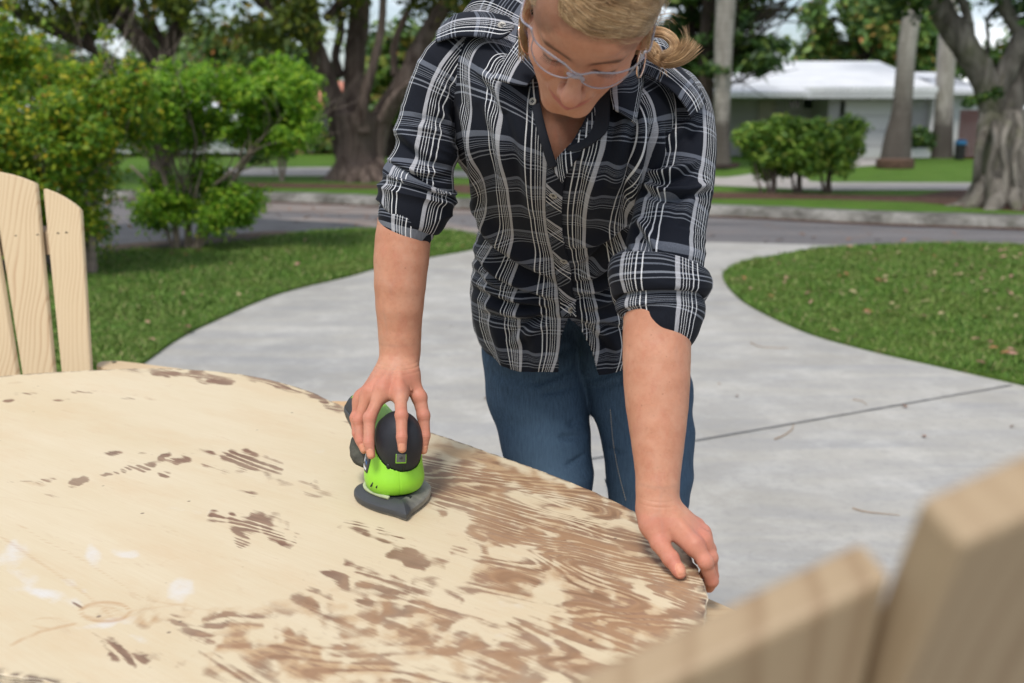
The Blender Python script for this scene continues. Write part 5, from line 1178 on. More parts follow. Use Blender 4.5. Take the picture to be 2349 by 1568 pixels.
# ---- head frame
PH, RO = R(56), R(13)
hx = np.array([1, 0, 0.]); hf = np.array([0, -math.cos(PH), -math.sin(PH)]); hu = np.array([0, -math.sin(PH), math.cos(PH)])
def roll(v): return np.array([v[0] * math.cos(RO) + v[2] * math.sin(RO), v[1], -v[0] * math.sin(RO) + v[2] * math.cos(RO)])
HM = np.stack([roll(hx), roll(hf), roll(hu)], 1).astype(np.float32)      # columns: x, forward, up
HO = nv(W(1331, 138, 1.215)) - HM[:, 1] * .072
def hw(x, f, u): return HO + HM @ V3(x, f, u)
def f_head(p):
    q = (p - HO) @ HM; ax = np.abs(q[:, 0]); s = np.stack([ax, q[:, 1], q[:, 2]], 1)     # mirrored half
    d = ellip(q, V3(0, -.012, .035), (.0715, .094, .080))
    d = smin(d, ellip(q, V3(0, .026, .040), (.060, .055, .056)), .03)
    d = smin(d, ellip(q, V3(0, .018, -.030), (.0565, .058, .070)), .03)
    d = smin(d, rcone(s, V3(.0475, .004, -.050), V3(.0165, .058, -.098), .0185, .0160), .028)
    d = smin(d, rcone(s, V3(0, .062, -.100), V3(.011, .062, -.100), .0155, .0135), .02)
    d = smin(d, ellip(s, V3(.035, .050, -.029), (.025, .024, .022)), .022)
    d = smin(d, ellip(q, V3(0, .064, -.066), (.028, .0235, .026)), .02)
    d = smin(d, rcone(s, V3(.006, .0745, .013), V3(.040, .066, .016), .0075, .006), .012)
    d = smax(d, -ellip(s, V3(.031, .088, -.001), (.0165, .013, .0105)), .012)
    d = smin(d, np.linalg.norm(s - V3(.0305, .0635, -.003), axis=1) - .0128, .005)
    ec = np.hypot(s[:, 2] - .0075 + 6 * (ax - .031) ** 2, 0) ; d = d + .0006 * np.exp(-(ec / .0012) ** 2) * np.exp(-((ax - .031) / .014) ** 4) * (q[:, 1] > .055)
    el = s[:, 2] + .0088 - 8 * (ax - .0305) ** 2; d = d + .0010 * np.exp(-(el / .0011) ** 2) * np.exp(-((ax - .0305) / .0135) ** 6) * (q[:, 1] > .06)
    d = smin(d, rcone(q, V3(0, .0745, .006), V3(0, .0980, -.034), .0066, .0102), .010)
    d = smin(d, np.linalg.norm(q - V3(0, .0985, -.0385), axis=1) - .0120, .008)
    d = smin(d, ellip(s, V3(.0118, .0890, -.0435), (.0062, .0088, .0068)), .006)
    d = smax(d, -ellip(s, V3(.0062, .0965, -.0525), (.0034, .0050, .0040)), .003)
    # lips: a gentle closed smile
    d = smin(d, rcone(s, V3(.0, .0872, -.0640), V3(.0250, .0745, -.0610), .0042, .0018), .006)
    d = smin(d, rcone(s, V3(.0, .0860, -.0745), V3(.0200, .0760, -.0665), .0056, .0022), .006)
    lu = -.0690 + 11.0 * ax ** 2; lf = .0912 - 20 * ax ** 2
    gr = np.hypot(q[:, 2] - np.minimum(lu, -.0605), q[:, 1] - lf) ; d = d + .0020 * np.exp(-(gr / .0022) ** 2) * (ax < .0275)
    cr = np.hypot(s[:, 0] - .0285 - (s[:, 2] + .052) * -.35, np.maximum(np.abs(s[:, 2] + .052) - .012, 0)); d = d + .0013 * np.exp(-(cr / .0035) ** 2)
    return d
def f_ears(p):
    q = (p - HO) @ HM; s = np.stack([np.abs(q[:, 0]), q[:, 1], q[:, 2]], 1)
    e = ellip(s, V3(.0755, -.014, -.016), (.0060, .016, .029)); e = smin(e, np.linalg.norm(s - V3(.0735, -.006, -.044), axis=1) - .0068, .006)
    return smax(e, -ellip(s, V3(.082, -.010, -.012), (.0050, .008, .016)), .004)
nk0 = hw(0, -.022, -.055); nk1 = PW_(1330, 215, 1.505)
def f_neck(p):
    d = rcone(p, nk0, nk1, .051, .056)
    q = (p - HO) @ HM
    return d
ch1, ch2, ch3 = PW_(1285, 330, 1.515), PW_(1110, 180, 1.56), PW_(1520, 270, 1.54)
def f_chest(p):
    d = ellip(p, ch1, (.105, .092, .105)); d = smin(d, rcone(p, ch2, ch3, .052, .052), .05)
    d = smin(d, rcone(p, PW_(1280, 420, 1.64), PW_(1285, 560, 1.76), .075, .060), .06)
    # collar bones
    for a, b in (((1290, 245, 1.432), (1180, 190, 1.47)), ((1335, 250, 1.428), (1460, 240, 1.46))): d = smin(d, rcone(p, PW_(*a), PW_(*b), .008, .008), .02)
    return d
# ---- arms.  (px, py, Y, radius)
AR = [(1090, 165, 1.56, .040), (1015, 240, 1.55, .036), (972, 370, 1.525, .036), (940, 455, 1.50, .037), (928, 520, 1.49, .0375), (921, 590, 1.48, .0385), (917, 680, 1.47, .0345), (917, 760, 1.47, .0295), (918, 815, 1.465, .0275)]
AL = [(1530, 250, 1.52, .040), (1552, 400, 1.44, .038), (1532, 540, 1.39, .040), (1512, 660, 1.345, .042), (1508, 740, 1.325, .0430), (1506, 830, 1.305, .0425), (1507, 920, 1.285, .0395), (1509, 1010, 1.262, .0325), (1509, 1090, 1.242, .0262), (1508, 1150, 1.226, .0232)]
def limb(L_): 
    C_ = [tuple(PW_(a, b, c)) + (r_,) for a, b, c, r_ in L_]; D_ = catmull(C_, int(len(C_) * 1.7)); return [D_[i, :3].astype(np.float32) for i in range(len(D_))], D_[:, 3]
aR, rR_ = limb(AR); aL, rL_ = limb(AL)
def f_armR(p): return chain(p, aR, rR_, .012)
def f_armL(p):
    d = chain(p, aL, rL_, .012)
    q = np.linalg.norm(p - PW_(1512, 768, 1.285), axis=1); return d + .0035 * np.exp(-(q / .018) ** 2)     # hollow of the elbow
# ---- right hand on the sander
wr = PW_(918, 835, 1.462)
hR = dict(
    index=[(917.5, 900, 1.402, .0100), (921.0, 954, 1.366, .0092), (921.6, 1003, 1.3485, .0082), (922.5, 1030, 1.3445, .0068)],
    middle=[(878, 894, 1.408, .0102), (848, 960, 1.386, .0094), (846.0, 1016, 1.368, .0083), (851, 1044, 1.362, .0068)],
    ring=[(848, 900, 1.420, .0098), (823, 966, 1.404, .0090), (828, 1012, 1.390, .0080), (835, 1032, 1.384, .0066)],
    little=[(828, 912, 1.436, .0088), (815, 960, 1.424, .0078), (818, 995, 1.412, .0070), (823, 1012, 1.408, .0060)],
    thumb=[(935, 862, 1.440, .0150), (962, 913, 1.424, .0115), (971.5, 955, 1.412, .0096), (974.5, 1000, 1.402, .0086), (971, 1034, 1.398, .0066)])
HR_ = {k: ([PW_(a, b, c) for a, b, c, _ in v], [q[3] * .94 for q in v]) for k, v in hR.items()}
def f_handR(p):
    d = rcone(p, PW_(918, 812, 1.466), wr, .0275, .0255)
    for k, e in (('index', .019), ('middle', .019), ('ring', .017), ('little', .0145)):
        m0 = HR_[k][0][0]; a = wr * .82 + m0 * .18 + (0.10 * (m0 - wr)); a2 = m0 - V3(0, 0, 1) * .006
        d = smin(d, rcone(p, a, a2, .0195, .0120), .016)
    d = smin(d, rcone(p, wr - V3(0, 0, .01), HR_['thumb'][0][0], .018, .016), .02)
    fing = None
    for k, (P_, r_) in HR_.items():
        e = chain(p, P_, r_, .003)
        for j in (0, 1):                                              # knuckle swelling
            e = smin(e, np.linalg.norm(p - P_[j + (1 if k == 'thumb' else 0)] - V3(0, -.0012, .0015), axis=1) - r_[j + (1 if k == 'thumb' else 0)] * 1.04, .004)
        fing = e if fing is None else np.minimum(fing, e)
    d = smin(d, fing, .010)
    cw = PW_(918, 842, 1.44)
    for dz, am in ((0, .0006), (.005, .0004), (-.006, .0004)): d = d + am * np.exp(-((p[:, 2] - cw[2] - dz - .02 * (p[:, 0] - cw[0])) / .0011) ** 2)
    # veins
    for a_, b_, c_ in (((905, 868, 1.435), (888, 882, 1.42), (866, 896, 1.415)), ((925, 862, 1.43), (930, 880, 1.42), (944, 895, 1.418)), ((896, 860, 1.436), (900, 880, 1.42), (899, 896, 1.408))):
        a_, b_, c_ = [PW_(x_, y_, Y_ - .004) for x_, y_, Y_ in (a_, b_, c_)]; d = smin(d, rcone(p, a_, b_, .0016, .0016), .004); d = smin(d, rcone(p, b_, c_, .0016, .0012), .004)
    # tendons
    for k in ('index', 'middle', 'ring'):
        m0 = HR_[k][0][0] + V3(0, -.0045, .0055); t0 = wr + V3(0, -.010, .020); d = smin(d, rcone(p, m0, t0 * .7 + m0 * .3, .0042, .0030), .008)
    return d
# ---- left hand over the table edge
wl_ = PW_(1508, 1165, 1.224)
hL = dict(
    thumb=[(1497, 1205, 1.205, .0160), (1513, 1246, 1.186, .0128), (1538, 1282, 1.164, .0108), (1556, 1308, 1.149, .0092), (1560, 1315, 1.1455, .0080)],
    index=[(1594, 1250, 1.172, .0115), (1618, 1290, 1.160, .0100), (1633, 1333, 1.164, .0090), (1626, 1347, 1.176, .0080)],
    middle=[(1614, 1238, 1.188, .0112), (1629, 1280, 1.182, .0098), (1634, 1322, 1.186, .0088), (1622, 1338, 1.196, .0078)],
    ring=[(1612, 1222, 1.206, .0105), (1626, 1262, 1.206, .0094), (1628, 1300, 1.208, .0084), (1615, 1318, 1.214, .0074)],
    little=[(1598, 1206, 1.222, .0095), (1610, 1240, 1.226, .0082), (1611, 1272, 1.228, .0074), (1602, 1286, 1.230, .0066)])
HL_ = {k: ([PW_(a, b, c) for a, b, c, _ in v], [q[3] * .93 for q in v]) for k, v in hL.items()}
def f_handL(p):
    d = rcone(p, PW_(1508, 1130, 1.232), wl_, .0242, .0240)
    for k in ('index', 'middle', 'ring', 'little'):
        m0 = HL_[k][0][0]; a = wl_ + (m0 - wl_) * .12; d = smin(d, rcone(p, a, m0 - V3(.002, 0, .003), .0190, .0118), .012)
    d = smin(d, rcone(p, wl_ - V3(.006, 0, .006), HL_['thumb'][0][0], .0185, .0165), .018)
    fing = None
    for k, (P_, r_) in HL_.items():
        e = chain(p, P_, r_, .003)
        j = 2 if k == 'thumb' else 1; e = smin(e, np.linalg.norm(p - P_[j] - V3(0, -.001, .0012), axis=1) - r_[j] * 1.06, .004)
        fing = e if fing is None else np.minimum(fing, e)
    d = smin(d, fing, .008)
    m0 = HL_['index'][0][0] + V3(0, -.003, .006); d = smin(d, rcone(p, m0, wl_ * .5 + m0 * .5 + V3(0, -.003, .008), .0040, .0030), .008)
    cw = PW_(1512, 1166, 1.196)
    for dz in (0, .006): d = d + .0008 * np.exp(-((p[:, 2] - cw[2] - dz) / .0012) ** 2) * np.exp(-((p[:, 0] - cw[0]) / .02) ** 2)
    return d
def bb(*L_): a = np.array([q for l in L_ for q in l]); return a.min(0), a.max(0)
hb = np.array([hw(x, f, u) for x in (-.085, .085) for f in (-.115, .118) for u in (-.12, .12)])
lR = [p for P_, _ in HR_.values() for p in P_] + [wr, PW_(918, 800, 1.466)]; lL = [p for P_, _ in HL_.values() for p in P_] + [wl_, PW_(1508, 1130, 1.232)]
F_head = bounded(f_head, hb.min(0), hb.max(0), .035); F_ears = bounded(f_ears, hb.min(0), hb.max(0), .03)
F_hR = bounded(f_handR, np.min(lR, 0) - .03, np.max(lR, 0) + .03, .03); F_hL = bounded(f_handL, np.min(lL, 0) - .03, np.max(lL, 0) + .03, .03)
F_aR = bounded(f_armR, np.min(aR, 0) - .05, np.max(aR, 0) + .05, .05); F_aL = bounded(f_armL, np.min(aL, 0) - .05, np.max(aL, 0) + .05, .05)
def f_body(p):
    d = f_chest(p); d = smin(d, f_neck(p), .035)
    hd = smin(F_head(p), F_ears(p), .005); d = smin(d, hd, .014)
    d = smin(d, F_aR(p), .05); d = smin(d, F_aL(p), .05)
    d = smin(d, F_hR(p), .010); d = smin(d, F_hL(p), .010)
    return d
def creases(d, p, H_, amp=.00028):
    for k, (P_, r_) in H_.items():
        for j in range(1, len(P_) - 1):
            if k == 'thumb' and j == 1: continue
            a = P_[j + 1] - P_[j - 1]; a = a / np.linalg.norm(a); t = (p - P_[j]) @ a; w_ = np.exp(-(np.linalg.norm(p - P_[j], axis=1) / (r_[j] * 1.5)) ** 4)
            for o_ in (-.0032, 0, .0034): d = d + amp * w_ * np.exp(-((t - o_) / .0009) ** 2)
    return d
fR0, fL0 = f_handR, f_handL
def dipN(p, H_, keys, dirs):
    d = 0
    for k in keys:
        P_, r_ = H_[k]; ax_ = P_[-1] - P_[-2]; ax_ = ax_ / np.linalg.norm(ax_); o_ = V3(*dirs.get(k, (0, -1, .35))); o_ = o_ - ax_ * (o_ @ ax_); o_ = o_ / np.linalg.norm(o_); s_ = np.cross(ax_, o_); c_ = P_[-1] - ax_ * .0015 + o_ * r_[-1]; q_ = p - c_
        rr_q = (np.abs(q_ @ s_ / .0054) ** 3 + np.abs(q_ @ ax_ / .0068) ** 3) ** .33; d = d + .0005 * np.exp(-((rr_q - 1.05) / .16) ** 2) * (np.abs(q_ @ o_) < .006)
    return d
nd = dict(thumb=(.8, -.6, .2))
F_hR = bounded(lambda p: creases(fR0(p), p, HR_) + dipN(p, HR_, ('index', 'middle', 'ring', 'thumb'), nd), np.min(lR, 0) - .03, np.max(lR, 0) + .03, .03)
F_hL = bounded(lambda p: creases(fL0(p), p, HL_) + dipN(p, HL_, ('thumb',), dict(thumb=(.1, -.5, .85))), np.min(lL, 0) - .03, np.max(lL, 0) + .03, .03)
RB, LB = (V3(-.31, 1.20, .68), V3(-.088, 1.62, 1.168)), (V3(.10, 1.04, .64), V3(.34, 1.46, 1.080))
def in_box(p, b): return ((p > b[0]) & (p < b[1])).all(1)
def in_head(p): q = (p - HO) @ HM; return (np.abs(q[:, 0]) < .095) & (q[:, 2] > -.118) & (q[:, 1] > -.04) & (q[:, 1] < .14) & (q[:, 2] < .11)
def arms_only(p):
    d = smin(F_aR(p), F_aL(p), .01); d = smin(d, F_hR(p), .010); return smin(d, F_hL(p), .010)
BV = []; BF = []; BN = []; nb = 0
def piece(fn, lo, hi, h, keep, B=10):
    global nb
    v, f = sdf_mesh(fn, lo, hi, h, B); k = keep(v[f].mean(1)); f = f[k]; u_ = np.unique(f); m_ = np.zeros(len(v), np.int32); m_[u_] = np.arange(len(u_)); v = v[u_]; BV.append(v); BF.append(m_[f] + nb); BN.append(grad(fn, v, h * .45)); nb += len(v)
piece(f_body, (-.30, 1.08, .80), (.34, 1.86, 1.62), .0042, lambda c_: ~in_box(c_, RB) & ~in_box(c_, LB) & ~in_head(c_), 8)
for b_, zc in ((RB, float(wr[2]) + .035), (LB, float(wl_[2]) + .035)):
    up0 = V3(b_[0][0], b_[0][1], zc - .003); piece(arms_only, up0 - V3(.01, .01, .008), b_[1] + V3(.01, .01, .006), .0030, lambda c_: in_box(c_, (up0, b_[1] + V3(0, 0, .004))), 8)
    hi0 = V3(b_[1][0], b_[1][1], zc); piece(arms_only, b_[0], hi0 + V3(.01, .01, .006), .0015, lambda c_: in_box(c_, (b_[0], hi0)), 8)
piece(f_body, hb.min(0) - .01, hb.max(0) + .01, .0016, in_head, 8)
bv = np.concatenate(BV); bf = np.concatenate(BF); bn = np.concatenate(BN)
# colour masks that belong to the skin itself
q = (bv - HO) @ HM; ax = np.abs(q[:, 0]); inh = (np.abs(q) < .13).all(1)
lipm = np.exp(-((q[:, 2] + .0690 - 11 * ax ** 2) / (.0085 - ax * .22)) ** 4) * np.exp(-(ax / .0255) ** 8) * (q[:, 1] > .07) * inh
brow = np.exp(-((q[:, 2] - .0130 - .12 * ax + 4.0 * (ax - .028) ** 2) / .0036) ** 2) * (1 / (1 + np.exp(-(ax - .012) / .002))) * (1 / (1 + np.exp((ax - .047) / .003))) * (q[:, 1] > .04) * inh
lash = np.exp(-((q[:, 2] + .0085 + 9 * (ax - .0305) ** 2 * -1.2) / .0016) ** 2) * np.exp(-((ax - .0305) / .0135) ** 6) * (q[:, 1] > .06) * inh
rootm = inh * np.clip((q[:, 2] + .35 * np.maximum(ax - .03, 0) * 4 - .050) / .012, 0, 1) * (q[:, 1] > .0) + inh * (ax > .055) * np.clip((ax - .062) / .008, 0, 1) * (q[:, 2] > -.004) * .8
rootm = np.clip(rootm + .25 * vnoise(bv * 260) * (rootm > .05), 0, 1)
redm = .55 * np.exp(-(np.linalg.norm(q - V3(0, .10, -.04), axis=1) / .015) ** 2) * inh + .35 * np.exp(-(np.linalg.norm(np.stack([ax, q[:, 1], q[:, 2]], 1) - V3(.042, .06, -.03), axis=1) / .025) ** 2) * inh + .5 * np.exp(-(np.linalg.norm(np.stack([ax, q[:, 1], q[:, 2]], 1) - V3(.077, -.014, -.016), axis=1) / .03) ** 2) * inh
nailm = np.zeros(len(bv)); redm = redm + .30 * (in_box(bv, (RB[0], V3(0, 9, float(wr[2]))) ) | in_box(bv, (LB[0], V3(9, 9, float(wl_[2])))))
def dotm(P_, rad): return np.exp(-(np.linalg.norm(bv - P_, axis=1) / rad) ** 2)
for H_ in (HR_, HL_):
    for k, (P_, r_) in H_.items():
        for j in range(1, len(P_) - 1): redm += .55 * dotm(P_[j] + V3(0, -.004, .004), .011)
        redm += .45 * dotm(P_[-1], .012); redm += .5 * dotm(P_[0] + V3(0, 0, .006), .014)
nails = []
def nail_at(P_, r_, outd, w, l):
    """a nail plate: disc of skin near the tip, facing outd"""
    ax_ = (P_[-1] - P_[-2]); ax_ = ax_ / np.linalg.norm(ax_); o_ = outd - ax_ * (outd @ ax_); o_ /= np.linalg.norm(o_); s_ = np.cross(ax_, o_); c_ = P_[-1] - ax_ * .0015 + o_ * r_[-1]
    rel_ = bv - c_; nails.append((c_, ax_, o_, s_, w, l, r_[-1])); return ((np.abs(rel_ @ s_ / w) ** 3 + np.abs(rel_ @ ax_ / l) ** 3) < 1) * (rel_ @ o_ > -.006)
for k in ('index', 'middle', 'ring'): nailm = np.maximum(nailm, nail_at(*HR_[k], V3(0, -1, .35), .0052, .0066))
nailm = np.maximum(nailm, nail_at(*HR_['thumb'], V3(.8, -.6, .2), .0056, .0074)); nailm = np.maximum(nailm, nail_at(*HL_['thumb'], V3(.1, -.5, .85), .0066, .0080))
o = mesh_np('body', bv - nv(woman.location), bf, M_skin, woman, attrs=dict(lip=lipm, red=np.clip(redm, 0, 1), brow=np.clip(brow * 1.5 + lash * 2.0 + rootm * .55, 0, 1), nail=nailm * .55))
set_normals(o, bn)
# ================================================================ WOMAN: clothes
WO = nv(woman.location)
def plaid(name, rot=0.0):
    n = NT(name, .8, .15); uv = n.coord('UV')
    if rot: uv = n.mapping(uv, rot=(0, 0, R(rot)))
    s_ = n.sep(uv); fu = n.math('FRACT', n.math('DIVIDE', s_[0], .0665)); fv = n.math('FRACT', n.math('DIVIDE', s_[1], .0665))
    blk = (0.0055, 0.0062, 0.0095); navy = (0.010, 0.013, 0.022)
    def bands(L_, P_, bg):            # list of (start mm, end mm, colour)
        st = [(0.0, bg)]
        for a, b, c_ in L_: st += [(a / P_, c_), (b / P_, bg)]
        return st
    W_ = (.64, .64, .645); g1 = (.36, .36, .38); g2 = (.095, .103, .122); g3 = (.15, .16, .18)
    vcol = n.ramp(fu, *bands([(3, 4.5, W_), (10.5, 12.2, W_), (16.4, 17.2, W_), (20.2, 21.0, W_), (24.0, 24.8, W_), (27.6, 33.4, g1)], 66.5, (0, 0, 0)), interp='CONSTANT')
    hcol = n.ramp(fv, *bands([(2, 8.5, g2), (10.8, 11.6, g2), (13.6, 14.4, g3), (16.4, 17.2, g2), (18.6, 19.4, g3), (20.8, 21.6, g2), (26, 28.2, g3), (32.5, 34.2, g3)], 66.5, (0, 0, 0)), interp='CONSTANT')
    bg_ = n.mix(n.noise(3, uv, 3), blk, navy)
    a = n.mix(1.0, bg_, hcol, 'ADD'); vm = n.node('ShaderNodeRGBToBW'); n.L(vcol, vm.inputs[0])
    has = n.ramp(vm.outputs[0], (0.0, 0), (0.1, 1)); vv = n.mix(1.0, vcol, n.mix(.6, (0, 0, 0), hcol), 'ADD'); a = n.mix(n.math('MULTIPLY', has, .93), a, vv)
    th = n.noise(900, uv, 2); n.col(n.mix(.22, a, n.mix(1.0, a, n.ramp(th, (.35, .3), (.65, 1.6)), 'MULTIPLY')))
    n.bump(n.noise(700, uv, 3), .12, .0008); n.inp('Sheen Weight', .04); n.inp('Sheen Roughness', .4); return n.m
M_plaid = plaid('dark_plaid_cotton'); M_plaid_bias = plaid('dark_plaid_cotton_bias', 45); M_plaid_x = plaid('dark_plaid_cotton_turned', 90)
M_navy = simple('dark_navy_cotton', (0.013, 0.015, 0.022), .8, .2, 30, .1, 700)
M_btn = simple('grey_shell_button', (0.33, 0.31, 0.27), .3, .15, 200, spec=.6)

# --- torso: control net (px, py, Y) of the front, closed round the back
ROWS = [
 [(1192, 92, 1.50), (1203, 120, 1.47), (1228, 160, 1.43), (1300, 200, 1.415), (1398, 205, 1.405), (1440, 180, 1.43), (1464, 140, 1.46)],
 [(1090, 62, 1.52), (1110, 92, 1.475), (1170, 150, 1.425), (1290, 225, 1.395), (1415, 235, 1.385), (1490, 215, 1.40), (1540, 165, 1.465)],
 [(1035, 115, 1.53), (1068, 140, 1.47), (1150, 190, 1.405), (1285, 270, 1.378), (1425, 285, 1.362), (1510, 275, 1.38), (1580, 240, 1.46)],
 [(1030, 240, 1.53), (1070, 240, 1.455), (1150, 260, 1.398), (1280, 325, 1.372), (1420, 340, 1.355), (1500, 345, 1.375), (1565, 340, 1.46)],
 [(1042, 345, 1.56), (1075, 340, 1.475), (1150, 340, 1.405), (1275, 385, 1.388), (1398, 400, 1.368), (1478, 410, 1.39), (1520, 420, 1.49)],
 [(1082, 430, 1.61), (1105, 428, 1.535), (1165, 420, 1.448), (1270, 448, 1.422), (1378, 460, 1.410), (1448, 470, 1.44), (1490, 480, 1.53)],
 [(1095, 500, 1.68), (1115, 510, 1.60), (1175, 508, 1.53), (1272, 522, 1.50), (1368, 532, 1.49), (1430, 540, 1.52), (1474, 545, 1.60)],
 [(1096, 555, 1.73), (1115, 570, 1.655), (1182, 582, 1.60), (1288, 602, 1.575), (1370, 602, 1.57), (1432, 600, 1.59), (1470, 600, 1.68)],
 [(1087, 620, 1.78), (1110, 640, 1.695), (1184, 656, 1.645), (1298, 668, 1.62), (1382, 662, 1.62), (1442, 655, 1.64), (1480, 650, 1.74)],
 [(1084, 690, 1.81), (1110, 712, 1.705), (1190, 730, 1.665), (1306, 738, 1.64), (1392, 735, 1.645), (1452, 728, 1.665), (1490, 718, 1.77)],
 [(1090, 748, 1.83), (1118, 782, 1.715), (1196, 800, 1.678), (1300, 806, 1.655), (1396, 798, 1.66), (1458, 786, 1.68), (1497, 772, 1.79)],
 [(1098, 778, 1.84), (1140, 830, 1.715), (1196, 850, 1.690), (1284, 854, 1.665), (1385, 858, 1.665), (1445, 838, 1.69), (1503, 805, 1.80)]]
LEAN = [60, 58, 55, 50, 45, 38, 30, 22, 14, 8, 4, 2]; THK = [.10, .13, .17, .20, .21, .21, .20, .20, .21, .22, .23, .23]
NET = []
for r_, ln, tk in zip(ROWS, LEAN, THK):
    f = [PW_(*q_) for q_ in r_]; bd = V3(0, math.cos(R(ln)), math.sin(R(ln))); m_ = (f[0] + f[6]) / 2; e = (f[6] - f[0])
    back_ = [f[6] - e * .06 + bd * tk * .45, m_ + e * .25 + bd * tk * .80, m_ - e * .25 + bd * tk * .80, f[0] + e * .06 + bd * tk * .45]
    NET.append(f + back_)
NET = np.array(NET)                                             # (12, 11, 3)
NU, NV = 420, 340
g = np.stack([catmull(NET[i], NU, True) for i in range(12)])     # rows x NU
Gt = np.stack([catmull(g[:, j], NV) for j in range(NU)], 1)      # NV x NU x 3
# rest lengths -> cloth coordinates
du = np.linalg.norm(np.diff(np.concatenate([Gt, Gt[:, :1]], 1), axis=1), axis=2)[60:250].mean(0); uu = np.r_[0, np.cumsum(du)[:-1]]
dv = np.linalg.norm(np.diff(Gt, axis=0), axis=2)[:, NU // 11 * 1:NU // 11 * 5].mean(1); vv_ = np.r_[0, np.cumsum(dv)]
def gnormals(G_, closed=True):
    tu = (np.roll(G_, -1, 1) - np.roll(G_, 1, 1)) if closed else np.gradient(G_, axis=1); tv = np.gradient(G_, axis=0)
    n_ = np.cross(tu, tv); return n_ / (np.linalg.norm(n_, axis=2)[..., None] + 1e-12)
Nt = gnormals(Gt); cdir = Gt - Gt.mean(1)[:, None]; sg = np.sign((Nt * cdir).sum(2).mean()); Nt *= sg
Q = project(Gt.reshape(-1, 3)).reshape(NV, NU, 2)
def fold(Q_, L_, w, amp, sharp=1.0):
    """a crease along a line seen in the picture: ridge on one side, valley beside it; tapers at both ends"""
    best = np.full(Q_.shape[:2], 1e9); side = np.zeros(Q_.shape[:2]); tp = np.zeros(Q_.shape[:2]); P_ = catmull(L_, 12); n_ = len(P_) - 1
    for i in range(n_):
        (x0, y0), (x1, y1) = P_[i], P_[i + 1]; dx, dy = x1 - x0, y1 - y0; l2 = dx * dx + dy * dy + 1e-9
        t = np.clip(((Q_[..., 0] - x0) * dx + (Q_[..., 1] - y0) * dy) / l2, 0, 1); ex = Q_[..., 0] - x0 - t * dx; ey = Q_[..., 1] - y0 - t * dy
        d = np.hypot(ex, ey); k = d < best; best[k] = d[k]; side[k] = np.sign(dx * ey - dy * ex)[k]; tp[k] = ((i + t) / n_)[k]
    sd_ = best * side / w; env = np.sin(np.pi * np.clip(tp, 0, 1)) ** .6
    return amp * env * (np.exp(-(sd_ - .0) ** 2 * sharp) - .75 * np.exp(-(sd_ - 1.5) ** 2 * 1.2))
FOLDS = [([(1092, 455), (1130, 520), (1200, 580), (1292, 630)], 13, .012), ([(1100, 500), (1160, 570), (1230, 615), (1300, 650)], 11, .009), ([(1092, 560), (1140, 615), (1220, 655), (1300, 690)], 12, .012),
 ([(1090, 640), (1160, 675), (1240, 690), (1310, 712)], 12, .010), ([(1090, 600), (1130, 640), (1190, 668)], 9, .007), ([(1110, 700), (1180, 716), (1250, 716), (1305, 716)], 11, .008), ([(1305, 716), (1240, 745), (1170, 790)], 12, .006),
 ([(1312, 640), (1370, 610), (1420, 560), (1462, 510)], -12, .011), ([(1310, 665), (1380, 645), (1450, 600)], -11, .010), ([(1315, 708), (1370, 690), (1445, 660)], -11, .009), ([(1315, 716), (1360, 740), (1420, 800)], 12, .007), ([(1312, 720), (1385, 728), (1450, 745)], 10, .006),
 ([(1300, 560), (1290, 610), (1310, 650), (1300, 690)], 14, .003), ([(1470, 470), (1420, 520), (1350, 550), (1300, 560)], -12, .007),
 ([(1060, 240), (1080, 330), (1092, 430), (1100, 500)], 12, .007), ([(1120, 230), (1150, 330), (1160, 430)], 16, .005), ([(1160, 200), (1195, 300), (1215, 400), (1225, 500)], 18, .005),
 ([(1475, 240), (1470, 330), (1455, 430), (1445, 500)], 13, .008), ([(1510, 280), (1500, 360), (1470, 450)], 11, .009), ([(1540, 300), (1530, 370), (1490, 440)], 9, .008), ([(1440, 250), (1425, 330), (1405, 430)], 15, .005),
 ([(1350, 360), (1360, 440), (1340, 520)], 16, .004), ([(1130, 730), (1150, 790), (1160, 840)], 14, .005), ([(1215, 740), (1230, 790), (1235, 850)], 15, .004), ([(1400, 740), (1410, 800), (1405, 850)], 13, .004), ([(1100, 160), (1140, 200), (1160, 260)], 12, .005)]
disp = np.zeros((NV, NU))
for L_, w, a in FOLDS:
    disp += fold(Q, L_, abs(w), a * 1.5) if w > 0 else fold(Q, L_[::-1], abs(w), a * 1.5)
front = (Nt[..., 1] < .2)
disp *= np.clip(-Nt[..., 1] * 2 + .6, 0, 1)
cw_ = np.stack([uu[None] * np.ones((NV, 1)), vv_[:, None] * np.ones((1, NU)), np.zeros((NV, NU))], 2)
vk = .30 + .70 / (1 + np.exp(-(np.linspace(0, 1, NV)[:, None] - .50) / .05))
disp += vk * (.0030 * (1 - 2 * np.abs(vnoise(cw_ * np.array([9, 5, 1]) + 3))) + .0018 * (1 - 2 * np.abs(vnoise(cw_ * np.array([14, 20, 1]) + 8))))
_c3 = uu[int(round(3 / 11 * NU))]; disp = disp * (1 - .6 * np.exp(-((uu[None] - _c3) / .022) ** 2)); T = Gt + Nt * disp[..., None]
wob = .0011 * np.stack([vnoise(cw_ * 11 + 20), vnoise(cw_ * 13 + 40)], 2) 
gy, gx = np.gradient(disp); warp = np.stack([gx / (du.mean()), gy / (dv.mean())], 2) * .0022
UVt = np.stack([uu[None] * np.ones((NV, 1)), vv_[:, None] * np.ones((1, NU))], 2) + wob
Qt = project(T.reshape(-1, 3)).reshape(NV, NU, 2)
Fq = grid_faces(NU, NV, True)
fc = Qt.reshape(-1, 2)[Fq].mean(1); fy = T.reshape(-1, 3)[Fq][:, :, 1].mean(1); fr = (Nt.reshape(-1, 3)[Fq][:, :, 1].mean(1) < .1)
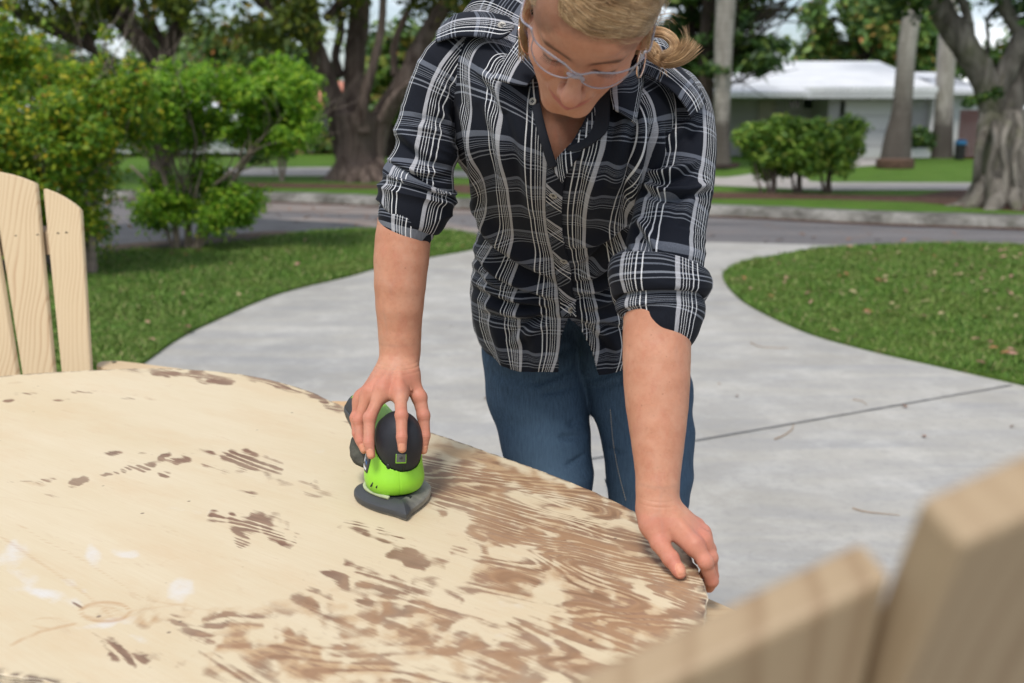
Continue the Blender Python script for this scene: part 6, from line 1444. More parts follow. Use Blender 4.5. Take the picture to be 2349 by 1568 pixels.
VP = [(1190, 60), (1214, 150), (1226, 200), (1232, 247), (1246, 310), (1267, 381), (1290, 352), (1312, 330), (1345, 282), (1372, 232), (1404, 205), (1450, 150), (1470, 60)]
HP = [(1304, 728), (1290, 765), (1282, 800), (1280, 880), (1378, 880), (1362, 818), (1352, 792), (1330, 750)]
cut = fr & (inside(VP, fc) | inside(HP, fc))
# closing seam of the cloth coordinates lies at u=0 (left side); give the last column its own uv by splitting faces there
def cloth_grid(name, G_, UV_, m, closed, mask=None, thick=.0016, parent=woman):
    nv_, nu_ = G_.shape[:2]
    if closed:
        G_ = np.concatenate([G_, G_[:, :1]], 1); ulen = np.linalg.norm(G_[:, -1] - G_[:, -2], axis=1).mean(); last = UV_[:, :1].copy(); last[..., 0] = UV_[:, -1:, 0] + ulen; UV_ = np.concatenate([UV_, last], 1); nu_ += 1
    f = grid_faces(nu_, nv_, False)
    if mask is not None: f = f[~mask]
    v = G_.reshape(-1, 3); used = np.zeros(len(v), bool); used[f.ravel()] = True; mp_ = np.cumsum(used) - 1
    o = mesh_np(name, v[used] - WO, mp_[f].astype(np.int32), m, parent, True, uv=UV_.reshape(-1, 2)[used])
    if thick:
        s_ = o.modifiers.new('cloth', 'SOLIDIFY'); s_.thickness = thick; s_.offset = -1 if sg else 1
    return o
Tn = gnormals(T) * sg
cutg = np.zeros((NV - 1, NU), bool); cutg.reshape(-1)[:] = cut
cloth_grid('shirt_body', T, UVt, M_plaid, True, cutg.reshape(-1))
# placket band over the front edge: a strip of the same surface lifted 2.5 mm, cut on the bias
c3 = int(round(3 / 11 * NU)); wcol = [j for j in range(c3 - 60, c3 + 60) if uu[c3] - .014 < uu[j] < uu[c3] + .014]
rows = [i for i in range(NV) if 376 < Qt[i, c3, 1] < 722]
r0, r1 = rows[0], rows[-1]
PG = T[r0:r1 + 1, wcol[0]:wcol[-1] + 1] + Tn[r0:r1 + 1, wcol[0]:wcol[-1] + 1] * .0028
PUV = np.stack(np.meshgrid(uu[wcol[0]:wcol[-1] + 1], vv_[r0:r1 + 1]), 2)
cloth_grid('placket', PG, PUV, M_plaid_bias, False, thick=.002)
def at_px(px, py):
    d = np.hypot(Qt[..., 0] - px, Qt[..., 1] - py) + 1e3 * (Tn[..., 1] > 0); i, j = np.unravel_index(d.argmin(), d.shape); return T[i, j], Tn[i, j]
def button(p, nrm, r_=.0060, lift=.0034):
    p = Vector(p.tolist()) + Vector(nrm.tolist()) * lift; nz_ = Vector(nrm.tolist()); a = nz_.orthogonal().normalized(); b = nz_.cross(a); mb = MB(); k = 20
    prof = [(r_ * .80, 0), (r_, .0006), (r_ * .98, .0019), (r_ * .80, .0024), (r_ * .62, .0015), (r_ * .10, .0014)]
    vs = [p + (a * math.cos(t) + b * math.sin(t)) * rr_q + nz_ * h_q for rr_q, h_q in prof for t in np.linspace(0, 2 * math.pi, k, endpoint=False)]
    mb.add([v - woman.location for v in vs], [list(q_) for q_ in grid_faces(k, len(prof), True)] + [list(range(k * (len(prof) - 1), k * len(prof)))])
    o = mb.build('button', M_btn, woman, True)
    mb = MB()
    for t in (0.78, 2.36, 3.93, 5.5):
        c_ = p + (a * math.cos(t) + b * math.sin(t)) * r_ * .26 + nz_ * .0015; mb.tube([c_ - woman.location, c_ + nz_ * .0005 - woman.location], [.0009, .0009], 6)
    h_ = mb.build('button_holes', M_navy, o); return o
for px_, py_ in ((1272, 443), (1293.6, 596), (1310.7, 709)): button(*at_px(px_, py_))

# --- sleeves
def tube_cloth(name, L_, nu, nv_, amp, seed, m=M_plaid, foldf=(7, 26), ampf=None, ell=1.0, end=None, udir=None, thick=.0016, mat_u0=0.0, extra=None):
    C_ = catmull([tuple(PW_(a, b, c)) + (r_ * c / FPX * 1.02,) for a, b, c, r_ in L_], nv_); G_ = np.zeros((nv_, nu, 3)); Nn = np.zeros((nv_, nu, 3)); a = None
    th = np.linspace(0, 2 * np.pi, nu, endpoint=False); s_ = 0; S__ = np.zeros(nv_)
    for i in range(nv_):
        t = C_[min(i + 1, nv_ - 1), :3] - C_[max(i - 1, 0), :3]; t /= np.linalg.norm(t)
        a = np.array([1, 0, 0.]) ; a = a - t * (a @ t); a /= np.linalg.norm(a); b = np.cross(t, a)
        if i: S__[i] = S__[i - 1] + np.linalg.norm(C_[i, :3] - C_[i - 1, :3])
        d = a[None] * np.cos(th)[:, None] + b[None] * np.sin(th)[:, None]; G_[i] = C_[i, :3] + C_[i, 3] * (a[None] * np.cos(th)[:, None] + b[None] * np.sin(th)[:, None] * ell); Nn[i] = d
    Rm = C_[:, 3].mean(); cy = np.stack([np.cos(th)[None] * np.ones((nv_, 1)), np.sin(th)[None] * np.ones((nv_, 1)), np.zeros((nv_, nu))], 2)
    p = cy * np.array([1, 1, 1]) * (foldf[0] * Rm / 2) ; p[..., 2] = S__[:, None] * foldf[1] + seed * 3.3 + .6 * np.cos(th + seed)[None] * foldf[1] * Rm * .5
    fr_ = 1 - 2.2 * np.abs(vnoise(p)); fr2 = 1 - 2 * np.abs(vnoise(p * 2.1 + 11)); e = (ampf(np.linspace(0, 1, nv_)) if ampf else np.ones(nv_))[:, None]
    dsp = amp * e * (fr_ + .35 * fr2)
    if extra is not None: dsp = dsp + extra(project((G_).reshape(-1, 3)).reshape(nv_, nu, 2), Nn)
    G2 = G_ + Nn * dsp[..., None]; U_ = th[None] * Rm * np.ones((nv_, 1)) + mat_u0; V_ = S__[:, None] * np.ones((1, nu)); cc = np.stack([U_, V_, np.zeros_like(U_)], 2)
    gy_, gx_ = np.gradient(dsp); UV_ = np.stack([U_, V_], 2) + .0022 * np.stack([vnoise(cc * 14 + seed), vnoise(cc * 17 + seed + 5)], 2)
    return cloth_grid(name, G2, UV_, m, True, thick=thick), G2
exR = lambda Q_, N_: sum(fold(Q_, L_, w, a) * (N_[..., 1] < .2) for L_, w, a in [([(1042, 350), (1000, 300), (940, 290)], 12, .008), ([(1044, 330), (1020, 270), (980, 230)], 10, .007), ([(1040, 300), (1025, 220), (1010, 180)], 9, .006), ([(915, 300), (970, 350), (1040, 380)], 12, .007), ([(905, 370), (960, 395), (1040, 392)], 9, .008)])
tube_cloth('sleeve', [(1100, 105, 1.535, 48), (1070, 122, 1.53, 60), (1034, 160, 1.525, 66), (1000, 222, 1.52, 67), (984, 290, 1.515, 69), (975, 350, 1.51, 71), (968, 400, 1.505, 73), (962, 428, 1.505, 66)], 200, 220, .0035, 3, ampf=lambda s_: .5 + 1.2 * s_ ** 2, extra=exR, mat_u0=.02)
exL = lambda Q_, N_: sum(fold(Q_, L_, w, a) * (N_[..., 1] < .2) for L_, w, a in [([(1480, 400), (1530, 400), (1600, 370)], 10, .013), ([(1478, 420), (1530, 445), (1628, 425)], 9, .013), ([(1500, 350), (1540, 320), (1600, 270)], 11, .006), ([(1465, 500), (1500, 560), (1520, 620)], 10, .011), ([(1450, 560), (1470, 600), (1500, 630)], 8, .008), ([(1630, 400), (1580, 460), (1560, 520)], 12, .005)])
tube_cloth('sleeve', [(1520, 190, 1.475, 40), (1545, 215, 1.47, 58), (1560, 262, 1.46, 70), (1562, 330, 1.44, 75), (1555, 400, 1.42, 81), (1542, 470, 1.40, 80), (1530, 540, 1.38, 82), (1524, 590, 1.365, 86), (1518, 628, 1.36, 84)], 200, 240, .0028, 8, ampf=lambda s_: .5 + .9 * s_ ** 2, extra=exL, mat_u0=.05)
# --- rolled cuffs: outer roll, tucked edge under it
def cuffF(s_): return np.full_like(s_, 1.0)
tube_cloth('rolled_cuff', [(972, 404, 1.505, 60), (968, 410, 1.505, 80), (962, 430, 1.505, 86), (953, 462, 1.50, 86), (945, 490, 1.495, 80), (938, 505, 1.495, 70)], 200, 110, .0032, 14, foldf=(6, 46), mat_u0=.035)
tube_cloth('cuff_lining', [(948, 480, 1.495, 72), (940, 500, 1.49, 72), (936, 516, 1.488, 67), (935, 522, 1.488, 60), (938, 508, 1.49, 56)], 160, 60, .0018, 17, foldf=(6, 40), mat_u0=.01)
tube_cloth('rolled_cuff', [(1518, 600, 1.36, 82), (1515, 612, 1.36, 104), (1512, 632, 1.355, 113), (1512, 660, 1.35, 114), (1512, 688, 1.345, 106), (1512, 702, 1.34, 92), (1512, 700, 1.34, 80)], 220, 120, .0030, 21, foldf=(5, 34), mat_u0=.012, m=M_plaid)
tube_cloth('cuff_lining', [(1515, 676, 1.345, 96), (1516, 700, 1.34, 98), (1517, 722, 1.335, 92), (1516, 740, 1.33, 84), (1513, 744, 1.33, 76), (1513, 728, 1.33, 72)], 180, 80, .0042, 27, foldf=(7, 30), mat_u0=.03)

# --- collar, neckband, shoulder straps
def patchgrid(name, rows_, m, uvs=(1, 1), nu=26, nv_=14, bulge=.004, rot=False, thick=.0024, off=0.0):
    A = np.array([[PW_(*q_) for q_ in r_] for r_ in rows_]); G_ = np.stack([catmull(A[i], nu) for i in range(len(A))]); G_ = np.stack([catmull(G_[:, j], nv_) for j in range(nu)], 1)
    if len(A) == 2: G_ = np.stack([A_ for A_ in [catmull(A[0], nu) * (1 - t) + catmull(A[1], nu) * t for t in np.linspace(0, 1, nv_)]])
    s_ = np.linspace(0, 1, nv_); t_ = np.linspace(0, 1, nu); N_ = gnormals(G_, False); N_ *= -np.sign(N_[..., 1].mean())
    G_ = G_ + N_ * (bulge * np.sin(np.pi * s_)[:, None] * (.4 + .6 * np.sin(np.pi * t_))[None] + off)[..., None]
    lu = np.linalg.norm(np.diff(G_, axis=1), axis=2).mean(0); lv = np.linalg.norm(np.diff(G_, axis=0), axis=2).mean(1); U_, V_ = np.meshgrid(np.r_[0, np.cumsum(lu)], np.r_[0, np.cumsum(lv)])
    UV_ = np.stack([V_, U_] if rot else [U_, V_], 2) + np.array(uvs) * .01; return cloth_grid(name, G_, UV_, m, False, thick=thick)
patchgrid('collar', [[(1197, 84, 1.455), (1212, 105, 1.435), (1226, 135, 1.41), (1233, 162, 1.395)], [(1168, 138, 1.415), (1182, 152, 1.40), (1203, 172, 1.385), (1222, 188, 1.378)], [(1133, 191, 1.385), (1158, 196, 1.374), (1183, 203, 1.366), (1207, 207, 1.364)]], M_plaid, (0, 0), bulge=.004, off=.005)
patchgrid('collar', [[(1400, 200, 1.388), (1420, 185, 1.395), (1445, 168, 1.41), (1468, 140, 1.44)], [(1402, 230, 1.372), (1420, 228, 1.372), (1442, 224, 1.385), (1466, 200, 1.415)], [(1404, 258, 1.352), (1420, 268, 1.348), (1437, 280, 1.348), (1450, 290, 1.352)]], M_plaid, (2.4, 0), bulge=.004, off=.005)
def ribbon(name, L_, w, m, off=.003, thick=.0025, rotm=0, n_=40):
    """strip following the picture line L_ (px,py,Y), w metres wide, lying to the left of its direction"""
    C_ = catmull([tuple(PW_(*q_)) for q_ in L_], n_); t = np.gradient(C_, axis=0); t /= np.linalg.norm(t, axis=1)[:, None]; view = C_ - np.array([0, 0, CAM_H]); view /= np.linalg.norm(view, axis=1)[:, None]
    s_ = np.cross(t, view); s_ /= np.linalg.norm(s_, axis=1)[:, None]; k = 6; G_ = np.stack([C_ + s_ * w * (j / (k - 1) - .5) - view * (off + .0012 * math.sin(j / (k - 1) * math.pi)) for j in range(k)], 1)
    l_ = np.r_[0, np.cumsum(np.linalg.norm(np.diff(C_, axis=0), axis=1))]; UV_ = np.stack(np.meshgrid(np.arange(k) * w / (k - 1), l_), 2); return cloth_grid(name, G_, UV_, m, False, thick=thick)
ribbon('neckband', [(1222, 150, 1.41), (1225, 190, 1.40), (1227, 215, 1.392), (1230, 246, 1.386)], .010, M_plaid, .004)
ribbon('placket_edge', [(1229, 240, 1.385), (1238, 280, 1.378), (1250, 325, 1.374), (1268, 384, 1.386)], .011, M_navy, .006)
button(PW_(1223, 234, 1.380), V3(-.4, -.85, .2), .0055, .001)
patchgrid('neckband_facing', [[(1366, 226, 1.398), (1385, 215, 1.388), (1406, 204, 1.378)], [(1348, 278, 1.385), (1376, 278, 1.370), (1403, 270, 1.358)], [(1316, 330, 1.372), (1352, 331, 1.362), (1392, 310, 1.352)], [(1300, 345, 1.374), (1325, 350, 1.366), (1352, 341, 1.358)]], M_navy, bulge=.002, off=.003)
patchgrid('placket_facing', [[(1316, 326, 1.374), (1296, 345, 1.374), (1280, 362, 1.378), (1268, 382, 1.386)], [(1345, 338, 1.364), (1325, 366, 1.366), (1306, 392, 1.372), (1292, 420, 1.382)]], M_plaid_bias, bulge=.002, off=.003, nv_=10)
patchgrid('shoulder_strap', [[(1026, 58, 1.545), (1054, 40, 1.535), (1100, 36, 1.51), (1150, 42, 1.48), (1172, 52, 1.465)], [(1010, 80, 1.520), (1050, 64, 1.500), (1110, 60, 1.475), (1160, 66, 1.455), (1182, 70, 1.448)], [(1005, 104, 1.495), (1050, 92, 1.470), (1100, 92, 1.448), (1145, 97, 1.438), (1168, 88, 1.436)]], M_plaid_x, (0, .6), bulge=.003, off=.004)
button(PW_(1152, 64, 1.452), V3(-.1, -.8, .6), .0058, .004)
patchgrid('shoulder_strap', [[(1490, 122, 1.455), (1530, 142, 1.45), (1568, 176, 1.44), (1596, 210, 1.43), (1613, 240, 1.42)], [(1478, 146, 1.43), (1516, 166, 1.42), (1552, 196, 1.405), (1582, 226, 1.395), (1598, 256, 1.39)], [(1466, 172, 1.408), (1504, 192, 1.392), (1540, 218, 1.380), (1566, 250, 1.372), (1577, 276, 1.37)]], M_plaid_x, (0, 1.3), bulge=.003, off=.004)

# --- jeans
n = NT('blue_denim', .85, .2); c = n.coord()
d1 = n.noise(420, n.mapping(c, (1, 1, .09)), 4, .7); d2 = n.noise(900, c, 2)
a = n.ramp(n.math('ADD', n.math('MULTIPLY', d1, .7), n.math('MULTIPLY', d2, .4)), (0.34, (0.008, 0.017, 0.035)), (0.70, (0.060, 0.105, 0.165)))
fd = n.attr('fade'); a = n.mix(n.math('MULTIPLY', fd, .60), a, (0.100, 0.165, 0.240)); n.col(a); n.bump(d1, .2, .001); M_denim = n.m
M_thread = simple('tan_seam_thread', (0.34, 0.29, 0.22), .8, .1, 50)
jR = [(1210, 700, 1.86, .086), (1222, 800, 1.855, .092), (1232, 900, 1.845, .092), (1250, 1000, 1.83, .083), (1264, 1090, 1.815, .077)]; jL = [(1410, 700, 1.85, .086), (1436, 800, 1.84, .096), (1468, 900, 1.825, .094), (1486, 1000, 1.81, .084), (1490, 1090, 1.80, .078), (1486, 1170, 1.79, .070)]
JR = [PW_(*q_[:3]) for q_ in jR]; JRr = [q_[3] for q_ in jR]; JL = [PW_(*q_[:3]) for q_ in jL]; JLr = [q_[3] for q_ in jL]
JR += [V3(JR[-1][0] + .01, 1.80, .46), V3(JR[-1][0] + .01, 1.86, .26), V3(JR[-1][0] + .01, 1.90, .07)]; JRr += [.062, .055, .055]
JL += [V3(JL[-1][0] + .0, 1.79, .44), V3(JL[-1][0], 1.85, .25), V3(JL[-1][0], 1.90, .07)]; JLr += [.060, .055, .055]
JF = [(1330, 800, 1200, 835, .004, .006), (1335, 840, 1230, 880, .003, .005), (1340, 890, 1250, 900, .003, .005), (1352, 905, 1420, 870, .003, .005), (1350, 880, 1440, 830, .004, .006), (1345, 1010, 1290, 1000, .003, .005), (1355, 960, 1310, 975, .003, .004), (1345, 1050, 1300, 1062, .0025, .004), (1385, 1040, 1430, 1030, .002, .004)]
JFP = {(a, b, c_, d_): (PW_(a, b, 1.76), PW_(c_, d_, 1.76)) for a, b, c_, d_, _, _ in JF}
def f_jeans(p):
    d = chain(p, JR, JRr, .02); e = chain(p, JL, JLr, .02); d = smin(d, e, .012)
    pel = rcone(p, JR[0] + V3(0, 0, .04), JL[0] + V3(0, 0, .04), .088, .088); d = smin(d, pel, .03)
    d = smax(d, .055 - p[:, 2], .01); w_ = 1 - 2 * np.abs(vnoise(p * V3(9, 9, 22) + 5)); kz = np.exp(-((p[:, 2] - .50) / .10) ** 2) + .6 * np.exp(-((p[:, 2] - .84) / .06) ** 2)
    
    for (x0, y0, x1, y1, am, wd_) in JF:
        a_, b_ = JFP[(x0, y0, x1, y1)]; t = np.clip(((p - a_) @ (b_ - a_)) / float((b_ - a_) @ (b_ - a_)), 0, 1); r_q = np.linalg.norm((p - a_ - t[:, None] * (b_ - a_)) * V3(1, .3, 1), axis=1); d = d + am * 1.9 * np.exp(-(r_q / wd_ / 1.3) ** 2)
    return d - .0030 * w_ * (.25 + kz)
v, f = sdf_mesh(f_jeans, (-.22, 1.60, .02), (.40, 2.05, 1.12), .0052, 10); nr = grad(f_jeans, v, .003)
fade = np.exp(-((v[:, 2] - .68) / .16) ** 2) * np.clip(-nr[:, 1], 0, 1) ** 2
o = mesh_np('jeans', v - WO, f, M_denim, woman, attrs=dict(fade=fade)); set_normals(o, nr)
def seam(L_, r_=.0012, name='seam', dash=False):
    pts = []
    for a_, b_ in catmull(L_, 40):
        d_ = nv(ray(a_, b_)); d_ /= np.linalg.norm(d_); p = np.array([0, 0, CAM_H], np.float32) + d_ * 1.4
        for _ in range(60): p = p + d_ * float(f_jeans(p[None])[0]) * .8
        pts.append(Vector((p - WO).tolist()))
    mb = MB()
    if dash:
        for i in range(0, 39, 1): mb.tube([pts[i], pts[i].lerp(pts[i + 1], .6)], [r_ * .6] * 2, 4)
        mb.build(name, M_thread, woman, kind='stuff')
    else: mb.tube(pts, [r_] * len(pts), 5); mb.build(name, M_denim, woman, True)
seam([(1352, 920), (1362, 1000), (1378, 1060), (1398, 1130)], .0022); seam([(1400, 940), (1406, 1010), (1418, 1080), (1436, 1150)], .0014, 'stitching', True)
# shoes, out of sight below the table top but part of her
M_shoe = simple('dark_shoe_canvas', (0.03, 0.03, 0.035), .8, .2, 30)
for p in (JR[-1], JL[-1]):
    def f_shoe(q_, p=p):
        d = rcone(q_, V3(p[0], p[1] + .02, .045), V3(p[0], p[1] - .15, .036), .042, .036); return smax(smin(d, rcone(q_, V3(p[0], p[1], .05), V3(p[0], p[1], .10), .045, .046), .02), .004 - q_[:, 2], .004)
    v, f = sdf_mesh(f_shoe, (p[0] - .07, p[1] - .22, -.01), (p[0] + .07, p[1] + .09, .14), .006, 8); mesh_np('shoe', v - WO, f, M_shoe, woman, True)
# ================================================================ WOMAN: hair, glasses, earrings
n = NT('blonde_hair', .42, .4); r_ = n.island(); c = n.coord()
n.col(n.ramp(r_, (0.0, (0.36, 0.215, 0.11)), (0.3, (0.48, 0.30, 0.155)), (0.7, (0.60, 0.40, 0.215)), (0.95, (0.76, 0.55, 0.33)))); c = n.coord(); cl = n.noise(26, n.mapping(c, (1, 2, 2)), 5, .65)
n.col(n.mix(n.ramp(cl, (.38, .62), (.56, 0)), n.b.inputs['Base Color'].links[0].from_socket, (0.20, 0.105, 0.048))); n.inp('Roughness', .38); M_hair = n.m
n = NT('hair_mass', .5, .3); c = n.coord(); k = n.noise(90, n.mapping(c, (1, .15, .3)), 4, .6); n.col(n.ramp(k, (.3, (0.22, 0.12, 0.058)), (.7, (0.52, 0.32, 0.16)))); n.bump(k, .8, .004); M_hairm = n.m
HC = V3(0, -.016, .038); HRr = V3(.0775, .1015, .0875)
def f_hair(p):
    q = (p - HO) @ HM; d = ellip(q, HC, HRr); d = smax(d, -ellip(q, V3(-.004, .105, -.034), (.0655, .078, .0935)), .006)
    d = smax(d, -(q[:, 2] + .050 - q[:, 1] * .5), .01); s = V3(1, 1, 1)
    a = np.stack([np.abs(q[:, 0]), q[:, 1], q[:, 2]], 1); d = smax(d, -ellip(a, V3(.080, -.004, -.024), (.014, .024, .030)), .004)
    return smin(d, rcone(q, V3(.010, -.105, .000), V3(.032, -.122, -.010), .020, .016), .02)
v, f = sdf_mesh(f_hair, hb.min(0) - .05, hb.max(0) + .05, .0026, 10); nr = grad(f_hair, v, .001)
o = mesh_np('hair', v - WO, f, M_hairm, woman); set_normals(o, nr)
rs = np.random.RandomState(9)
def on_shell(x, f_, u, lift):
    d = np.array([x, f_, u]) - HC; k = 1 / np.sqrt(((d / HRr) ** 2).sum()); return HC + d * k * (1 + lift)
def ribbon_strands(paths, width, name, parent, m=M_hair, kind='stuff', loc=True):
    V_ = []; F_ = []; b = 0
    for P_, w in zip(paths, width):
        P_ = np.asarray(P_); n_ = len(P_); t = np.gradient(P_, axis=0); t /= np.linalg.norm(t, axis=1)[:, None] + 1e-9; a = np.cross(t, rs.randn(3)[None] * .4 + np.array([[0, -1, .3]])); a /= np.linalg.norm(a, axis=1)[:, None] + 1e-9; bb_ = np.cross(t, a)
        tw = w * np.r_[np.ones(n_ - 2), .6, .15][:, None]; ring = np.stack([P_ + a * tw, P_ - a * tw * .5 + bb_ * tw * .8, P_ - a * tw * .5 - bb_ * tw * .8], 1); V_.append(ring.reshape(-1, 3))
        i = np.arange(n_ - 1)[:, None] * 3; j = np.arange(3)[None]; j2 = (j + 1) % 3; F_.append(np.stack([i + j, i + j2, i + 3 + j2, i + 3 + j], -1).reshape(-1, 4) + b); b += n_ * 3
    V_ = np.concatenate(V_); o = mesh_np(name, V_ - WO, np.concatenate(F_).astype(np.int32), m, parent, True); o['kind'] = kind; return o
paths = []; wd = []
def add(ctrl, n_=14, w=.0005, jit=.0):
    C_ = catmull(ctrl, n_); paths.append((HO + C_ @ HM.T)); wd.append(w)
for k in range(3200):                                            # swept across the forehead to her left, then back
    t = rs.rand(); l0 = rs.uniform(.0, .035); jx = rs.randn() * .003
    A = on_shell(-.045 + jx, .060 - .07 * t, .095, l0 * .6)
    B_ = on_shell(-.020 + rs.randn() * .006, .080 - .055 * t, .0665 + .05 * t + rs.randn() * .0015, l0 + .03); C2 = on_shell(.036 + rs.randn() * .004, .070 - .05 * t, .060 + .030 * t + rs.randn() * .002, l0 + .03)
    D_ = on_shell(.078, .030 - .03 * t, .020 + .04 * t + rs.randn() * .003, l0); E_ = on_shell(.070, -.045, .000 + .03 * t + rs.randn() * .005, l0); F2 = on_shell(.025, -.105, .000 + rs.randn() * .008, l0)
    add([A, B_, C2, D_, E_, F2], 14, rs.uniform(.0002, .00042))
for k in range(1100):                                             # her right side, combed back over the ear
    t = rs.rand(); l0 = rs.uniform(0, .03)
    A = on_shell(-.045 + rs.randn() * .003, .062 - .07 * t, .094, l0 * .6); B_ = on_shell(-.066, .050 - .04 * t, .045 + .03 * t + rs.randn() * .003, l0); C2 = on_shell(-.079, .010 - .02 * t, .012 + .03 * t + rs.randn() * .004, l0); D_ = on_shell(-.068, -.050, -.002 + rs.randn() * .006, l0); E_ = on_shell(.005, -.108, .0, l0)
    add([A, B_, C2, D_, E_], 12, rs.uniform(.0002, .00042))
for k in range(0):                                              # loose wisps at the hairline and temples
    x = rs.uniform(-.05, .062); b_ = on_shell(x, .072, .060 + rs.randn() * .004, .02); add([b_, b_ + [rs.randn() * .006, .006, -.008 + rs.randn() * .005], b_ + [rs.randn() * .010, .002 + rs.rand() * .003, -.014 + rs.randn() * .004]], 8, .00016)
for k in range(150):                                             # flyaways standing off the head
    t = rs.rand(); l0 = rs.uniform(.05, .13); x0 = rs.uniform(-.06, .06)
    add([on_shell(x0, .05, .09, .0), on_shell(x0 + .02, .045 - .05 * t, .080, l0), on_shell(.072 + rs.randn() * .004, -.01 + rs.randn() * .02, .04 + rs.randn() * .02, l0), on_shell(.06, -.07, .0 + rs.randn() * .02, l0 * rs.uniform(.2, 1.5))], 10, .00014)
for k in range(26):                                              # fine loose hairs over the temple and brow
    x = rs.uniform(-.01, .05); b_ = on_shell(x, .075, .064, .03); add([b_, b_ + [.012, .004, -.008], b_ + [.028 + rs.randn() * .004, -.010, -.014 + rs.randn() * .004]], 8, .00013)
for sx_ in (-1, 1):
    for k in range(46):
        b_ = on_shell(sx_ * .076, .020 + rs.randn() * .008, .012 + rs.randn() * .01, .01); add([b_, b_ + [sx_ * .004, -.004 + rs.randn() * .003, -.018], b_ + [sx_ * (.002 + rs.rand() * .006), -.010 + rs.randn() * .008, -.040 - rs.rand() * .02]], 8, .0002)
ribbon_strands(paths, wd, 'hair_strands', woman)
# curled ponytail hanging out behind her left ear
paths = []; wd = []
def bundle(L_, num, rad, w=.00042, spread=0.0, seed=1):
    r2 = np.random.RandomState(seed); C_ = catmull([tuple(PW_(*q_)) for q_ in L_], 26); t = np.gradient(C_, axis=0); t /= np.linalg.norm(t, axis=1)[:, None]; a = np.cross(t, [0, 1, .2]); a /= np.linalg.norm(a, axis=1)[:, None]; b = np.cross(t, a); s_ = np.linspace(0, 1, 26)
    for k in range(num):
        al = r2.rand() * 6.28; rr_q = rad * math.sqrt(r2.rand()); tw = r2.uniform(-.6, .6); e = 1 + spread * s_ ** 4 * r2.uniform(.3, 1.5); cut_ = r2.randint(20, 27)
        P_ = C_ + (a * np.cos(al + tw * s_)[:, None] * 1.5 + b * np.sin(al + tw * s_)[:, None] * .8) * (rr_q * e)[:, None]; paths.append(P_[:cut_]); wd.append(w * r2.uniform(.5, 1.2))
bundle([(1455, 120, 1.44), (1470, 92, 1.42), (1492, 76, 1.40), (1520, 76, 1.385), (1543, 92, 1.378), (1547, 112, 1.376), (1532, 126, 1.376), (1512, 128, 1.378)], 420, .0048, seed=2)
bundle([(1452, 105, 1.45), (1468, 104, 1.42), (1486, 118, 1.40), (1505, 134, 1.388), (1530, 142, 1.378), (1556, 134, 1.372), (1576, 116, 1.37), (1593, 92, 1.37)], 560, .0052, spread=1.3, seed=3)
bundle([(1445, 80, 1.45), (1462, 84, 1.43), (1478, 96, 1.41), (1492, 104, 1.40), (1504, 116, 1.39), (1510, 130, 1.385)], 380, .0050, seed=4)
bundle([(1540, 140, 1.372), (1562, 120, 1.37), (1575, 95, 1.37), (1572, 70, 1.37), (1566, 55, 1.37)], 14, .004, .00022, 2.0, 5)
bundle([(1475, 60, 1.40), (1510, 45, 1.39), (1540, 42, 1.39), (1560, 60, 1.39)], 10, .006, .00018, 1.5, 6)
bundle([(1480, 100, 1.40), (1520, 150, 1.38), (1534, 180, 1.37)], 8, .006, .00018, 1.5, 7)
bundle([(1205, 20, 1.30), (1199, 60, 1.32), (1200, 100, 1.34), (1206, 140, 1.36)], 120, .0035, .0005, 1.2, 8)
bundle([(1484, 20, 1.34), (1484, 50, 1.35), (1478, 80, 1.37), (1472, 110, 1.39)], 160, .0050, .0005, .6, 9)
ribbon_strands(paths, wd, 'ponytail', woman)

# lashes
paths = []; wd = []
for sx_ in (-1, 1):
    for k in range(26):
        t = k / 25 * 2 - 1; x = sx_ * (.0305 + t * .0125); b_ = np.array([x, .0755 - .004 * t * t, -.0085 + .0035 * t * t]); add([b_, b_ + [sx_ * t * .002, .004, -.0015], b_ + [sx_ * (t * .004 + .0008), .0078, -.0008]], 5, .00022)
M_lash = simple('dark_lash', (0.03, 0.018, 0.012), .5, .1)
ribbon_strands(paths, wd, 'eyelashes', woman, M_lash)

# safety glasses
n = NT('clear_lens', .03, .5); g_ = n.node('ShaderNodeBsdfGlossy'); g_.inputs['Roughness'].default_value = .04; g_.inputs[0].default_value = (.9, .88, 1, 1)
tr = n.node('ShaderNodeBsdfTransparent'); tr.inputs[0].default_value = (.93, .915, .96, 1); mx = n.node('ShaderNodeMixShader'); fr_ = n.node('ShaderNodeFresnel'); fr_.inputs[0].default_value = 1.38
mx.inputs[0].default_value = .06; n.L(tr.outputs[0], mx.inputs[1]); n.L(g_.outputs[0], mx.inputs[2]); out = [q_ for q_ in n.t.nodes if q_.type == 'OUTPUT_MATERIAL'][0]; n.L(mx.outputs[0], out.inputs[0]); M_lens = n.m
n = NT('lavender_clear_plastic', .18, .6); n.b.inputs['Base Color'].default_value = (.42, .41, .45, 1); tr = n.node('ShaderNodeBsdfTransparent'); tr.inputs[0].default_value = (.92, .91, .95, 1); mx = n.node('ShaderNodeMixShader'); mx.inputs[0].default_value = .5
out = [q_ for q_ in n.t.nodes if q_.type == 'OUTPUT_MATERIAL'][0]; n.L(tr.outputs[0], mx.inputs[1]); n.L(n.b.outputs[0], mx.inputs[2]); n.L(mx.outputs[0], out.inputs[0]); M_lav = n.m
glasses = empty('safety_glasses', HO.tolist()); tag(glasses, 'clear safety glasses with lavender tinted rims worn low on her nose', 'glasses')
GO = glasses.location.copy()
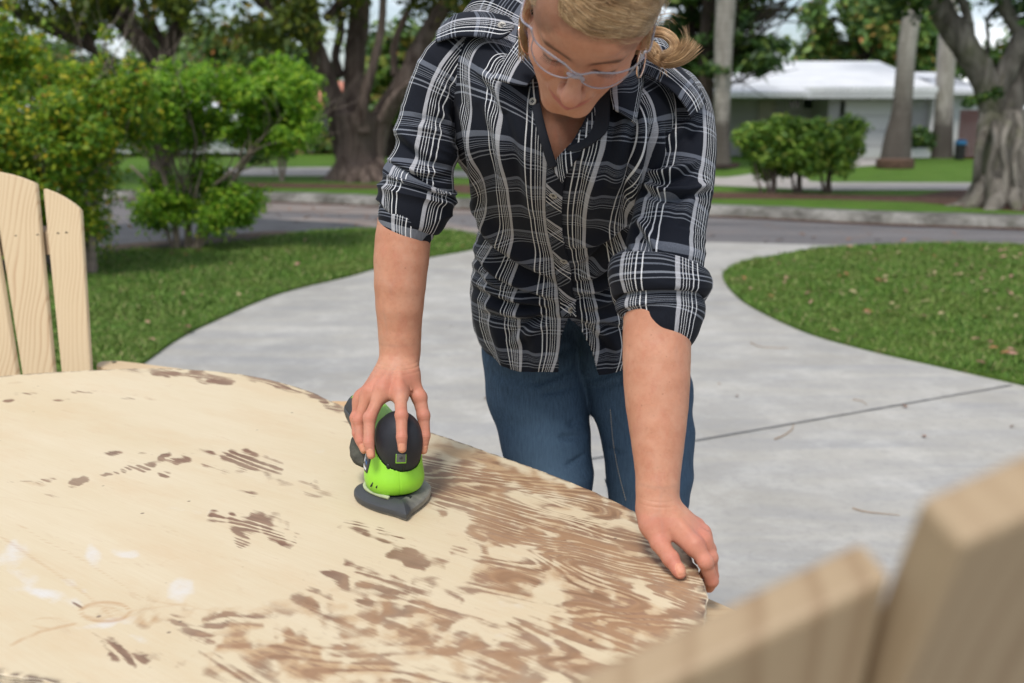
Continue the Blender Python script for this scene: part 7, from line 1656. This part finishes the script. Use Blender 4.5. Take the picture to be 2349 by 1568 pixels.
def g_at(px, py, F0=.099, cv=3.8, lift=0.0):
    """where the sight line meets the wrap surface of the glasses"""
    d_ = nv(ray(px, py)); d_ /= np.linalg.norm(d_); lo_, hi_ = .9, 1.5
    for _ in range(40):
        m_ = (lo_ + hi_) / 2; q = (np.array([0, 0, CAM_H], np.float32) + d_ * m_ - HO) @ HM
        if q[1] - (F0 - cv * q[0] ** 2 + lift) > 0: lo_ = m_
        else: hi_ = m_
    return Vector((np.array([0, 0, CAM_H]) + d_ * m_).tolist()) - GO
TOPR = [(1219, 66), (1224, 88), (1237, 105), (1257, 121), (1278, 136), (1298, 150), (1312, 163), (1328, 171), (1345, 170), (1361, 167), (1388, 168), (1413, 168), (1437, 162), (1456, 153), (1470, 138), (1479, 120)]
LOL = [(1224, 88), (1219, 112), (1229, 142), (1250, 163), (1275, 175), (1299, 179), (1318, 174), (1326, 171)]
LOR = [(1333, 172), (1334, 187), (1350, 198), (1372, 203), (1397, 200), (1423, 187), (1446, 167), (1462, 148)]
def gt(L_, n_): return [Vector(q_) for q_ in catmull([tuple(g_at(*p)) for p in L_], n_)]
mb = MB(); mb.tube(gt(TOPR, 60), [.0013] * 60, 8); mb.build('brow_rim', M_lav, glasses, True)
for L_ in (LOL, LOR):
    mb = MB(); mb.tube(gt(L_, 30), [.0010] * 30, 8); mb.build('lower_rim', M_lav, glasses, True)
tp = gt(TOPR, 120)
def lens(tops, lows, name='lens'):
    n_ = 24; A = catmull([tuple(g_at(*p)) for p in tops], n_); B_ = catmull([tuple(g_at(*p)) for p in lows], n_); k = 6; vs = [A[i] * (1 - j / (k - 1)) + B_[i] * (j / (k - 1)) for j in range(k) for i in range(n_)]
    mb = MB(); mb.add(vs, [list(q_) for q_ in grid_faces(n_, k)]); o = mb.build(name, M_lens, glasses, True)
lens(TOPR[1:8], LOL); lens(TOPR[8:15], LOR)
mb = MB(); mb.tube(gt([(1300, 168), (1318, 176), (1330, 177), (1340, 186)], 12), [.0014, .0026] + [.003] * 8 + [.0026, .0014], 8); mb.build('nose_bridge', M_lav, glasses, True)
for s_, a_ in ((-1, TOPR[0]), (1, TOPR[-1])):
    p0 = g_at(*a_); e = [Vector((HO + HM @ V3(s_ * .0790, y_, z_)).tolist()) - GO for y_, z_ in ((.035, .004), (.0, .010), (-.02, .008), (-.04, -.010))]
    pts = [Vector(q_) for q_ in catmull([tuple(p0)] + [tuple(q_) for q_ in e], 24)]; mb = MB(); mb.tube(pts, [.0015] * 24, 6); mb.build('temple_arm', M_lav, glasses, True)
    side = [p0, p0 + (e[0] - p0) * .55]; dn_ = Vector((HM @ V3(0, .002, -.020)).tolist()); mb = MB(); mb.slab([side[0], side[1], side[1] + dn_ * .6, side[0] + dn_ * .8], Vector((HM @ V3(s_ * .0014, 0, 0)).tolist())); mb.build('side_shield', M_lens, glasses)
# hoop earrings
M_gold = NT('rose_gold', .2, .5); M_gold.b.inputs['Base Color'].default_value = (.80, .56, .42, 1); M_gold.b.inputs['Metallic'].default_value = 1; M_gold = M_gold.m
for s_, (cx, cy), lab in ((-1, (1203, 88), 'thin gold hoop earring at her right ear, on the left in the picture'), (1, (1471, 144), 'thin gold hoop earring at her left ear, before the curled ponytail')):
    y_ = 1.315 if s_ < 0 else 1.335; c_ = W(cx, cy, y_); e = empty('hoop_earring', c_); tag(e, lab, 'earring', 'hoop earrings')
    mb = MB(); pts = [Vector((math.cos(t) * .0065 + math.sin(t) * .003 * s_, math.cos(t) * .015, math.sin(t) * .0195)) for t in np.linspace(0, 6.283, 40)]
    mb.tube(pts, [.0011] * 40, 8); mb.build('hoop', M_gold, e, True)
# ================================================================ LEAVES AND TWIGS
M_leafs = [simple('dry_leaf_%s' % k, c_, .8, .3, 40) for k, c_ in (('tan', (0.30, 0.20, 0.12)), ('pink', (0.34, 0.19, 0.14)), ('rust', (0.30, 0.13, 0.06)), ('straw', (0.36, 0.29, 0.16)), ('brown', (0.16, 0.09, 0.055)))]
def leaf_mesh(k):
    r = random.Random(k); n_ = 7; vs = []; L_ = 1.0
    for i in range(n_ + 1):
        t = i / n_; w = math.sin(math.pi * min(t * .97 + .02, 1)) ** .8 * .24 * (1 + r.uniform(-.15, .15)); cz = .10 * math.sin(t * 3.1) + r.uniform(-.02, .02)
        vs += [(t - .5, -w, cz + .10 * r.random()), (t - .5, 0, cz - .02), (t - .5, w, cz + .10 * r.random())]
    f = [[i * 3 + j, i * 3 + j + 1, (i + 1) * 3 + j + 1, (i + 1) * 3 + j] for i in range(n_) for j in (0, 1)]
    me = bpy.data.meshes.new('dry_leaf'); me.from_pydata(vs, [], f); me.polygons.foreach_set('use_smooth', [True] * len(f)); return me
LM = []
for k in range(10): m_ = leaf_mesh(k); m_.materials.append(M_leafs[k % 5]); LM.append(m_)
def leaf(x, y, z, s_, k, label, group):
    o = bpy.data.objects.new('dry_leaf', LM[k % 10]); COL.objects.link(o); o.location = (x, y, z); r = random.Random(k * 7 + int(x * 1000)); o.scale = (s_, s_, s_)
    o.rotation_euler = (r.uniform(-.35, .35), r.uniform(-.35, .35), r.uniform(0, 6.28)); tag(o, label, 'leaf', group); return o
rs = random.Random(77); cnt = 0
while cnt < 130:
    x, y = rs.uniform(.5, 8), rs.uniform(3.8, 10.6)
    if not inside(lawnR_s, np.array([[x, y]]))[0]: continue
    q = project([[x, y, 0]])[0]
    if q[0] > 2380: continue
    leaf(x, y, .045, rs.uniform(.045, .07), rs.randrange(10), 'curled dry leaf lying in the grass of the right-hand lawn', 'dry leaves on the right-hand lawn'); cnt += 1
cnt = 0
while cnt < 45:
    x, y = rs.uniform(-6, 0), rs.uniform(3.5, 11)
    if not inside(lawnL_s, np.array([[x, y]]))[0]: continue
    leaf(x, y, .045, rs.uniform(.045, .075), rs.randrange(10), 'curled dry leaf lying in the grass of the left-hand lawn', 'dry leaves on the left-hand lawn'); cnt += 1
for i in range(46):
    q = (rs.uniform(1000, 2349), rs.uniform(535, 562)) if i % 2 else (rs.uniform(620, 1100), rs.uniform(475, 520)); p = onz(*q)
    leaf(p.x, p.y, .012, rs.uniform(.06, .10), (2, 4, 7, 9)[rs.randrange(4)], 'rusty leaf lying on the street or its edge', 'rusty leaves on the street')
for x, y, s_, k, lab in ((1115, 917, .035, 4, 'small brown leaf scrap on the driveway between her elbow and waist'), (2074, 935, .045, 2, 'brown leaf beside the driveway joint, near its right end'), (2120, 1004, .038, 7, 'reddish brown leaf scrap on the right part of the driveway, below the joint'), (2322, 982, .028, 4, 'dark scrap on the driveway near the right picture edge'),
                         (1690, 912, .028, 9, 'dark crumb on the driveway right of her rolled cuff'), (2085, 1000, .012, 9, 'tiny dark crumb left of the reddish leaf scrap'), (1650, 884, .02, 0, 'pale crumb on the driveway above the dark one'), (1310, 1045, .012, 9, 'tiny crumb on the driveway seen between the legs'), (1035, 752, .02, 4, 'tiny dark crumb on the driveway left of her hip')):
    p = onz(x, y); leaf(p.x, p.y, .006, s_, k, lab, None)
M_twg = simple('dry_twig_bark', (0.30, 0.20, 0.12), .8, .2, 60)
for L_, r_, lab in (([(1777, 1008), (1800, 998), (1817, 985), (1820, 973)], .0028, 'curved tan twig just under the driveway joint'), ([(1956, 1166), (1985, 1174), (2030, 1179), (2064, 1182)], .0022, 'long thin twig lying low on the driveway, above the blurred chair'),
                    ([(1721, 786), (1745, 796), (1790, 799), (1808, 798)], .0025, 'thin grey twig on the driveway nearest the lawn tip'), ([(1957, 917), (1975, 920), (1990, 929)], .0022, 'short thin twig above the driveway joint')):
    pts = [Vector(q_) for q_ in catmull([tuple(onz(*q_, .004)) for q_ in L_], 14)]; o0 = pts[0].copy(); mb = MB(); mb.tube([p - o0 for p in pts], [r_ * (1 - .5 * i / 13) for i in range(14)], 6); o = mb.build('twig', M_twg); o.location = o0; tag(o, lab, 'twig')
